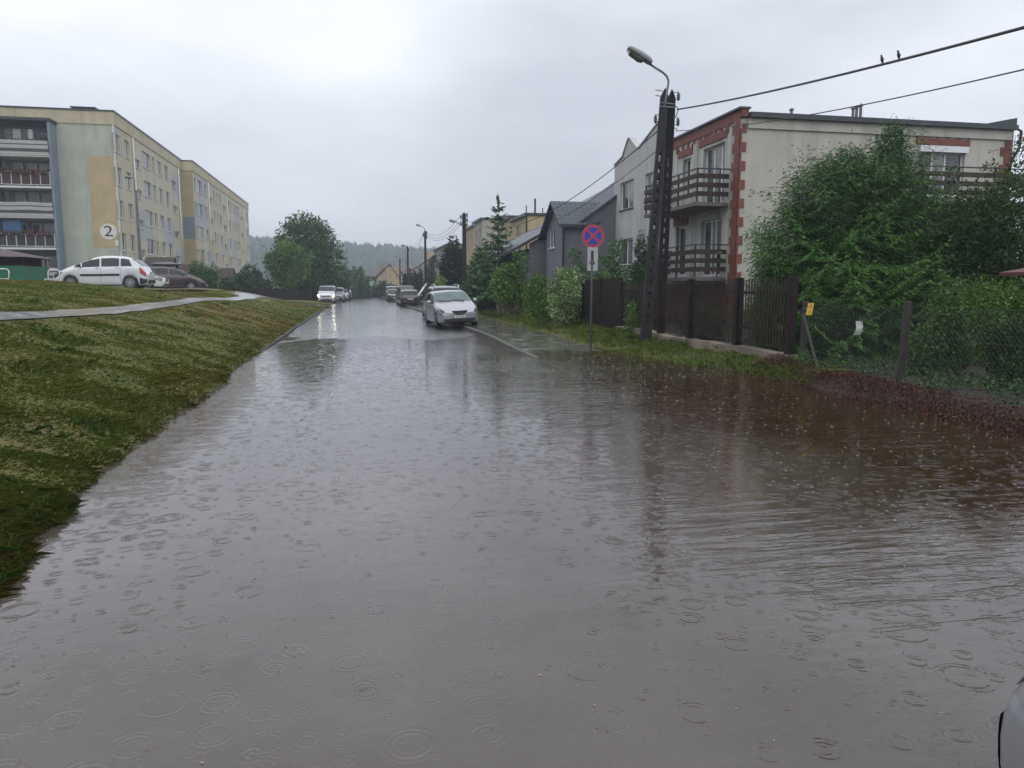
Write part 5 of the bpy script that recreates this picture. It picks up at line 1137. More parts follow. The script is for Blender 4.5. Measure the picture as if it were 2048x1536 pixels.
# sign board with rows of writing and a meter cabinet at the gate
q = Px(963, 610, 8.0); e = empty('notice_board', (q.x, q.y, .1), 'tall white notice board with rows of dark letters beside the gate', 'sign')
w_ = .32; zt1 = Px(963, 594, 8.0).z; zb1 = Px(963, 625, 8.0).z
o = MB(); o.box(q.x-w_, q.x+w_, q.y-.03, q.y, zb1, zt1); o = o.build('board', MAT['sign_white'], e)
for k in range(3):
    m_ = MB()
    for j in range(3): m_.box(q.x-.22+.15*j, q.x-.12+.15*j, q.y-.036, q.y-.0305, zt1-.27-.22*k, zt1-.15-.22*k)
    m_.build('writing', MAT['ink'], o)
MB().box(q.x-.03, q.x+.03, q.y+.002, q.y+.05, 0, zb1+.3).build('post', MAT['fence_wood'], e)
q = Px(977, 616, 8.0); e = empty('meter_cabinet', (q.x, q.y, .1), 'white meter cabinet standing at the foot of the brown fence', 'cabinet')
MB().box(q.x-.24, q.x+.24, q.y-.15, q.y+.15, .12, Px(977, 603, 8.0).z).build('body', MAT['white_plastic'], e, bevel=.01); MB().box(q.x-.2, q.x+.2, q.y-.16, q.y-.152, .3, Px(977, 605, 8.0).z).build('door', MAT['sign_white'], e); MB().box(q.x-.2, q.x+.2, q.y-.1, q.y+.1, 0, .12).build('base', MAT['old_concrete'], e)

# chain-link fence: concrete posts, diamond mesh, barbed strands
XC = 8.45; s_a = sN-.35; s_b = 4.2
e = empty('chain_link_fence', (XC, (s_a+s_b)/2, .15), 'chain-link fence on concrete posts with barbed strands sagging at its foot', 'fence')
zc = Px(1600, 604, XC).z; zm = Px(1805, 606, XC).z
sM = Px(1806, 700, XC).y
for y, zt_, tl in ((s_a, zc+.02, 0), (sM, zm+.03, .03), (sM-3.1, zm+.03, 0)):
    MB().bar((XC-.02, y, 0), (XC-.02+tl, y-tl, zt_), .09).build('post', plain('post_concrete', (.03, .027, .022), .8, var=.3) if 'post_concrete' not in MAT else MAT['post_concrete'], e, bevel=.01)
a = Px(1607, 630, XC-.1); MB().tube([a, (XC-.35, s_a-1.05, .1)], .028, 8).build('strut', MAT['post_concrete'], e)
mb = MB(); hgt = zc-.1-.42; st = .085; z0 = .42; z1 = zc-.06; H_ = z1-z0
for k in range(int((s_a-s_b+H_)/st)):
    y0 = s_a - k*st
    for sg in (1, -1):
        ya, za, yb, zb_ = (y0, z0, y0+H_, z1) if sg > 0 else (y0+H_, z0, y0, z1)
        def clip(ya, za, yb, zb_):
            if ya > yb: ya, za, yb, zb_ = yb, zb_, ya, za
            if yb < s_b or ya > s_a: return None
            if ya < s_b: f = (s_b-ya)/(yb-ya); ya, za = s_b, za+f*(zb_-za)
            if yb > s_a: f = (s_a-ya)/(yb-ya); yb, zb_ = s_a, za+f*(zb_-za)
            return (XC, ya, za), (XC+.002*sg, yb, zb_)
        r_ = clip(ya, za, yb, zb_)
        if r_ and (Vector(r_[0])-Vector(r_[1])).length > .03: mb.bar(r_[0], r_[1], .0028)
mb.build('wire_mesh', plain('mesh_wire', (.035, .04, .04), .5, metal=.4, bmp=0), e)
def strand(z_a, z_m, z_b, sag, wob=.02):
    mb = MB(); pts = []
    for y0_, y1_, za, zb_ in ((s_a, sM, z_a, z_m), (sM, sM-3.1, z_m, z_b), (sM-3.1, s_b-1, z_b, z_b)):
        for k in range(12): f = k/12; pts.append((XC-.06+random.uniform(-.01, .01), y0_+(y1_-y0_)*f, za+(zb_-za)*f-sag*4*f*(1-f)+random.uniform(-wob, wob)*.4))
    mb.tube(pts, .003, 4); mb.build('strand', MAT['mesh_wire'], e)
strand(zc-.04, zm-.05, zm-.05, .01, .0); strand(.95, .93, .90, .01, .0)
for za, zb_, sg in ((.5, .42, .03), (.43, .30, .06), (.33, .24, .02), (.24, .2, .03)): strand(za, zb_, zb_-.03, sg, .03)
# yellow tag and pale plate
q = PD(1620, 618, 14.0); e2 = empty('yellow_sign', (q.x, q.y, q.z), 'small yellow marker plate with black figures on the corner fence post', 'sign')
ux = Vector((cos(R(14)), -sin(R(14)), 0)); upv = Vector((.18, 0, 1)).normalized(); nv2 = Vector((-sin(R(14)), -cos(R(14)), 0))
def plate(c, w_, h_, mat, name, par, th=.01, ux=ux, upv=upv, nv2=nv2):
    v = [c+ux*a+upv*b+nv2*o for b in (-h_/2, h_/2) for o in (-th/2, th/2) for a in (-w_/2, w_/2)]
    return MB().add(v, [(0, 2, 3, 1), (4, 5, 7, 6), (0, 1, 5, 4), (2, 6, 7, 3), (0, 4, 6, 2), (1, 3, 7, 5)]).build(name, MAT[mat], par)
pl = plate(q, .105, .225, 'yellow_sign', 'plate', e2)
for tx, dz, sz in (('G', .085, .035), ('25', .045, .07), ('T', -.012, .05), ('32', -.065, .06)): text_mesh(tx, sz, MAT['ink'], pl, q+upv*dz+nv2*.007, ux, upv, 'writing', .001)
MB().bar(q+Vector((.0, .0, .0))+nv2*-.02, Vector((XC-.05, s_a, q.z)), .02).build('bracket', MAT['zinc'], e2)
q = PD(1716, 656, 12.9); e2 = empty('plate_sign', (q.x, q.y, q.z), 'curled weathered white plate hanging on the chain-link mesh', 'sign')
V = []; 
for i in range(5):
    for j in range(2): V.append(q+ux*(-.055+.11*j+.02*sin(i*.8))+upv*(-.12+.06*i)+nv2*(.02*sin(i*1.2)+.012*j))
mb = MB().add(V+[p_-nv2*.004 for p_ in V], [(2*i, 2*i+1, 2*i+3, 2*i+2) for i in range(4)]+[(10+2*i+2, 10+2*i+3, 10+2*i+1, 10+2*i) for i in range(4)]); mb.build('plate', MAT['sign_white'], e2)
MB().tube([q+upv*.12, Vector((XC, q.y+(XC-q.x)*.0+.02, q.z+.2))], .004, 5).build('tie_wire', MAT['zinc'], e2)
# red garden shelter at the frame edge
q = PD(1998, 545, 12.2); q2 = PD(2048, 543, 12.2); pk = PD(2048, 519, 12.2)
cx, cy = q.x+1.15, q.y-1.1; e = empty('garden_shelter', (cx, cy, .15), 'dark red shelter roof with a round finial among the bushes', 'shelter')
plain('red_roof', (.085, .014, .014), .5, var=.3)
zr = q.z; V = [(cx-1.15, cy-1.1, zr), (cx+1.15, cy-1.1, zr), (cx+1.15, cy+1.1, zr), (cx-1.15, cy+1.1, zr)]
ro = MB().add(V+[(x, y, z_-.05) for x, y, z_ in V]+[(cx, cy, zr+.32)], [(0, 1, 8), (1, 2, 8), (2, 3, 8), (3, 0, 8), (4, 7, 6, 5), (0, 4, 5, 1), (1, 5, 6, 2), (2, 6, 7, 3), (3, 7, 4, 0)]).build('roof', MAT['red_roof'], e)
mb = MB(); mb.ell((cx, cy, zr+.36), (.13, .13, .14)); mb.build('finial', MAT['red_roof'], ro, smooth=True)
for sx_, sy_ in ((-.75, -.7), (.75, -.7), (-.75, .7), (.75, .7)): MB().box(cx+sx_-.05, cx+sx_+.05, cy+sy_-.05, cy+sy_+.05, .1, zr-.05).build('post', MAT['fence_wood'], e)
# small far road signs and dark fence line at the end
q = PD(743, 567, 128); e = empty('road_sign', (q.x, q.y, .1), 'pale green square sign on a thin post at the road end', 'road sign')
MB().box(q.x-.34, q.x+.34, q.y-.02, q.y, q.z-.35, q.z+.4).build('plate', plain('sign_green', (.25, .36, .3), .5), e); MB().tube([(q.x, q.y+.05, 0), (q.x, q.y+.05, q.z)], .05, 6).build('post', MAT['zinc'], e)
q = PD(714, 558, 132); e = empty('pole_post', (q.x, q.y, .1), 'thin pale post with a small top plate left of the green sign', 'post')
MB().tube([(q.x, q.y, 0), (q.x, q.y, q.z)], .06, 6).build('shaft', MAT['zinc'], e); MB().box(q.x-.2, q.x+.25, q.y-.02, q.y, q.z-.1, q.z+.12).build('plate', MAT['zinc'], e)
a = PD(400, 574, 66); b = PD(640, 584, 84)
e = empty('dark_fence', (a.x, a.y, 1), 'dark slatted fence along the bushes beyond the bank', 'fence')
N_ = 14
for k in range(N_):
    p_ = a.lerp(b, k/N_); p2_ = a.lerp(b, (k+1)/N_); g0, g1 = gz(p_.x, p_.y)-.1, gz(p2_.x, p2_.y)-.1
    MB().bar((p2_.x, p2_.y, g1), (p2_.x, p2_.y, g1+1.3), .1).build('post', MAT['fence_wood'], e)
    mb = MB(); n_ = 12
    for j in range(n_): f = j/n_; x_, y_ = p_.x+(p2_.x-p_.x)*f, p_.y+(p2_.y-p_.y)*f; g = g0+(g1-g0)*f; mb.bar((x_, y_, g), (x_, y_, g+1.2), .11, .02, up=(b-a).cross(Vector((0, 0, 1))))
    mb.build('slats', MAT['fence_wood'], e)
# ============================================================ CARS
def smooth_keys(keys, xs, k=3):
    x = [a for a, _ in keys]; y = [b for _, b in keys]; v = np.interp(xs, x, y)
    ker = np.hanning(2*k+3)[1:-1]; ker /= ker.sum(); pad = np.pad(v, k, mode='edge'); return np.convolve(pad, ker, 'valid')
class CarBody:
    def __init__(s, L, W, top, belt, wk=None, rk=.78, wheels=(.8, 3.4), r=.31, zb=.2, N=120, k=3):
        s.L, s.W = L, W; s.us = np.linspace(0, L, N); s.N = N
        s.top = smooth_keys(top, s.us, k); s.belt = smooth_keys(belt, s.us, k+1)
        wk = wk or [(0, .74), (.18, .90), (.6, .98), (L*.4, 1), (L*.75, .99), (L-.4, .95), (L-.1, .88), (L, .80)]
        s.w = smooth_keys([(a, b*W/2) for a, b in wk], s.us, 2); s.rk = rk
        s.zb = np.full(N, zb); s.zb[:4] += np.array([.10, .06, .03, .01]); s.zb[-4:] += np.array([.02, .05, .09, .13])
        for c in wheels:
            R_ = r+.055; d = np.abs(s.us-c); arch = np.where(d < R_, r + np.sqrt(np.maximum(0, R_**2-d**2)), 0); s.zb = np.maximum(s.zb, arch)
        s.wheels, s.r = wheels, r
        s.grid = np.array([s.section(i) for i in range(N)])      # N x K x 3
    def section(s, i):
        w, zb, bl, tp = s.w[i], s.zb[i], s.belt[i], s.top[i]; bl = max(bl, zb+.06); gh = max(tp-bl, .015); g = min(1, gh/.42)
        zm = zb+(bl-zb)*.5; ws = w*.955; wr = w*(.90*(1-g)+s.rk*g)
        key = [(0, zb), (w*.6, zb), (w*.95, zb), (w*.985, zb+.05), (w, zm), (w*.99, bl-.07*min(1, (bl-zb)/.3)), (ws, bl), (ws*.985+(wr-ws)*.12, bl+gh*.12), (ws+(wr-ws)*.55, bl+gh*.5), (wr, bl+gh*(1-.13*g)), (wr*.9, bl+gh*(1-.035*g)), (wr*.6, tp), (0, tp+.012)]
        y = s.L/2-s.us[i]; K = np.array(key); t0 = np.arange(len(key)); t = np.linspace(0, len(key)-1, (len(key)-1)*2+1)
        return np.stack([np.interp(t, t0, K[:, 0]), np.full(len(t), y), np.interp(t, t0, K[:, 1])], -1)
    def S(s, u, v):    # u in metres from the nose, v in section key units (0..12)
        fi = u/s.L*(s.N-1); i = int(min(max(fi, 0), s.N-2)); a = fi-i; fj = v*2; j = int(min(max(fj, 0), s.grid.shape[1]-2)); b = fj-j; G = s.grid
        return Vector((G[i, j]*(1-a)*(1-b)+G[i+1, j]*a*(1-b)+G[i, j+1]*(1-a)*b+G[i+1, j+1]*a*b).tolist())
    def body(s, mat, parent):
        G = s.grid; N, K, _ = G.shape; full = np.concatenate([G, (G*np.array([-1, 1, 1]))[:, ::-1][:, 1:-1]], 1); M_ = full.shape[1]
        rings_ = []
        def cap(g, dy, sc): c = g.mean(0); q = c+(g-c)*np.array([sc, 1, sc]); q[:, 1] = g[:, 1]+dy; return q
        rings_ += [cap(full[0], .055, .55), cap(full[0], .045, .88), cap(full[0], .022, .965)]; rings_ += list(full); rings_ += [cap(full[-1], -.02, .965), cap(full[-1], -.04, .88), cap(full[-1], -.05, .55)]
        V = np.concatenate(rings_); n = len(rings_); F = []
        for i in range(n-1):
            for j in range(M_): F.append((i*M_+j, i*M_+(j+1) % M_, (i+1)*M_+(j+1) % M_, (i+1)*M_+j))
        F += [tuple(range(M_)), tuple((n-1)*M_+k for k in reversed(range(M_)))]
        mb = MB(); mb.add(V.tolist(), F); o = mb.build('body', MAT[mat], parent, smooth=True); return o
    def patch(s, poly, mat, name, parent, off=.006, side=1, nu=8, nv=6, mirror=False):
        # poly: ((u,v) x4) corners a,b,c,d ; bilinear patch laid over the surface
        a, b, c, d = poly; V = []; F = []
        for i in range(nu+1):
            for j in range(nv+1):
                fu, fv = i/nu, j/nv; u = (a[0]*(1-fu)+b[0]*fu)*(1-fv)+(d[0]*(1-fu)+c[0]*fu)*fv; v = (a[1]*(1-fu)+b[1]*fu)*(1-fv)+(d[1]*(1-fu)+c[1]*fu)*fv
                p = s.S(u, v); pu = s.S(min(u+.02, s.L), v)-s.S(max(u-.02, 0), v); pv = s.S(u, v+.1)-s.S(u, max(v-.1, 0)); n = pu.cross(pv)
                if n.length < 1e-9: n = Vector((1, 0, 0))
                n.normalize(); cdir = p-Vector((0, p.y, .6))
                if n.dot(cdir) < 0: n = -n
                p = p+n*off; V.append(Vector((p.x*side, p.y, p.z)))
        for i in range(nu):
            for j in range(nv): k = i*(nv+1)+j; F.append((k, k+1, k+nv+2, k+nv+1))
        mb = MB(); mb.add(V, F)
        if mirror:
            mb.add([Vector((-p.x, p.y, p.z)) for p in V], F)
        o = mb.build(name, MAT[mat], parent, smooth=True); return o
def wheel(parent, x, y, r, side, wd=.20, spokes=7, mat='rim_metal'):
    mb = MB(); mb.lathe((x, y, r), [(r*.62, -wd/2), (r*.93, -wd/2), (r, -wd/2+.03), (r, wd/2-.03), (r*.93, wd/2), (r*.62, wd/2)], 28, axis='x'); t_ = mb.build('wheel', MAT['rubber'], parent, smooth=False)
    mb = MB(); xo = x+side*wd/2*.8; mb.lathe((xo, y, r), [(r*.66, -.02), (r*.66, .02)], 24, axis='x'); mb.build('wheel_disc', MAT['black_plastic'], t_)
    mb = MB()
    for k in range(spokes): a = 2*pi*k/spokes; mb.bar((xo+side*.028, y+cos(a)*r*.08, r+sin(a)*r*.08), (xo+side*.025, y+cos(a)*r*.64, r+sin(a)*r*.64), .045 if spokes < 10 else .03, .02, up=(1, 0, 0))
    mb.lathe((xo+side*.02, y, r), [(r*.15, -.02), (r*.14, .02)], 12, axis='x')
    n = 24; V = []; F = []
    for k in range(n):
        a = 2*pi*k/n
        for rr, dx in ((r*.60, .02), (r*.68, .022), (r*.68, -.01), (r*.60, -.01)): V.append((xo+side*dx, y+cos(a)*rr, r+sin(a)*rr))
    for k in range(n):
        for q in range(4): F.append((4*k+q, 4*k+(q+1) % 4, 4*((k+1) % n)+(q+1) % 4, 4*((k+1) % n)+q))
    mb.add(V, F); mb.build('rim', MAT[mat], t_)
def make_car(name, label, cat, kind, paint, loc, yaw, lights=False, plate='', group=None, detail=True, rails=False, roofbox=False, emblem=False, parts_extra=True, trim=False):
    K = {
     'hatch': dict(L=4.4, W=1.76, top=[(0, .62), (.12, .72), (.5, .82), (1.12, .97), (1.2, 1.0), (2.0, 1.40), (2.5, 1.465), (3.3, 1.44), (3.9, 1.30), (4.22, 1.02), (4.4, .72)], belt=[(0, .56), (.5, .76), (1.15, .93), (2.5, .96), (3.8, 1.03), (4.2, .98), (4.4, .68)], ws=(1.18, 2.06), rg=(3.72, 4.16), rear=3.9, wheels=(.86, 3.48), r=.315, doors=(1.35, 2.35, 3.2), win=[(1.42, 2.32), (2.38, 3.12), (3.18, 3.62)]),
     'mpv': dict(L=4.28, W=1.75, top=[(0, .62), (.1, .74), (.42, .90), (.95, 1.13), (1.0, 1.15), (1.75, 1.50), (2.2, 1.615), (2.7, 1.64), (3.3, 1.60), (3.75, 1.46), (4.08, 1.1), (4.28, .74)], belt=[(0, .56), (.45, .84), (1.0, 1.03), (2.4, 1.06), (3.6, 1.10), (4.05, 1.05), (4.28, .7)], ws=(.98, 1.85), rg=(3.62, 4.04), wheels=(.82, 3.52), r=.31, doors=(1.22, 2.2, 3.1), win=[(.98, 1.30), (1.36, 2.16), (2.24, 3.05), (3.12, 3.66)]),
     'suv': dict(L=4.6, W=1.84, top=[(0, .75), (.12, .88), (.5, .98), (1.25, 1.07), (1.3, 1.1), (2.0, 1.58), (2.5, 1.66), (3.6, 1.66), (4.15, 1.56), (4.45, 1.1), (4.6, .8)], belt=[(0, .68), (.5, .92), (1.3, 1.03), (4.2, 1.10), (4.5, 1.02), (4.6, .75)], ws=(1.28, 2.06), rg=(4.12, 4.42), wheels=(.88, 3.68), r=.35, doors=(1.4, 2.4, 3.3), win=[(1.5, 2.38), (2.45, 3.3), (3.38, 4.05)]),
     'estate': dict(L=4.55, W=1.74, top=[(0, .62), (.12, .72), (.5, .80), (1.25, .93), (1.3, .96), (2.0, 1.38), (2.5, 1.43), (3.7, 1.42), (4.2, 1.32), (4.45, .98), (4.55, .75)], belt=[(0, .56), (.5, .76), (1.25, .90), (4.2, .98), (4.45, .92), (4.55, .7)], ws=(1.26, 2.04), rg=(4.14, 4.44), wheels=(.85, 3.5), r=.31, doors=(1.4, 2.35, 3.2), win=[(1.5, 2.32), (2.4, 3.2), (3.28, 4.05)]),
     'van': dict(L=4.3, W=1.80, top=[(0, .80), (.1, .92), (.35, 1.02), (.95, 1.16), (1.0, 1.2), (1.55, 1.70), (2.0, 1.80), (4.0, 1.80), (4.2, 1.72), (4.3, 1.5)], belt=[(0, .72), (.35, .95), (1.0, 1.10), (4.1, 1.14), (4.3, 1.1)], ws=(.98, 1.62), rg=(4.28, 4.3), wheels=(.8, 3.4), r=.32, doors=(1.2, 2.2, 3.2), win=[(1.15, 2.1)]),
    }[kind]
    B = CarBody(K['L'], K['W'], K['top'], K['belt'], wheels=K['wheels'], r=K['r'], rk=.80 if kind != 'van' else .88)
    e = empty(name, (0, 0, 0), label, cat, group); BASE[e.name] = Vector((0, 0, 0)); L = K['L']; W = K['W']
    body = B.body(paint, e)
    ux_ = MB(); ux_.box(-W*.42, W*.42, -L/2+.25, L/2-.2, .16, .34); ux_.build('underbody', MAT['black_plastic'], e)
    ws0, ws1 = K['ws']; a, b = ws0, ws1
    # windscreen across the full width
    V = []; F = []; nu, nv = 8, 14
    for i in range(nu+1):
        for j in range(nv+1):
            u = a+.05+(b-a-.07)*i/nu; t = -1+2*j/nv; v = 12-abs(t)*(3.3-.35*0); p = B.S(u, v); x = p.x*(1 if t > 0 else -1)
            V.append(Vector((x, p.y+.008, p.z+.006)))
    for i in range(nu):
        for j in range(nv): k = i*(nv+1)+j; F.append((k, k+1, k+nv+2, k+nv+1))
    ws = MB().add(V, F).build('windscreen', MAT['windscreen_glass' if kind == 'hatch' else 'car_glass'], e, smooth=True)
    if kind != 'van':
        a, b = K['rg']; V = []; F = []
        for i in range(nu+1):
            for j in range(nv+1):
                u = a+(b-a)*i/nu; t = -1+2*j/nv; v = 12-abs(t)*3.1; p = B.S(u, v); V.append(Vector((p.x*(1 if t > 0 else -1), p.y-.008, p.z+.006)))
        for i in range(nu):
            for j in range(nv): k = i*(nv+1)+j; F.append((k, k+1, k+nv+2, k+nv+1))
        MB().add(V, F).build('rear_window', MAT['car_glass'], e, smooth=True)
    for s_ in (-1, 1):
        for k, (a, b) in enumerate(K['win']):
            top0 = 8.75; la = 0
            B.patch(((a, 6.35), (b, 6.35), (b-.0 if k < len(K['win'])-1 else b-.16, top0), (a+(.0 if k else .10), top0)), 'car_glass', 'side_window', e, .007, s_)
        for u in K['doors']: B.patch(((u-.006, 3.2), (u+.006, 3.2), (u+.006, 6.2), (u-.006, 6.2)), 'ink', 'door_seam', e, .003, s_, 1, 8)
        for u in K['doors'][1:]: B.patch(((u-.22, 5.05), (u-.06, 5.05), (u-.06, 5.35), (u-.22, 5.35)), 'black_plastic' if kind == 'mpv' else paint, 'door_handle', e, .018, s_, 3, 2)
        if kind == 'mpv': B.patch(((1.28, 4.0), (3.06, 4.0), (3.06, 4.3), (1.28, 4.3)), 'black_plastic', 'side_moulding', e, .014, s_, 10, 2)
        B.patch(((.05, 4.7), (.42, 4.9), (.52, 5.9), (.10, 5.9)) if kind != 'van' else ((.02, 4.6), (.30, 4.8), (.34, 5.8), (.05, 5.8)), 'headlamp_lit' if lights else ('headlamp_dark' if kind != 'van' else 'headlamp_glass'), 'headlight', e, .010, s_, 5, 4)
        if kind != 'van': B.patch(((.015, 6.1), (.46, 6.1), (.30, 8.6), (.03, 9.4)), 'headlamp_lit' if lights else 'headlamp_dark', 'headlight_top', e, .008, s_, 6, 5)
        B.patch(((L-.30, 4.4), (L-.02, 4.4), (L-.05, 6.3), (L-.34, 6.3)), 'red_lens', 'tail_light', e, .010, s_, 4, 4)
        if kind in ('mpv', 'estate', 'suv'): B.patch(((L-.33, 2.9), (L-.0, 2.9), (L-.0, 3.8), (L-.33, 3.8)), 'black_plastic', 'bumper_trim', e, .008, s_, 4, 3)
        if trim: B.patch(((.0, 2.2), (1.3, 2.2), (1.3, 4.2), (.0, 4.6)), 'black_plastic', 'bumper_trim', e, .012, s_, 10, 5)
        my = L/2-K['ws'][0]-.32; mz = np.interp(K['ws'][0]+.3, [p_[0] for p_ in K['belt']], [p_[1] for p_ in K['belt']])+.09
        m_ = MB(); m_.ell((s_*(W/2+.10), my, mz), (.10, .055, .075), 10, 7); mo = m_.build('wing_mirror', MAT[paint if kind in ('hatch', 'suv') else 'black_plastic'], e, smooth=True)
        m_ = MB(); m_.bar((s_*(W/2-.07), my-.01, mz-.07), (s_*(W/2+.05), my, mz-.04), .05); m_.build('mirror_arm', MAT['black_plastic'], mo)
    for k, u in enumerate(K['wheels']):
        for s_ in (-1, 1): wheel(e, s_*(W/2-.12), L/2-u, K['r'], s_, spokes=14 if kind == 'mpv' else 7)
    # front face
    yf = L/2+.05; zg_ = {'hatch': .60, 'mpv': .56, 'suv': .66, 'estate': .56, 'van': .72}[kind]
    if kind == 'hatch':
        g = [(-.34, zg_+.075), (.34, zg_+.075), (.23, zg_-.045), (.08, zg_-.10), (-.08, zg_-.10), (-.23, zg_-.045)]
        gl_ = MB().prism([(x, yf-.004, z_) for x, z_ in g], (0, .012, 0)).build('grille', MAT['black_plastic'], e)
        MB().prism([(x, yf-.03, z_) for x, z_ in [(-.66, .36), (.66, .36), (.56, .25), (-.56, .25)]], (0, .035, 0)).build('lower_intake', MAT['black_plastic'], e)
        m_ = MB(); n = 20; V = []; F = []
        for k in range(n):
            a = 2*pi*k/n
            for rr in (1, .8): V += [(cos(a)*.075*rr, yf+.012, zg_+.0+sin(a)*.058*rr)]
        for k in range(n): F.append((2*k, 2*k+1, 2*((k+1) % n)+1, 2*((k+1) % n)))
        m_.add(V, F); m_.tube([(-.05, yf+.012, zg_+.012), (-.02, yf+.012, zg_-.005), (0, yf+.012, zg_+.0), (.02, yf+.012, zg_-.005), (.05, yf+.012, zg_+.012)], .007, 5); m_.build('emblem', MAT['chrome'], gl_)
    else:
        MB().prism([(x, yf-.02, z_) for x, z_ in [(-.5, zg_+.06), (.5, zg_+.06), (.44, zg_-.05), (-.44, zg_-.05)]], (0, .03, 0)).build('grille', MAT['black_plastic'], e)
        MB().prism([(x, yf-.02, z_) for x, z_ in [(-.62, .42), (.62, .42), (.56, .24), (-.56, .24)]], (0, .03, 0)).build('lower_bumper', MAT['black_plastic'], e)
    for yy, sg, zz, nm in ((yf+.012, 1, zg_-.165 if kind == 'hatch' else zg_-.16, 'front_plate'), (-L/2-.055, -1, .62 if kind != 'mpv' else .78, 'rear_plate')):
        if nm == 'rear_plate' and kind == 'hatch': pass
        m_ = MB(); m_.box(-.26, .26, yy-.006, yy+.006, zz-.056, zz+.056); po = m_.build(nm, MAT['plate_white'], e)
        m_ = MB(); m_.box(-.29, .29, yy-.016, yy-.0065, zz-.08, zz+.075) if sg > 0 else m_.box(-.29, .29, yy+.0065, yy+.016, zz-.08, zz+.075); m_.build('plate_frame', MAT['ink'], po)
        if plate: text_mesh(plate, .095, MAT['ink'], po, (0, yy+sg*.0065, zz-.003), (-sg, 0, 0), (0, 0, 1), 'writing', .001, scalex=.8)
    MB().box(-W*.36, W*.36, -L/2-.06, -L/2-.02, .28, .46).build('rear_bumper', MAT['black_plastic'] if kind != 'hatch' else MAT[paint], e, bevel=.01)
    m_ = MB(); 
    for x0 in (-.45, .1): p0 = B.S(ws0+.03, 11.6); m_.bar((x0, p0.y-.0, p0.z+.02), (x0+.5, p0.y-.06, p0.z+.055), .018)
    m_.build('wiper', MAT['black_plastic'], ws)
    if rails:
        for s_ in (-1, 1): m_ = MB(); m_.tube([(s_*.60, L/2-2.25, K['top'][6][1]-.03), (s_*.60, L/2-2.4, K['top'][6][1]+.06), (s_*.60, L/2-3.9, K['top'][6][1]+.06), (s_*.60, L/2-4.1, K['top'][6][1]-.05)], .022, 6); m_.build('roof_rail', MAT['chrome'], e, smooth=True)
    if roofbox:
        m_ = MB(); zt_ = max(z_ for _, z_ in K['top']); m_.ell((-.1, L/2-2.5, zt_+.14), (.34, .95, .16), 14, 8); m_.build('roof_box', MAT['paint_black'], e, smooth=True)
    e.location = loc; e.rotation_euler = (0, 0, yaw); return e
def cloc(px, D, z=None, dx=0):
    p = PD(px, 600, D); zz = z if z is not None else (float(zroad(p.x, p.y)) if LE < p.x < RE else gz(p.x, p.y)); return Vector((p.x+dx, p.y, zz))
PI_ = pi
G_L = 'cars parked along the left edge of the road'; G_R = 'cars parked along the right kerb'
# silver hatchback, two wheels up on the kerb
c = PD(901, 640, 32.2); e = make_car('parked_car', 'silver hatchback facing the flood, parked half on the pavement', 'car', 'hatch', 'paint_silver', (c.x+.0, c.y, .085), PI_+R(3.5), plate='GWE 4568', group=G_R, emblem=True); e.rotation_euler.y = R(2.6)
c = PD(885, 620, 39.6); make_car('parked_car', 'dark grey estate with silver roof rails close behind the silver hatchback', 'car', 'suv', 'paint_grey', (c.x, c.y, .09), R(1), plate='', group=G_R, rails=True)
c = PD(817, 610, 68.5); make_car('parked_car', 'dark blue estate seen from the rear, half on the kerb', 'car', 'estate', 'paint_dark', (c.x, c.y, .07), R(1), plate='', group=G_R)
c = PD(811, 610, 76); make_car('parked_van', 'tall black car just beyond the dark blue estate', 'van', 'van', 'paint_black', (c.x, c.y, .07), 0, plate='', group=G_R)
c = PD(789, 600, 92); make_car('parked_car', 'small dark car with bright bonnet beyond the black tall car', 'car', 'estate', 'paint_grey', (c.x, c.y, .07), PI_, group=G_R)
c = PD(785, 600, 99); make_car('parked_van', 'silver-white van, farthest on the right side of the road', 'van', 'van', 'paint_silver', (c.x, c.y, .07), PI_, group=G_R)
c = PD(657, 600, 80.5); make_car('oncoming_van', 'white van facing the viewer with both headlights lit', 'van', 'van', 'paint_white', (c.x-.1, c.y, gz(c.x, c.y)-.05), PI_-R(2), lights=True, plate='', group=G_L)
for px, D, kd, pt, lb in ((675, 89, 'mpv', 'paint_silver', 'silver car directly behind the white van'), (684, 99, 'estate', 'paint_white', 'white car, third in the row behind the white van'), (691, 108, 'van', 'paint_silver', 'tall pale car, last in the row behind the white van')):
    c = PD(px, 600, D); make_car('parked_car', lb, 'car', kd, pt, (c.x, c.y, .08), PI_, group=G_L)
# car park on the bank
c0_ = PD(303, 573, 38.5); make_car('parked_car', 'white compact people carrier seen side on at the top of the bank', 'car', 'mpv', 'paint_white', (c0_.x-2.14, c0_.y, 1.60), pi/2, plate='', group='cars in the parking area on the bank')
c0_ = PD(411, 578, 52); make_car('parked_car', 'dark brown people carrier with a black roof box beside the bushes', 'car', 'mpv', 'paint_brown', (c0_.x-2.14, c0_.y, 1.45), -pi/2+R(4), plate='', roofbox=True, group='cars in the parking area on the bank')
c0_ = PD(333, 573, 45); make_car('parked_car', 'small white car almost hidden behind the white people carrier', 'car', 'hatch', 'paint_white', (c0_.x-2.2, c0_.y, 1.52), -pi/2, plate='', group='cars in the parking area on the bank')
# nose of the car beside the viewer
sc_ = make_car('silver_car', 'rounded silver and black car corner poking in beside the viewer', 'car', 'hatch', 'paint_silver', (3.80, .62, -.02), pi/2-R(10), plate='', trim=True)
for ch in list(sc_.children):
    if ch.name.split('.')[0] in ('lower_intake', 'front_plate', 'grille'):
        for g_ in list(ch.children): bpy.data.objects.remove(g_)
        bpy.data.objects.remove(ch)
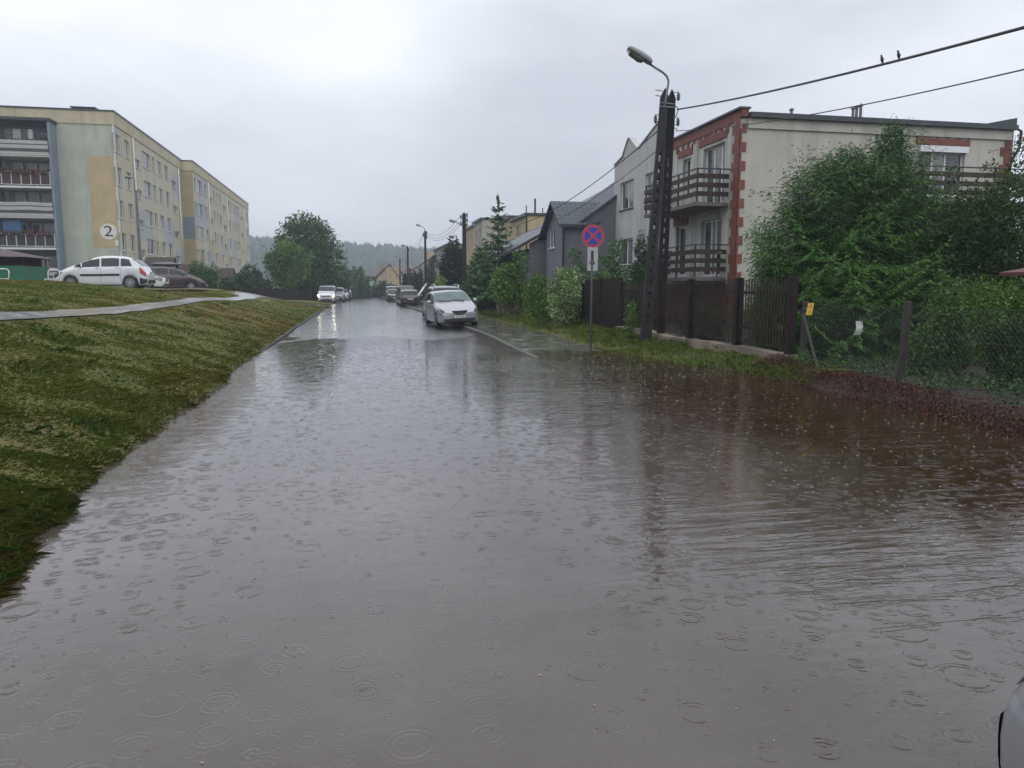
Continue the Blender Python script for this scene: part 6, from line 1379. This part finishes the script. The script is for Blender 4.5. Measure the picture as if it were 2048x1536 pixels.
# white boat-like boom sticking up behind the dark blue estate
a = PD(836, 592, 64); b = PD(853, 567, 66); e = empty('white_boom', (a.x, a.y, .1), 'white slanting boom with banded end sticking up behind the dark blue estate', 'boom')
MB().tube([a, b], [.08, .07], 10).build('shaft', MAT['white_plastic'], e, smooth=True)
d = (b-a).normalized(); mb = MB()
for k in range(3): mb.tube([b-d*(.12+.28*k), b-d*(.12+.28*k-.06)], .085, 10)
mb.build('end_bands', MAT['ink'], e); MB().tube([(a.x, a.y, 0), a+Vector((0, 0, .05))], .04, 10).build('stand', MAT['dark_metal'], e)
# ============================================================ VEGETATION
def unit(v): return v/np.maximum(np.linalg.norm(v, axis=-1, keepdims=True), 1e-9)
def leaf_quads(P, size, cols, name, parent, mat='leaf', dirs=None, aspect=.5, droop=.2, label=None):
    n0 = len(P); kp = (P[:, 0] > 8.6) | (P[:, 0] < 3) | (P[:, 1] > 24.8) | (P[:, 1] < 12.4) | (n0 < 1500) | (P[:, 2] > 2.1) if name != 'foliage' and parent is not None else np.ones(len(P), bool)
    P = P[kp]; cols = cols[kp]; dirs = dirs[kp] if dirs is not None else None
    n = len(P); d = unit(rng.normal(0, 1, (n, 3)) + (dirs*1.2 if dirs is not None else 0) + np.array([0, 0, -droop])); r = unit(np.cross(d, rng.normal(0, 1, (n, 3))))
    cols = cols*(np.array([1.2, 1.4, .95])[None] if mat == 'leaf' else 1.0)
    s = (size*rng.uniform(.6, 1.35, n))[:, None]; V = np.stack([P, P+d*s*.5+r*s*aspect*.5, P+d*s, P+d*s*.5-r*s*aspect*.5], 1)
    return quads_mesh(name, V, cols, MAT[mat], parent)
def tone(n, base, var=.45, k=None): return np.array(base)[None]*rng.uniform(1-var, 1+var, n)[:, None]
def lobes_points(lobes, n, shell=.55):
    vol = np.array([l[3]*l[4]*l[5] for l in lobes])**.75; cnt = rng.multinomial(n, vol/vol.sum()); P = []; Dr = []; Id = []
    for i, (l, c) in enumerate(zip(lobes, cnt)):
        u = unit(rng.normal(0, 1, (c, 3))); r = (shell+(1-shell)*rng.random(c)**.6)*(1+.18*rng.normal(0, 1, c)); P.append(np.array(l[:3])+u*r[:, None]*np.array(l[3:6])); Dr.append(u); Id += [i]*c
    return np.concatenate(P), np.concatenate(Dr), np.array(Id)
def shrub(name, px0, px1, pyt, D, label, cat, cols, size, n, zb=None, nl=9, group=None, depth=None, trunk=True, shape='round', aspect=.5, extra=None, pyb=None, bloom=None, mat='leaf', crown='crown', droop=.2, wild=1.0):
    if 11 < D < 32: size *= .78; n = int(n*1.45)
    a = PD(px0, 600, D); b = PD(px1, 600, D); cx, cy = (a.x+b.x)/2, (a.y+b.y)/2; wd = (b-a).length/2; zt_ = PD((px0+px1)/2, pyt, D).z
    g = gz(cx, cy) if zb is None else zb
    if pyb: zlow = PD((px0+px1)/2, pyb, D).z
    else: zlow = g
    dp = depth or wd*.8; H = zt_-zlow; lobes = []
    for k in range(nl):
        f = (k+.5)/nl
        if shape == 'cone': z = zlow+H*f*.92; rr = (1-f)**.8; lobes.append((cx+rng.normal(0, .08)*wd, cy, z, wd*rr*1.0+.08, dp*rr+.08, H/nl*1.1))
        elif shape == 'column': z = zlow+H*f*.95; rr = min(1, 2.6*(1-f))**.6*min(1, .75+f); lobes.append((cx, cy, z, wd*rr, dp*rr, H/nl*1.2))
        elif shape == 'box': lobes.append((cx-wd*.85+2*wd*.85*f, cy+rng.normal(0, .1)*dp, zlow+H*.5, wd/nl*1.5, dp, H*.5*rng.uniform(.82, 1.02)))
        else:
            an = rng.uniform(0, 2*pi); zz = rng.uniform(.12, .80); env = sqrt(max(.05, 1-((zz-.42)/.62)**2)); rr = rng.uniform(.25, .72)*env
            lobes.append((cx+cos(an)*wd*rr, cy+sin(an)*dp*rr, zlow+H*zz, wd*rng.uniform(.28, .48), dp*rng.uniform(.3, .5), H*rng.uniform(.14, .24)))
    if shape == 'round': lobes.append((cx, cy, zlow+H*.8, wd*.35, dp*.35, H*.2)); lobes.append((cx, cy, zlow+H*.35, wd*.7, dp*.7, H*.33))
    if extra:
        for (px, py, r_) in extra: q = PD(px, py, D); lobes.append((q.x, q.y, q.z, r_, r_, r_))
    P, Dr, Id = lobes_points(lobes, n); keep = P[:, 2] > g+.02; P, Dr, Id = P[keep], Dr[keep], Id[keep]
    hole = vn(P[:, 0]*2.2/max(.4, wd*.4)+P[:, 1], P[:, 2]*2.2/max(.4, wd*.4), 13) > .22; P, Dr, Id = P[hole], Dr[hole], Id[hole]
    e = empty(name, (cx, cy, g), label, cat, group); lt = rng.uniform(0, 1, len(lobes))[Id]; f = np.clip(lt*.7+.3*rng.random(len(P)), 0, 1)[:, None]
    C = (np.array(cols[0])*(1-f)+np.array(cols[1])*f)*rng.uniform(.6, 1.4, len(P))[:, None]
    if bloom:
        up = (rng.random(len(P)) < bloom[1]*(.3+.9*vn(P[:, 0]*3, P[:, 2]*3, 17))); C = np.where(up[:, None], np.array(bloom[0])[None]*rng.uniform(.7, 1.2, len(P))[:, None], C)
    leaf_quads(P, size, C, crown, e, mat, Dr, aspect, droop)
    if trunk and H > .8:
        mb = MB(); top = Vector((cx, cy, zlow+H*.65)); r0 = max(.03, H*.016)
        mb.tube([(cx, cy, g-.1), (cx+.03*wd, cy, g+(top.z-g)*.5), top], [r0*1.5, r0, r0*.4], 8); mb.build('trunk', MAT['bark'], e, smooth=True)
        for l in lobes[:7]:
            if shape == 'round': z0 = g+(top.z-g)*random.uniform(.35, .8); mb = MB(); mb.tube([(cx, cy, z0), (cx+(l[0]-cx)*.5, cy+(l[1]-cy)*.5, z0+(l[2]-z0)*.6), l[:3]], [r0*.6, r0*.4, r0*.15], 5); mb.build('branch', MAT['bark'], e, smooth=True)
    return e
def spruce_quads(base, H, Rm, wh=.26, nb=8, tw=.075, nl=.12, nw=.03, z0=.1, exp=.85, droop=.18, irregular=.25, light=None, step=.09):
    P = []; Dn = []; L_ = []; tipf = []; wood = []
    z = z0
    while z < H-.12:
        f = z/H; Lb0 = Rm*(1-f)**exp+.08; n = max(4, int(nb*(.6+.4*(1-f))))
        a0 = random.uniform(0, 6.3)
        for k in range(n):
            a = a0+2*pi*k/n+random.uniform(-.25, .25); Lb = Lb0*random.uniform(1-irregular, 1+irregular); zz = z+random.uniform(-.08, .08); up0 = .55*f**1.2
            ts = np.arange(.0, Lb, step); m = len(ts)
            if m < 2: continue
            fx = ts/Lb; r = ts; zc = zz + ts*up0 - droop*Lb*np.sin(fx*pi*.75) + .10*Lb*fx**2
            bp = np.stack([base[0]+np.cos(a)*r, base[1]+np.sin(a)*r, base[2]+zc], -1); bd = np.array([cos(a), sin(a), 0]); pd = np.array([-sin(a), cos(a), 0])
            wood.append((bp[0], bp[-1]))
            for s_ in (-1, 0, 1):
                tl = (.10+.38*Lb*(1-fx)*np.minimum(1, fx*4+.2))*(1 if s_ else .0)+(.12 if s_ == 0 else 0)
                for q in range(m):
                    if fx[q] < .15 and Lb > .6 and s_ == 0: continue
                    td = bd*.75+pd*s_*.8+np.array([0, 0, -.22 - .25*random.random() if s_ else .1]); td = td/np.linalg.norm(td)
                    ns = max(1, int(tl[q]/tw)); kk = np.arange(ns)
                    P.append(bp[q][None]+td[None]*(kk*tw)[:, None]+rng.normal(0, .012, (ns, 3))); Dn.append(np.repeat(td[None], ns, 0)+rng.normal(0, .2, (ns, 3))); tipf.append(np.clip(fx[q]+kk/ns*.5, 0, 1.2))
        z += wh*random.uniform(.8, 1.2)
    # leader shoot
    for h in np.arange(H-.5, H, .035): P.append(np.array([[base[0], base[1], base[2]+h]])); Dn.append(np.array([[random.uniform(-.5, .5), random.uniform(-.5, .5), .9]])); tipf.append(np.array([1.0]))
    P = np.concatenate(P); Dn = unit(np.concatenate(Dn)); tf = np.concatenate(tipf); n = len(P); r = unit(np.cross(Dn, np.array([0, 0, 1.])[None]+rng.normal(0, .35, (n, 3))))
    s = (nl*rng.uniform(.7, 1.3, n))[:, None]; V = np.stack([P, P+Dn*s*.45+r*nw*.5, P+Dn*s, P+Dn*s*.45-r*nw*.5], 1)
    return V, tf, wood
def spruce(name, spec, D, label, cols, group=None, cat='tree', fill=None, **kw):
    Vs = []; Ts = []; e = None
    for i, (px, pyt, pyb, Rm, dD) in enumerate(spec):
        b = PD(px, pyb, D+dD); top = PD(px, pyt, D+dD); g = gz(b.x, b.y)
        z0 = b.z if i or b.z > g+.4 else g
        if e is None: e = empty(name, (b.x, b.y, g), label, cat, group)
        V, t_, wood = spruce_quads((b.x, b.y, z0), top.z-z0, Rm, **kw); Vs.append(V); Ts.append(t_)
        mb = MB(); H = top.z-g; mb.tube([(b.x, b.y, g-.1), (b.x, b.y, g+H*.5), (b.x, b.y, top.z-.05)], [max(.03, H*.014), H*.008, .006], 8); mb.build('trunk', MAT['bark'], e, smooth=True)
    if fill:
        lb = []
        for px, py, rw, rh in fill: q = PD(px, py, D+.2); lb.append((q.x, q.y, q.z, rw, rw*.8, rh))
        P, Dr, _ = lobes_points(lb, 85000, .35); d = unit(Dr*np.array([1, 1, .2])+rng.normal(0, .5, P.shape)+np.array([0, 0, -.5])); r = unit(np.cross(d, rng.normal(0, 1, P.shape))); s = rng.uniform(.07, .13, len(P))[:, None]
        Vs.append(np.stack([P, P+d*s*.45+r*.011, P+d*s, P+d*s*.45-r*.011], 1)); Ts.append(np.full(len(P), .15))  # core needles sit near the dark end: crown's inner shade put into colour
    V = np.concatenate(Vs); print('quads', len(V)); t_ = np.concatenate(Ts)[:, None]; k = (V[:, 0, 2] > .15) & ((V[:, 0, 0] > 8.75) | (V[:, 0, 0] < 3) | (V[:, 0, 2] > 2.3) | (V[:, 0, 1] > 27)); V = V[k]; t_ = t_[k]
    cl = vn(V[:, 0, 0]*1.6+V[:, 0, 1], V[:, 0, 2]*1.6, 19)[:, None]
    C = (np.array(cols[0])*(1-t_*.8)+np.array(cols[1])*t_*.8)*(.65+.7*cl)*rng.uniform(.7, 1.3, len(V))[:, None]  # inner shade and lit tips are painted into the needle colour
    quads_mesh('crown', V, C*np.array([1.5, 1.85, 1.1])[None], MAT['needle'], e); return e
DG = [(.028, .052, .026), (.06, .11, .045)]
# the big many-headed spruce before the cream house
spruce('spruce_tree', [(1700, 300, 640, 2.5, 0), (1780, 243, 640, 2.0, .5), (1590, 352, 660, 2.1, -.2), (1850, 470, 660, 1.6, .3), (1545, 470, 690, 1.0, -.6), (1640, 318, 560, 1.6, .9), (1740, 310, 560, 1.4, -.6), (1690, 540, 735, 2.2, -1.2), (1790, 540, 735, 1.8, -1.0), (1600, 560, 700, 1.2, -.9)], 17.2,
       'big many-headed spruce filling the front garden of the cream house', [(.022, .042, .022), (.07, .125, .045)], nb=9, wh=.24, tw=.042, nl=.11, nw=.017, step=.075, droop=.30, exp=.62,
       fill=[(1700, 470, 1.35, 1.5), (1600, 520, 1.1, 1.2), (1780, 420, .9, 1.3), (1820, 540, 1.0, 1.1), (1690, 600, 1.9, .7), (1640, 400, .9, 1.0), (1690, 350, .7, .6), (1778, 335, .55, .75), (1860, 450, .7, .9), (1780, 292, .36, .5), (1783, 262, .16, .3), (1700, 318, .3, .3), (1590, 570, .8, .8)])
# slender fir
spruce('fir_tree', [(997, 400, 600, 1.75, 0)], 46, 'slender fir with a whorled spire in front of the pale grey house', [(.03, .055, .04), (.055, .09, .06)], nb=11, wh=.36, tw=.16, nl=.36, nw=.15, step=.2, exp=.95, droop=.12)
# leafy trees and shrubs on the right
DK = [(.012, .026, .010), (.04, .072, .024)]; MD = [(.028, .055, .017), (.075, .125, .035)]; LT = [(.05, .09, .02), (.12, .19, .045)]
shrub('pear_tree', 1840, 2110, 392, 16.5, 'tall leafy pear tree with upright shoots between the spruce and frame edge', 'tree', DK, .10, 30000, nl=16, depth=1.6, extra=[(1950, 450, .8), (2020, 430, .9), (2035, 520, .8), (1900, 480, .8), (1905, 350, .16), (1902, 322, .08), (1985, 305, .06), (1982, 335, .14), (2045, 295, .2), (2045, 350, .35)])
shrub('apple_tree', 1478, 1600, 420, 21.5, 'small apple tree whose sparse leaves show left of the spruce', 'tree', MD, .085, 3800, nl=8, extra=[(1502, 388, .12), (1530, 392, .16), (1500, 470, .2)])
shrub('hazel_bush', 1810, 1960, 590, 12.9, 'pale-leaved hazel bush right behind the chain-link mesh', 'bush', [(.02, .042, .014), (.08, .135, .045)], .075, 9000, nl=10, extra=[(1905, 590, .22), (1880, 560, .15)])
shrub('garden_hedge', 1880, 2130, 552, 15.0, 'clipped garden hedge with bright top shoots under the red shelter', 'hedge', [(.02, .045, .012), (.085, .14, .032)], .075, 12000, nl=7, shape='box', depth=.9, trunk=False)
shrub('dark_bush', 1590, 1745, 600, 15.4, 'dark bush right behind the mesh with the hanging white plate', 'bush', DK, .075, 9000, nl=9)
shrub('dark_bush', 1740, 1900, 580, 16.2, 'dark bush behind the middle concrete fence post', 'bush', DK, .075, 9000, nl=9)
shrub('dark_bush', 1960, 2120, 640, 11.6, 'low dark bush at the frame edge behind the chain-link', 'bush', DK, .07, 7000, nl=8)
shrub('creeper', 1585, 1640, 700, 13.9, 'grey-green creeper at the foot of the corner fence post', 'creeper', [(.05, .075, .045), (.11, .14, .09)], .05, 900, nl=5, trunk=False)
# behind the pickets and the board fence
for px0, px1, pyt, D, lb in ((1330, 1480, 600, 21.5, 'dark shrub behind the pickets between the house corner and the pole'), (1480, 1600, 575, 19.0, 'dark shrub behind the right picket panel')):
    shrub('garden_shrub', px0, px1, pyt, D, lb, 'bush', DK, .09, 4500, nl=8)
shrub('thuja', 1258, 1300, 466, 30, 'tall dark thuja against the white house, left of the near pole', 'thuja', [(.016, .034, .02), (.04, .07, .035)], .13, 5200, nl=10, shape='column', aspect=.4, droop=-.8)
shrub('thuja', 1278, 1330, 500, 28.5, 'shorter dark thuja directly behind the near pole', 'thuja', [(.016, .034, .02), (.04, .07, .035)], .13, 5200, nl=10, shape='column', aspect=.4, droop=-.8)
shrub('yew_bush', 1180, 1275, 500, 29.5, 'broad green yew bush above the black board fence', 'bush', [(.03, .06, .025), (.075, .13, .045)], .12, 7500, nl=12, extra=[(1235, 495, .3), (1222, 488, .12)])
shrub('yew_bush', 1108, 1200, 518, 31.5, 'green bush behind the round road sign', 'bush', [(.03, .06, .025), (.075, .13, .045)], .12, 6500, nl=12, extra=[(1150, 508, .25)])
spruce('young_spruce', [(1228, 478, 560, .5, 0)], 27.6, 'tip of a young spruce before the white house window', [(.03, .055, .03), (.07, .11, .05)], nb=6, wh=.2, tw=.09, nl=.14, nw=.04, step=.1)
# climbers on the fence
shrub('green_climber', 1040, 1112, 547, 29.5, 'bright green climber arching over the garden gate', 'climber', [(.035, .07, .014), (.11, .18, .035)], .11, 6500, nl=10, pyb=664, trunk=False, depth=.7)
shrub('flowering_climber', 1086, 1166, 537, 28.2, 'white-flowered silver-green climber beside the black board fence', 'climber', [(.045, .075, .03), (.13, .18, .08)], .10, 8500, nl=12, pyb=652, trunk=False, depth=.6, bloom=((.40, .44, .32), .32), extra=[(1120, 548, .2), (1150, 542, .15), (1158, 560, .2)])
mb = MB(); q = Px(1083, 630, 8.2); mb.box(8.1, 8.25, q.y-.08, q.y+.08, 0, 1.5); tag(mb.build('gate_post', MAT['fence_wood']), 'dark gate post under the green climber arch', 'post')
shrub('robinia_bush', 978, 1070, 522, 37, 'feathery bright green bush over the brown board fence', 'bush', [(.03, .062, .018), (.085, .14, .04)], .16, 7500, nl=12, pyb=618, extra=[(1040, 518, .35), (1010, 560, .5)])
shrub('green_bush', 925, 1012, 488, 50, 'tall mid-green bush beside the second concrete pole', 'bush', [(.022, .05, .018), (.06, .10, .034)], .2, 7500, nl=13)
shrub('dark_thuja_tree', 880, 935, 476, 60, 'wide black-green thuja at the foot of the second concrete pole', 'thuja', [(.012, .024, .018), (.028, .048, .032)], .28, 6500, nl=9, shape='column', aspect=.4, droop=-.6)
shrub('dark_shrub', 905, 990, 560, 47, 'dark low shrubs behind the notice board', 'bush', [(.02, .038, .02), (.05, .085, .035)], .18, 5000, nl=9)
shrub('elder_bush', 860, 905, 552, 56, 'small pale green elder bush behind the silver roof rails', 'bush', [(.06, .10, .04), (.14, .19, .08)], .2, 2400, nl=8)
shrub('thuja', 853, 872, 520, 86, 'slim brownish thuja beside the old grey house', 'thuja', [(.03, .032, .02), (.055, .055, .035)], .3, 1800, nl=8, shape='column', aspect=.4, droop=-.8)
for px0, px1, pyt, lb in ((806, 817, 547, 'leftmost of the clipped dark thujas in the far row'), (815, 826, 542, 'second clipped dark thuja in the far row, by the pole'), (825, 836, 545, 'third clipped dark thuja in the far row'), (834, 847, 541, 'tallest clipped dark thuja, right end of the far row')):
    shrub('thuja', px0, px1, pyt, 108, lb, 'thuja', [(.016, .032, .022), (.035, .06, .038)], .35, 1300, nl=7, shape='column', group='clipped thujas in a row', aspect=.45, droop=-.8)
shrub('garden_weed', 1243, 1288, 600, 23.2, 'small leafy sapling growing in front of the pickets beside the near pole', 'plant', [(.06, .11, .03), (.13, .2, .06)], .09, 650, nl=6)
shrub('bush', 830, 905, 570, 72, 'dark garden bushes between the dark estate and the old house', 'bush', [(.018, .035, .02), (.045, .075, .035)], .25, 3500, nl=9)
# the far end of the street
shrub('end_hedge', 686, 800, 572, 139, 'dark hedge closing the end of the street', 'hedge', [(.018, .036, .026), (.04, .065, .04)], .5, 6000, nl=12, shape='box', depth=2, trunk=False)
shrub('round_bush', 703, 732, 562, 133, 'round bush left of the green sign at the street end', 'bush', [(.03, .055, .035), (.05, .085, .05)], .4, 2200, nl=8)
shrub('round_bush', 752, 776, 563, 135, 'round dark bush before the cream gabled house', 'bush', [(.02, .04, .028), (.04, .07, .042)], .4, 2000, nl=8)
for px0, px1, pyt, D, lb in ((665, 712, 532, 128, 'grey-green tree just right of the big tree'), (700, 742, 536, 136, 'grey-green tree left of the brown-roofed house'), (640, 690, 545, 120, 'low tree above the row behind the white van')):
    shrub('far_tree', px0, px1, pyt, D, lb, 'tree', [(.03, .055, .03), (.06, .10, .05)], .5, 4200, nl=12)
# the big pair of trees left of the road
shrub('big_tree', 556, 684, 440, 90, 'tall dark round-topped tree behind the white van', 'tree', [(.025, .05, .022), (.07, .12, .04)], .36, 19000, nl=22, extra=[(600, 450, 1.4), (618, 462, 1.8), (590, 475, 1.5), (650, 480, 1.3), (665, 520, 1.6), (575, 500, 1.5)])
shrub('light_tree', 533, 622, 488, 84, 'lighter green tree in front of the tall dark tree', 'tree', [(.04, .08, .025), (.10, .16, .045)], .32, 13000, nl=16, extra=[(575, 505, 1.2), (548, 525, 1.0), (600, 520, 1.2)])
shrub('dark_shrub', 590, 660, 560, 84, 'dark shrubs at the foot of the big tree', 'bush', [(.015, .028, .016), (.035, .055, .028)], .3, 4200, nl=9)
shrub('dark_shrub', 655, 705, 560, 100, 'dark shrubs behind the parked cars on the far left kerb', 'bush', [(.015, .028, .016), (.035, .055, .028)], .35, 3000, nl=9)
shrub('willow_bush', 378, 442, 532, 56, 'feathery grey-green bush right of the brown car', 'bush', [(.04, .065, .035), (.08, .12, .06)], .2, 6500, nl=13, aspect=.3, extra=[(395, 535, .5), (425, 545, .5)])
for px0, px1, pyt, D, lb in ((430, 480, 558, 66, 'dark bush below the farthest tiled porch'), (468, 512, 545, 74, 'dark green bush between the farthest porch and the thin lamp mast'), (500, 548, 556, 80, 'low dark bush around the thin lamp mast'), (436, 470, 566, 70, 'small dark bush beneath the middle porch')):
    shrub('dark_bush', px0, px1, pyt, D, lb, 'bush', [(.022, .04, .026), (.05, .08, .042)], .26, 3600, nl=9)
shrub('far_bush', 478, 535, 530, 95, 'taller bush rising at the end of the apartment block', 'bush', [(.022, .04, .028), (.045, .07, .04)], .3, 4200, nl=9)
# red-brown hedge at the flood's edge: spiky low barberry
n = 21000; S = rng.uniform(2.5, 13.4, n); base = 7.6-.35*(1-np.clip((S-5)/7, 0, 1))+.2*(vn(S*1.4, S*0, 61)-.5); T = base+rng.normal(.2, .25, n); hgt = .04+.25*vn(S*1.1, T*.6, 62)*np.exp(-((T-base-.1)/.33)**2)
Z = np.maximum(ground(T, S), -.02)+hgt*rng.random(n)**.7; P = np.stack([T, S, Z], -1)
f = rng.random(n)[:, None]; C = (np.array([.045, .02, .017])*(1-f)+np.array([.12, .058, .048])*f)*rng.uniform(.5, 1.3, n)[:, None]
gq = (rng.random(n) < .05)[:, None]; C = np.where(gq, np.array([.07, .11, .03])[None], C)
e = empty('red_hedge', (7.8, 8, .05), 'straggling dark red barberry hedge along the edge of the flood', 'hedge')
leaf_quads(P, .042, C, 'foliage', e, 'red_leaf', None, .45, -.5)
# ivy and weeds below the chain link
n = 9000; S = rng.uniform(3, 14, n); T = rng.uniform(8.1, 9.6, n); ok = vn(T*2, S*2, 66) > .35; S, T = S[ok], T[ok]; n = len(S); P = np.stack([T, S, ground(T, S)+rng.uniform(0, .16, n)], -1)
tag(leaf_quads(P, .05, tone(n, (.035, .06, .03), .6), 'ground_cover', None, 'leaf', None, .6, -.2), 'dark leafy ground cover under the chain-link fence', 'ground cover', kind='stuff')
